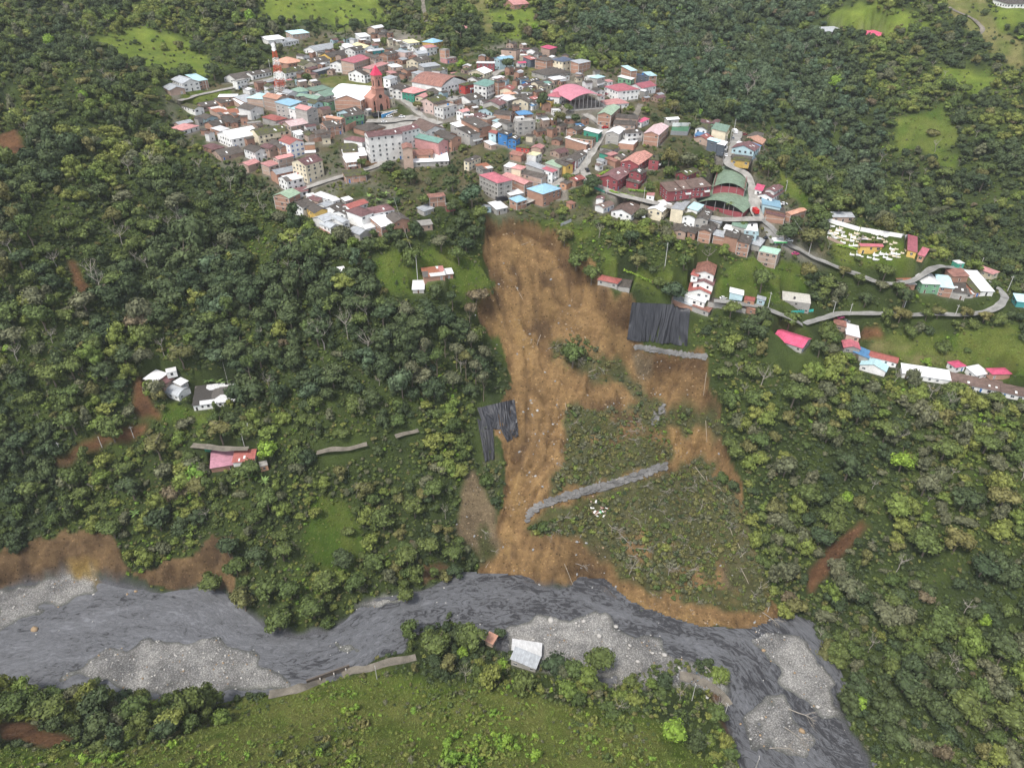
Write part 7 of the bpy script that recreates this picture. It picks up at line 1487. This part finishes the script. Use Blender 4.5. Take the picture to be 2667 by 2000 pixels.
# ---------------------------------------------------------------- poles and cables
CPM = flatmat('pole_concrete', (.48, .47, .45), .8); POLES = []
PL = V_mesh('pole', *cyl(.2, .12, 1.0, 8), CPM); ARM = B_mesh('crossarm', [((-.9, -.06, 0), (.9, .06, .12)), ((-.8, -.05, .12), (-.74, .01, .28)), ((.74, -.05, .12), (.8, .01, .28))], CPM); LAMP = B_mesh('lamp_arm', [((0, -.05, 0), (1.4, .05, .08)), ((1.2, -.14, -.1), (1.9, .14, .02))], CPM)
for u, v, hp, lamp in [(2170,814,28,1),(2212,820,30,0),(2487,823,30,0),(2623,760,42,0),(2552,698,27,0),(2106,663,27,0),(638,1167,41,0),(652,1136,35,0),(349,1140,31,0),(1088,730,64,0),(1911,346,33,0),(1901,371,34,0),(1882,430,31,1),(1890,402,30,1),(1580,506,37,0),(1676,528,39,0),(1529,428,33,0),(1732,692,58,0),(2000,803,42,0),(2046,498,27,1),(1802,1824,43,0),(1884,1875,42,0),(1968,2000,30,0),(982,1768,32,0),(1328,128,19,0),(1459,136,17,1),(644,122,18,0),(706,194,35,0),(1226,232,22,0),(2355,800,29,1),(1100,318,20,1),(1140,322,20,0),(987,315,24,0),(1320,290,24,0),(1298,175,22,0),(1400,166,22,0),(540,235,22,0),(160,1180,30,0),(266,1165,30,0)]:
    x, y, z = [float(k[0]) for k in hit(u, v)]; s = scale_at(x, y, z); e = math.atan2(CZ - z, math.hypot(x, y)); hh = max(6.5, min(15, hp * s / math.cos(e))); o = empty('utility_pole' if not lamp else 'street_lamp', (x, y, z)); child('pole', PL, o, (0, 0, -.4), 0, (1, 1, hh + .4))
    if lamp: child('lamp_arm', LAMP, o, (0, 0, hh - .1), u)
    else: child('crossarm', ARM, o, (0, .12, hh - .9), u)
    POLES.append((o, u, v, lamp, x, y, z, hh))
def cable(p, q, hp, hq, sag, label):
    A_ = [float(k[0]) for k in hit(*p)]; B_ = [float(k[0]) for k in hit(*q)]; A_[2] += hp; B_[2] += hq; bm = bmesh.new(); pts = [Vector(A_).lerp(Vector(B_), t_ / 14) - Vector((0, 0, sag * 4 * (t_ / 14) * (1 - t_ / 14))) for t_ in range(15)]; tube_path(bm, pts, .045, .045, 4); me = bpy.data.meshes.new('power_cable'); bm.to_mesh(me); bm.free(); me.materials.append(CPM); tag_(link(bpy.data.objects.new('power_cable', me)), label, 'cable')
cable((505,650), (606,1045), 10, 9, 4, 'thin power cable running down the wooded slope to the white school'); cable((1088,730), (1030,560), 12, 10, 2, 'thin cable from the meadow pole up to the houses'); cable((2106,663), (2060,612), 9, 9, 1, 'cable beside the road above the mint roofed building')
# ---------------------------------------------------------------- people
SKIN = flatmat('skin', (.28, .16, .10), .6); CL = [flatmat('blue_shirt', (.20, .42, .62), .8), flatmat('dark_shirt', (.04, .045, .06), .8), flatmat('pale_shirt', (.55, .58, .60), .8)]; TRO = flatmat('trousers', (.04, .05, .09), .8); HAIR = flatmat('hair', (.015, .012, .01), .7)
def skin_mesh(name, verts, edges, rad, mats, root=0, sub=1):
    me = bpy.data.meshes.new(name); me.from_pydata(verts, edges, []); ob = bpy.data.objects.new(name, me); SC.collection.objects.link(ob); m = ob.modifiers.new('s', 'SKIN')
    for i, r_ in enumerate(rad): ob.data.skin_vertices[0].data[i].radius = (r_, r_ * .85) if not isinstance(r_, tuple) else r_
    ob.data.skin_vertices[0].data[root].use_root = True; m.use_smooth_shade = True; ob.modifiers.new('u', 'SUBSURF').levels = sub; dg = bpy.context.evaluated_depsgraph_get(); me2 = bpy.data.meshes.new_from_object(ob.evaluated_get(dg)); me2.name = name; bpy.data.objects.remove(ob); me2.materials.clear()
    for q in mats: me2.materials.append(q)
    return me2
def body_mesh(kind):
    v = [(0, 0, .95), (0, 0, 1.15), (0, 0, 1.36), (0, .01, 1.5), (0, .02, 1.62), (0, .02, 1.74), (.09, 0, .90), (.12, .02, .50), (.13, -.02, .09), (.14, .12, .04), (-.09, 0, .90), (-.12, .05, .50), (-.13, -.04, .09), (-.14, .10, .04), (.19, 0, 1.40), (.26, .02, 1.13), (.24, .14, .92), (.24, .18, .84), (-.19, 0, 1.40), (-.26, .02, 1.13), (-.24, .12, .92), (-.24, .16, .84)]
    e = [(0, 1), (1, 2), (2, 3), (3, 4), (4, 5), (0, 6), (6, 7), (7, 8), (8, 9), (0, 10), (10, 11), (11, 12), (12, 13), (2, 14), (14, 15), (15, 16), (16, 17), (2, 18), (18, 19), (19, 20), (20, 21)]
    r_ = [.14, .125, .15, .055, .09, .075, .085, .06, .045, .04, .085, .06, .045, .04, .06, .045, .033, .03, .06, .045, .033, .03]
    return skin_mesh('person', v, e, r_, [SKIN, TRO, CL[kind]])
PBM = []
for k_ in range(3):
    me = body_mesh(k_)
    for f_ in me.polygons:
        c = f_.center; f_.material_index = 0 if c.z > 1.46 or (abs(c.x) > .2 and c.z < 1.15 and c.z > .75) else (2 if c.z > .93 else 1)
    PBM.append(me)
HR = geo_mesh('hair', ico(2)[0] * np.array([.105, .115, .09]), np.c_[ico(2)[1], ico(2)[1][:, 2]], HAIR); HLM = geo_mesh('helmet', ico(2)[0] * np.array([.13, .14, .12]), np.c_[ico(2)[1], ico(2)[1][:, 2]], VP['black'])
for u, v, k_, az_, lab in [(1801,1778,0,40,'person in a blue top, leftmost of the group on the broken river road'),(1806,1772,1,120,'person in dark clothes at the back of the group on the river road'),(1810,1780,1,-30,'person in dark clothes nearest the camera on the broken river road'),(1816,1776,0,200,'person in a blue shirt at the right of the group on the river road'),(1825,1768,0,80,'person in blue standing apart, right of the river road group'),(1814,1756,0,0,'person in pale blue up the bank above the river road group'),
 (1493,455,1,10,'person in dark clothes at the fork of the main street'),(1500,457,2,60,'person in a pale shirt at the fork of the main street'),(1561,283,1,0,'person in dark clothes at the front edge of the sports hall'),(1465,466,1,30,'person in dark clothes on the lower pavement below the shop row')]:
    x, y, z = [float(k[0]) for k in hit(u, v)]; o = link(bpy.data.objects.new('person', PBM[k_])); o.location = (x, y, z + .05); o.rotation_euler = (0, 0, R(az_)); child('hair', HR, o, (0, .0, 1.73)); tag_(o, lab, 'person', 'people on the river road' if v > 1000 else None)
x, y, z = [float(k[0]) for k in hit(1510.5, 449)]; mo = tag_(empty('motorcycle', (x, y, z + .1), R(80)), 'dark motorcycle ridden up the middle of the main street', 'motorcycle'); child('frame', prof('frame', [(-.7, .45), (.5, .45), (.75, .95), (.4, .85), (-.2, .78), (-.8, .85)], .26, VP['black']), mo); child('handlebar', B_mesh('handlebar', [((.5, -.35, .98), (.56, .35, 1.02))], STEEL), mo)
for sx in (-.65, .68): child('wheel', WH, mo, (sx, 0, .33), 0, (1, .5, 1))
o = link(bpy.data.objects.new('person', PBM[1])); o.location = (x - .1, y, z - .05); o.rotation_euler = (0, 0, R(-10)); child('helmet', HLM, o, (0, 0, 1.72)); tag_(o, 'person in dark clothes and helmet riding the motorcycle on the main street', 'person')
# ---------------------------------------------------------------- labels that tell each thing apart
LMK = [("the church", 990, 250), ("the radio mast", 733, 200), ("the tall white block", 1000, 380), ("the pink sports hall", 1520, 230), ("the maroon school", 1590, 470), ("the green arched halls", 1900, 510), ("the cemetery", 2260, 620), ("the landslide head", 1380, 570), ("the hairpin road", 2590, 790),
 ("the meadow farmhouse", 1135, 715), ("the large black tarpaulin", 1720, 840), ("the torn black tarpaulin", 1290, 1110), ("the white riverside roof", 1375, 1700), ("the red roofed hillside house", 600, 1205), ("the white hillside school", 540, 1045), ("the broken road", 1560, 1280), ("the dark river wall", 860, 1770), ("the magenta roof", 2060, 880), ("the long white row house", 2430, 985), ("the four storey grey building", 1300, 480), ("the emerald green building", 1075, 245), ("the sports court", 1770, 342), ("the bright blue houses", 1310, 360), ("the yellow arched house", 900, 140), ("the bright upper field", 400, 130), ("the top meadow", 850, 30), ("the upper right field", 2300, 50), ("the right hand field", 2510, 210), ("the dull green clearing", 2420, 340), ("the red scar in the gully", 2180, 1440), ("the left gravel bar", 420, 1740), ("the right gravel bar", 2090, 1740), ("the rock fan", 1240, 1340), ("the bare left river bluff", 250, 1450), ("the small left scar", 215, 730), ("the green clearing by the river", 880, 1380)]
def relation(u, v, skip=()):
    best = min((l for l in LMK if l[0] not in skip), key=lambda l: math.hypot(u - l[1], (v - l[2]) * 1.3)); dx, dy = u - best[1], v - best[2]; d = math.hypot(dx, dy)
    far = 'close ' if d < 55 else ('' if d < 170 else 'far ')
    if abs(dx) > 2.2 * abs(dy): w = ('right of' if dx > 0 else 'left of')
    elif abs(dy) > 2.2 * abs(dx): w = ('below' if dy > 0 else 'above')
    else: w = ('lower ' if dy > 0 else 'upper ') + ('right of' if dx > 0 else 'left of')
    return far + w + ' ' + best[0]
ORD = ['', 'second', 'third', 'fourth', 'fifth', 'sixth', 'seventh', 'eighth', 'ninth', 'tenth', 'eleventh', 'twelfth', 'thirteenth', 'fourteenth', 'fifteenth', 'sixteenth']
def assign(recs):
    """recs: (object, description, u, v, category, group). Same description and place: told apart from left to right"""
    g = {}
    for r_ in recs: g.setdefault((r_[1], relation(r_[2], r_[3])), []).append(r_)
    for (d, rel), L in g.items():
        L.sort(key=lambda r_: r_[2])
        for i, r_ in enumerate(L):
            if len(L) == 1: lab = f"{d} {rel}"
            elif i == 0: lab = f"leftmost {d} {rel}"
            elif i == len(L) - 1: lab = f"rightmost {d} {rel}"
            else: lab = f"{d} {rel}, {ORD[i] if i < len(ORD) else str(i + 1) + 'th'} from left"
            if len(lab.split()) > 16:
                for a_, b_ in ((' flat roof', ' roof'), (' gabled roof', ' roof'), (' hipped roof', ' roof'), ('single storey ', ''), ('multi storey ', 'tall '), (' in the gully', ''), (' by the river', ''), (' close ', ' '), (' far ', ' '), (' along', ' along'), ('lying on the slide', 'on the slide')):
                    if len(lab.split()) > 16: lab = lab.replace(a_, b_)
            if len(lab.split()) > 16: lab = lab.replace('leftmost ', 'left ').replace('rightmost ', 'right ').replace(' storey', '').replace('the four storey grey', 'the grey'); lab = lab if len(lab.split()) <= 16 else lab.replace(' brown', '')
            if len(lab.split()) > 16: open('/tmp/long.txt', 'a').write(lab + chr(10))
            r_[0]['label'] = lab; r_[0]['category'] = r_[4]
            if r_[5]: r_[0]['group'] = r_[5]
SPECIAL = {}
rec = []
STN = {1: 'single storey', 2: 'two storey', 3: 'three storey', 4: 'four storey', 5: 'five storey', 6: 'six storey'}
RTN = dict(f='flat', s='', g='gabled', h='hipped', a='arched', j='gabled')
# the few smallest houses past three hundred are joined to the packed small roofs
hs_ = [h for h in HOUSES if h['kind'] == 'house']; 
def appx(h): return h['la'] * (h['st'] * 2.75 + h['lb'] * .3) / scale_at(h['x'], h['y'], h['z']) ** 2
hs_.sort(key=appx, reverse=True); drop = hs_[300:]
for h in drop:
    o = h['o']
    for c in list(o.children_recursive): bpy.data.objects.remove(c)
    bpy.data.objects.remove(o)
dropid = {id(h) for h in drop}; print('houses', len(hs_), 'dropped', len(drop), {k: sum(1 for h in HOUSES if h['kind'] == k) for k in ('house', 'shed', 'hall', 'apartment_building')})
for h in HOUSES:
    if id(h) in dropid: continue
    st = max(1, int(h['st'] + .3)); u, v = to_px(h['x'], h['y'], h['z'] + 3); rf = RNM[h['rc']] + (' ' + RTN[h['rt']] if RTN[h['rt']] else '') + ' roof'
    nm = {'house': 'house', 'shed': 'shed', 'hall': 'building', 'apartment_building': 'building'}[h['kind']]
    sto = (STN[st] + ' ') if st > 1 else ('long ' if h['la'] > 14 else ''); d = f"{sto}{WNM[h['wc']]} {nm} with {rf}"
    rec.append((h['o'], d, float(u), float(v), nm, {'house': 'houses of the hillside town', 'shed': 'small sheds and huts', 'hall': 'large buildings of the town', 'apartment_building': 'taller buildings of the town'}[h['kind']]))
assign(rec)
TN = dict(lime='lime green tree', olive='olive yellow tree', blue='dark bluish tree', mid='mid green tree', dark='dark green tree', grey='grey green tree', light='light green tree', brown='rusty brown tree', bare='leafless pale tree', banana='banana plant', palm='palm tree')
rec = []
for t_ in TREEREC:
    sz = '' if t_['m'] in ('banana', 'palm') else ('large ' if t_['s'] > 1.0 else ('small ' if t_['s'] < .6 else '')); nm = TN[t_['m']]
    if t_['k'] == 'C': nm = 'dark pointed conifer'
    if t_['k'] == 'U': nm = nm.replace('tree', 'umbrella shaped tree')
    rec.append((t_['o'], sz + nm, t_['u'], t_['v'], 'banana plant' if t_['k'] == 'N' else ('palm' if t_['k'] == 'P' else 'tree'), {'N': 'banana plants on the slope', 'P': 'palm trees', 'B': 'leafless trees'}.get(t_['k'], 'trees on the wooded slopes')))
assign(rec)
assign([(o, {0: 'pale boulder', 1: 'grey boulder', 2: 'tan boulder'}[c_] if s_ < 1.5 else {0: 'large pale boulder', 1: 'large grey boulder', 2: 'large tan boulder'}[c_], u, v, 'boulder', 'loose boulders') for o, u, v, s_, c_ in BL])
assign([(o, 'stripped pale log lying on the slide', u, v, 'log', 'logs on the landslide') for o, u, v in LOGS])
assign([(o, 'fallen leafless tree lying', u, v, 'fallen tree', 'trees thrown down by the landslide') for o, u, v in FALL])
assign([(q[0], 'tall concrete utility pole' if not q[3] else 'street lamp on a concrete pole', q[1], q[2], 'pole' if not q[3] else 'street lamp', 'utility poles' if not q[3] else 'street lamps') for q in POLES])
# ---------------------------------------------------------------- the air between the camera and the far hills
hb = B_mesh('haze', [((-1600, -200, -60), (1600, 1700, 470))], None, [MATS['wall_white']]); hb.materials.clear()
hm = bpy.data.materials.new('haze'); hm.use_nodes = True; t = hm.node_tree; t.nodes.clear(); ou = t.nodes.new('ShaderNodeOutputMaterial'); pv = t.nodes.new('ShaderNodeVolumePrincipled')
pv.inputs['Color'].default_value = (.86, .90, .95, 1); pv.inputs['Density'].default_value = .00006; pv.inputs['Anisotropy'].default_value = 0.0; t.links.new(pv.outputs[0], ou.inputs['Volume']); hb.materials.append(hm); link(bpy.data.objects.new('haze', hb), kind='stuff')
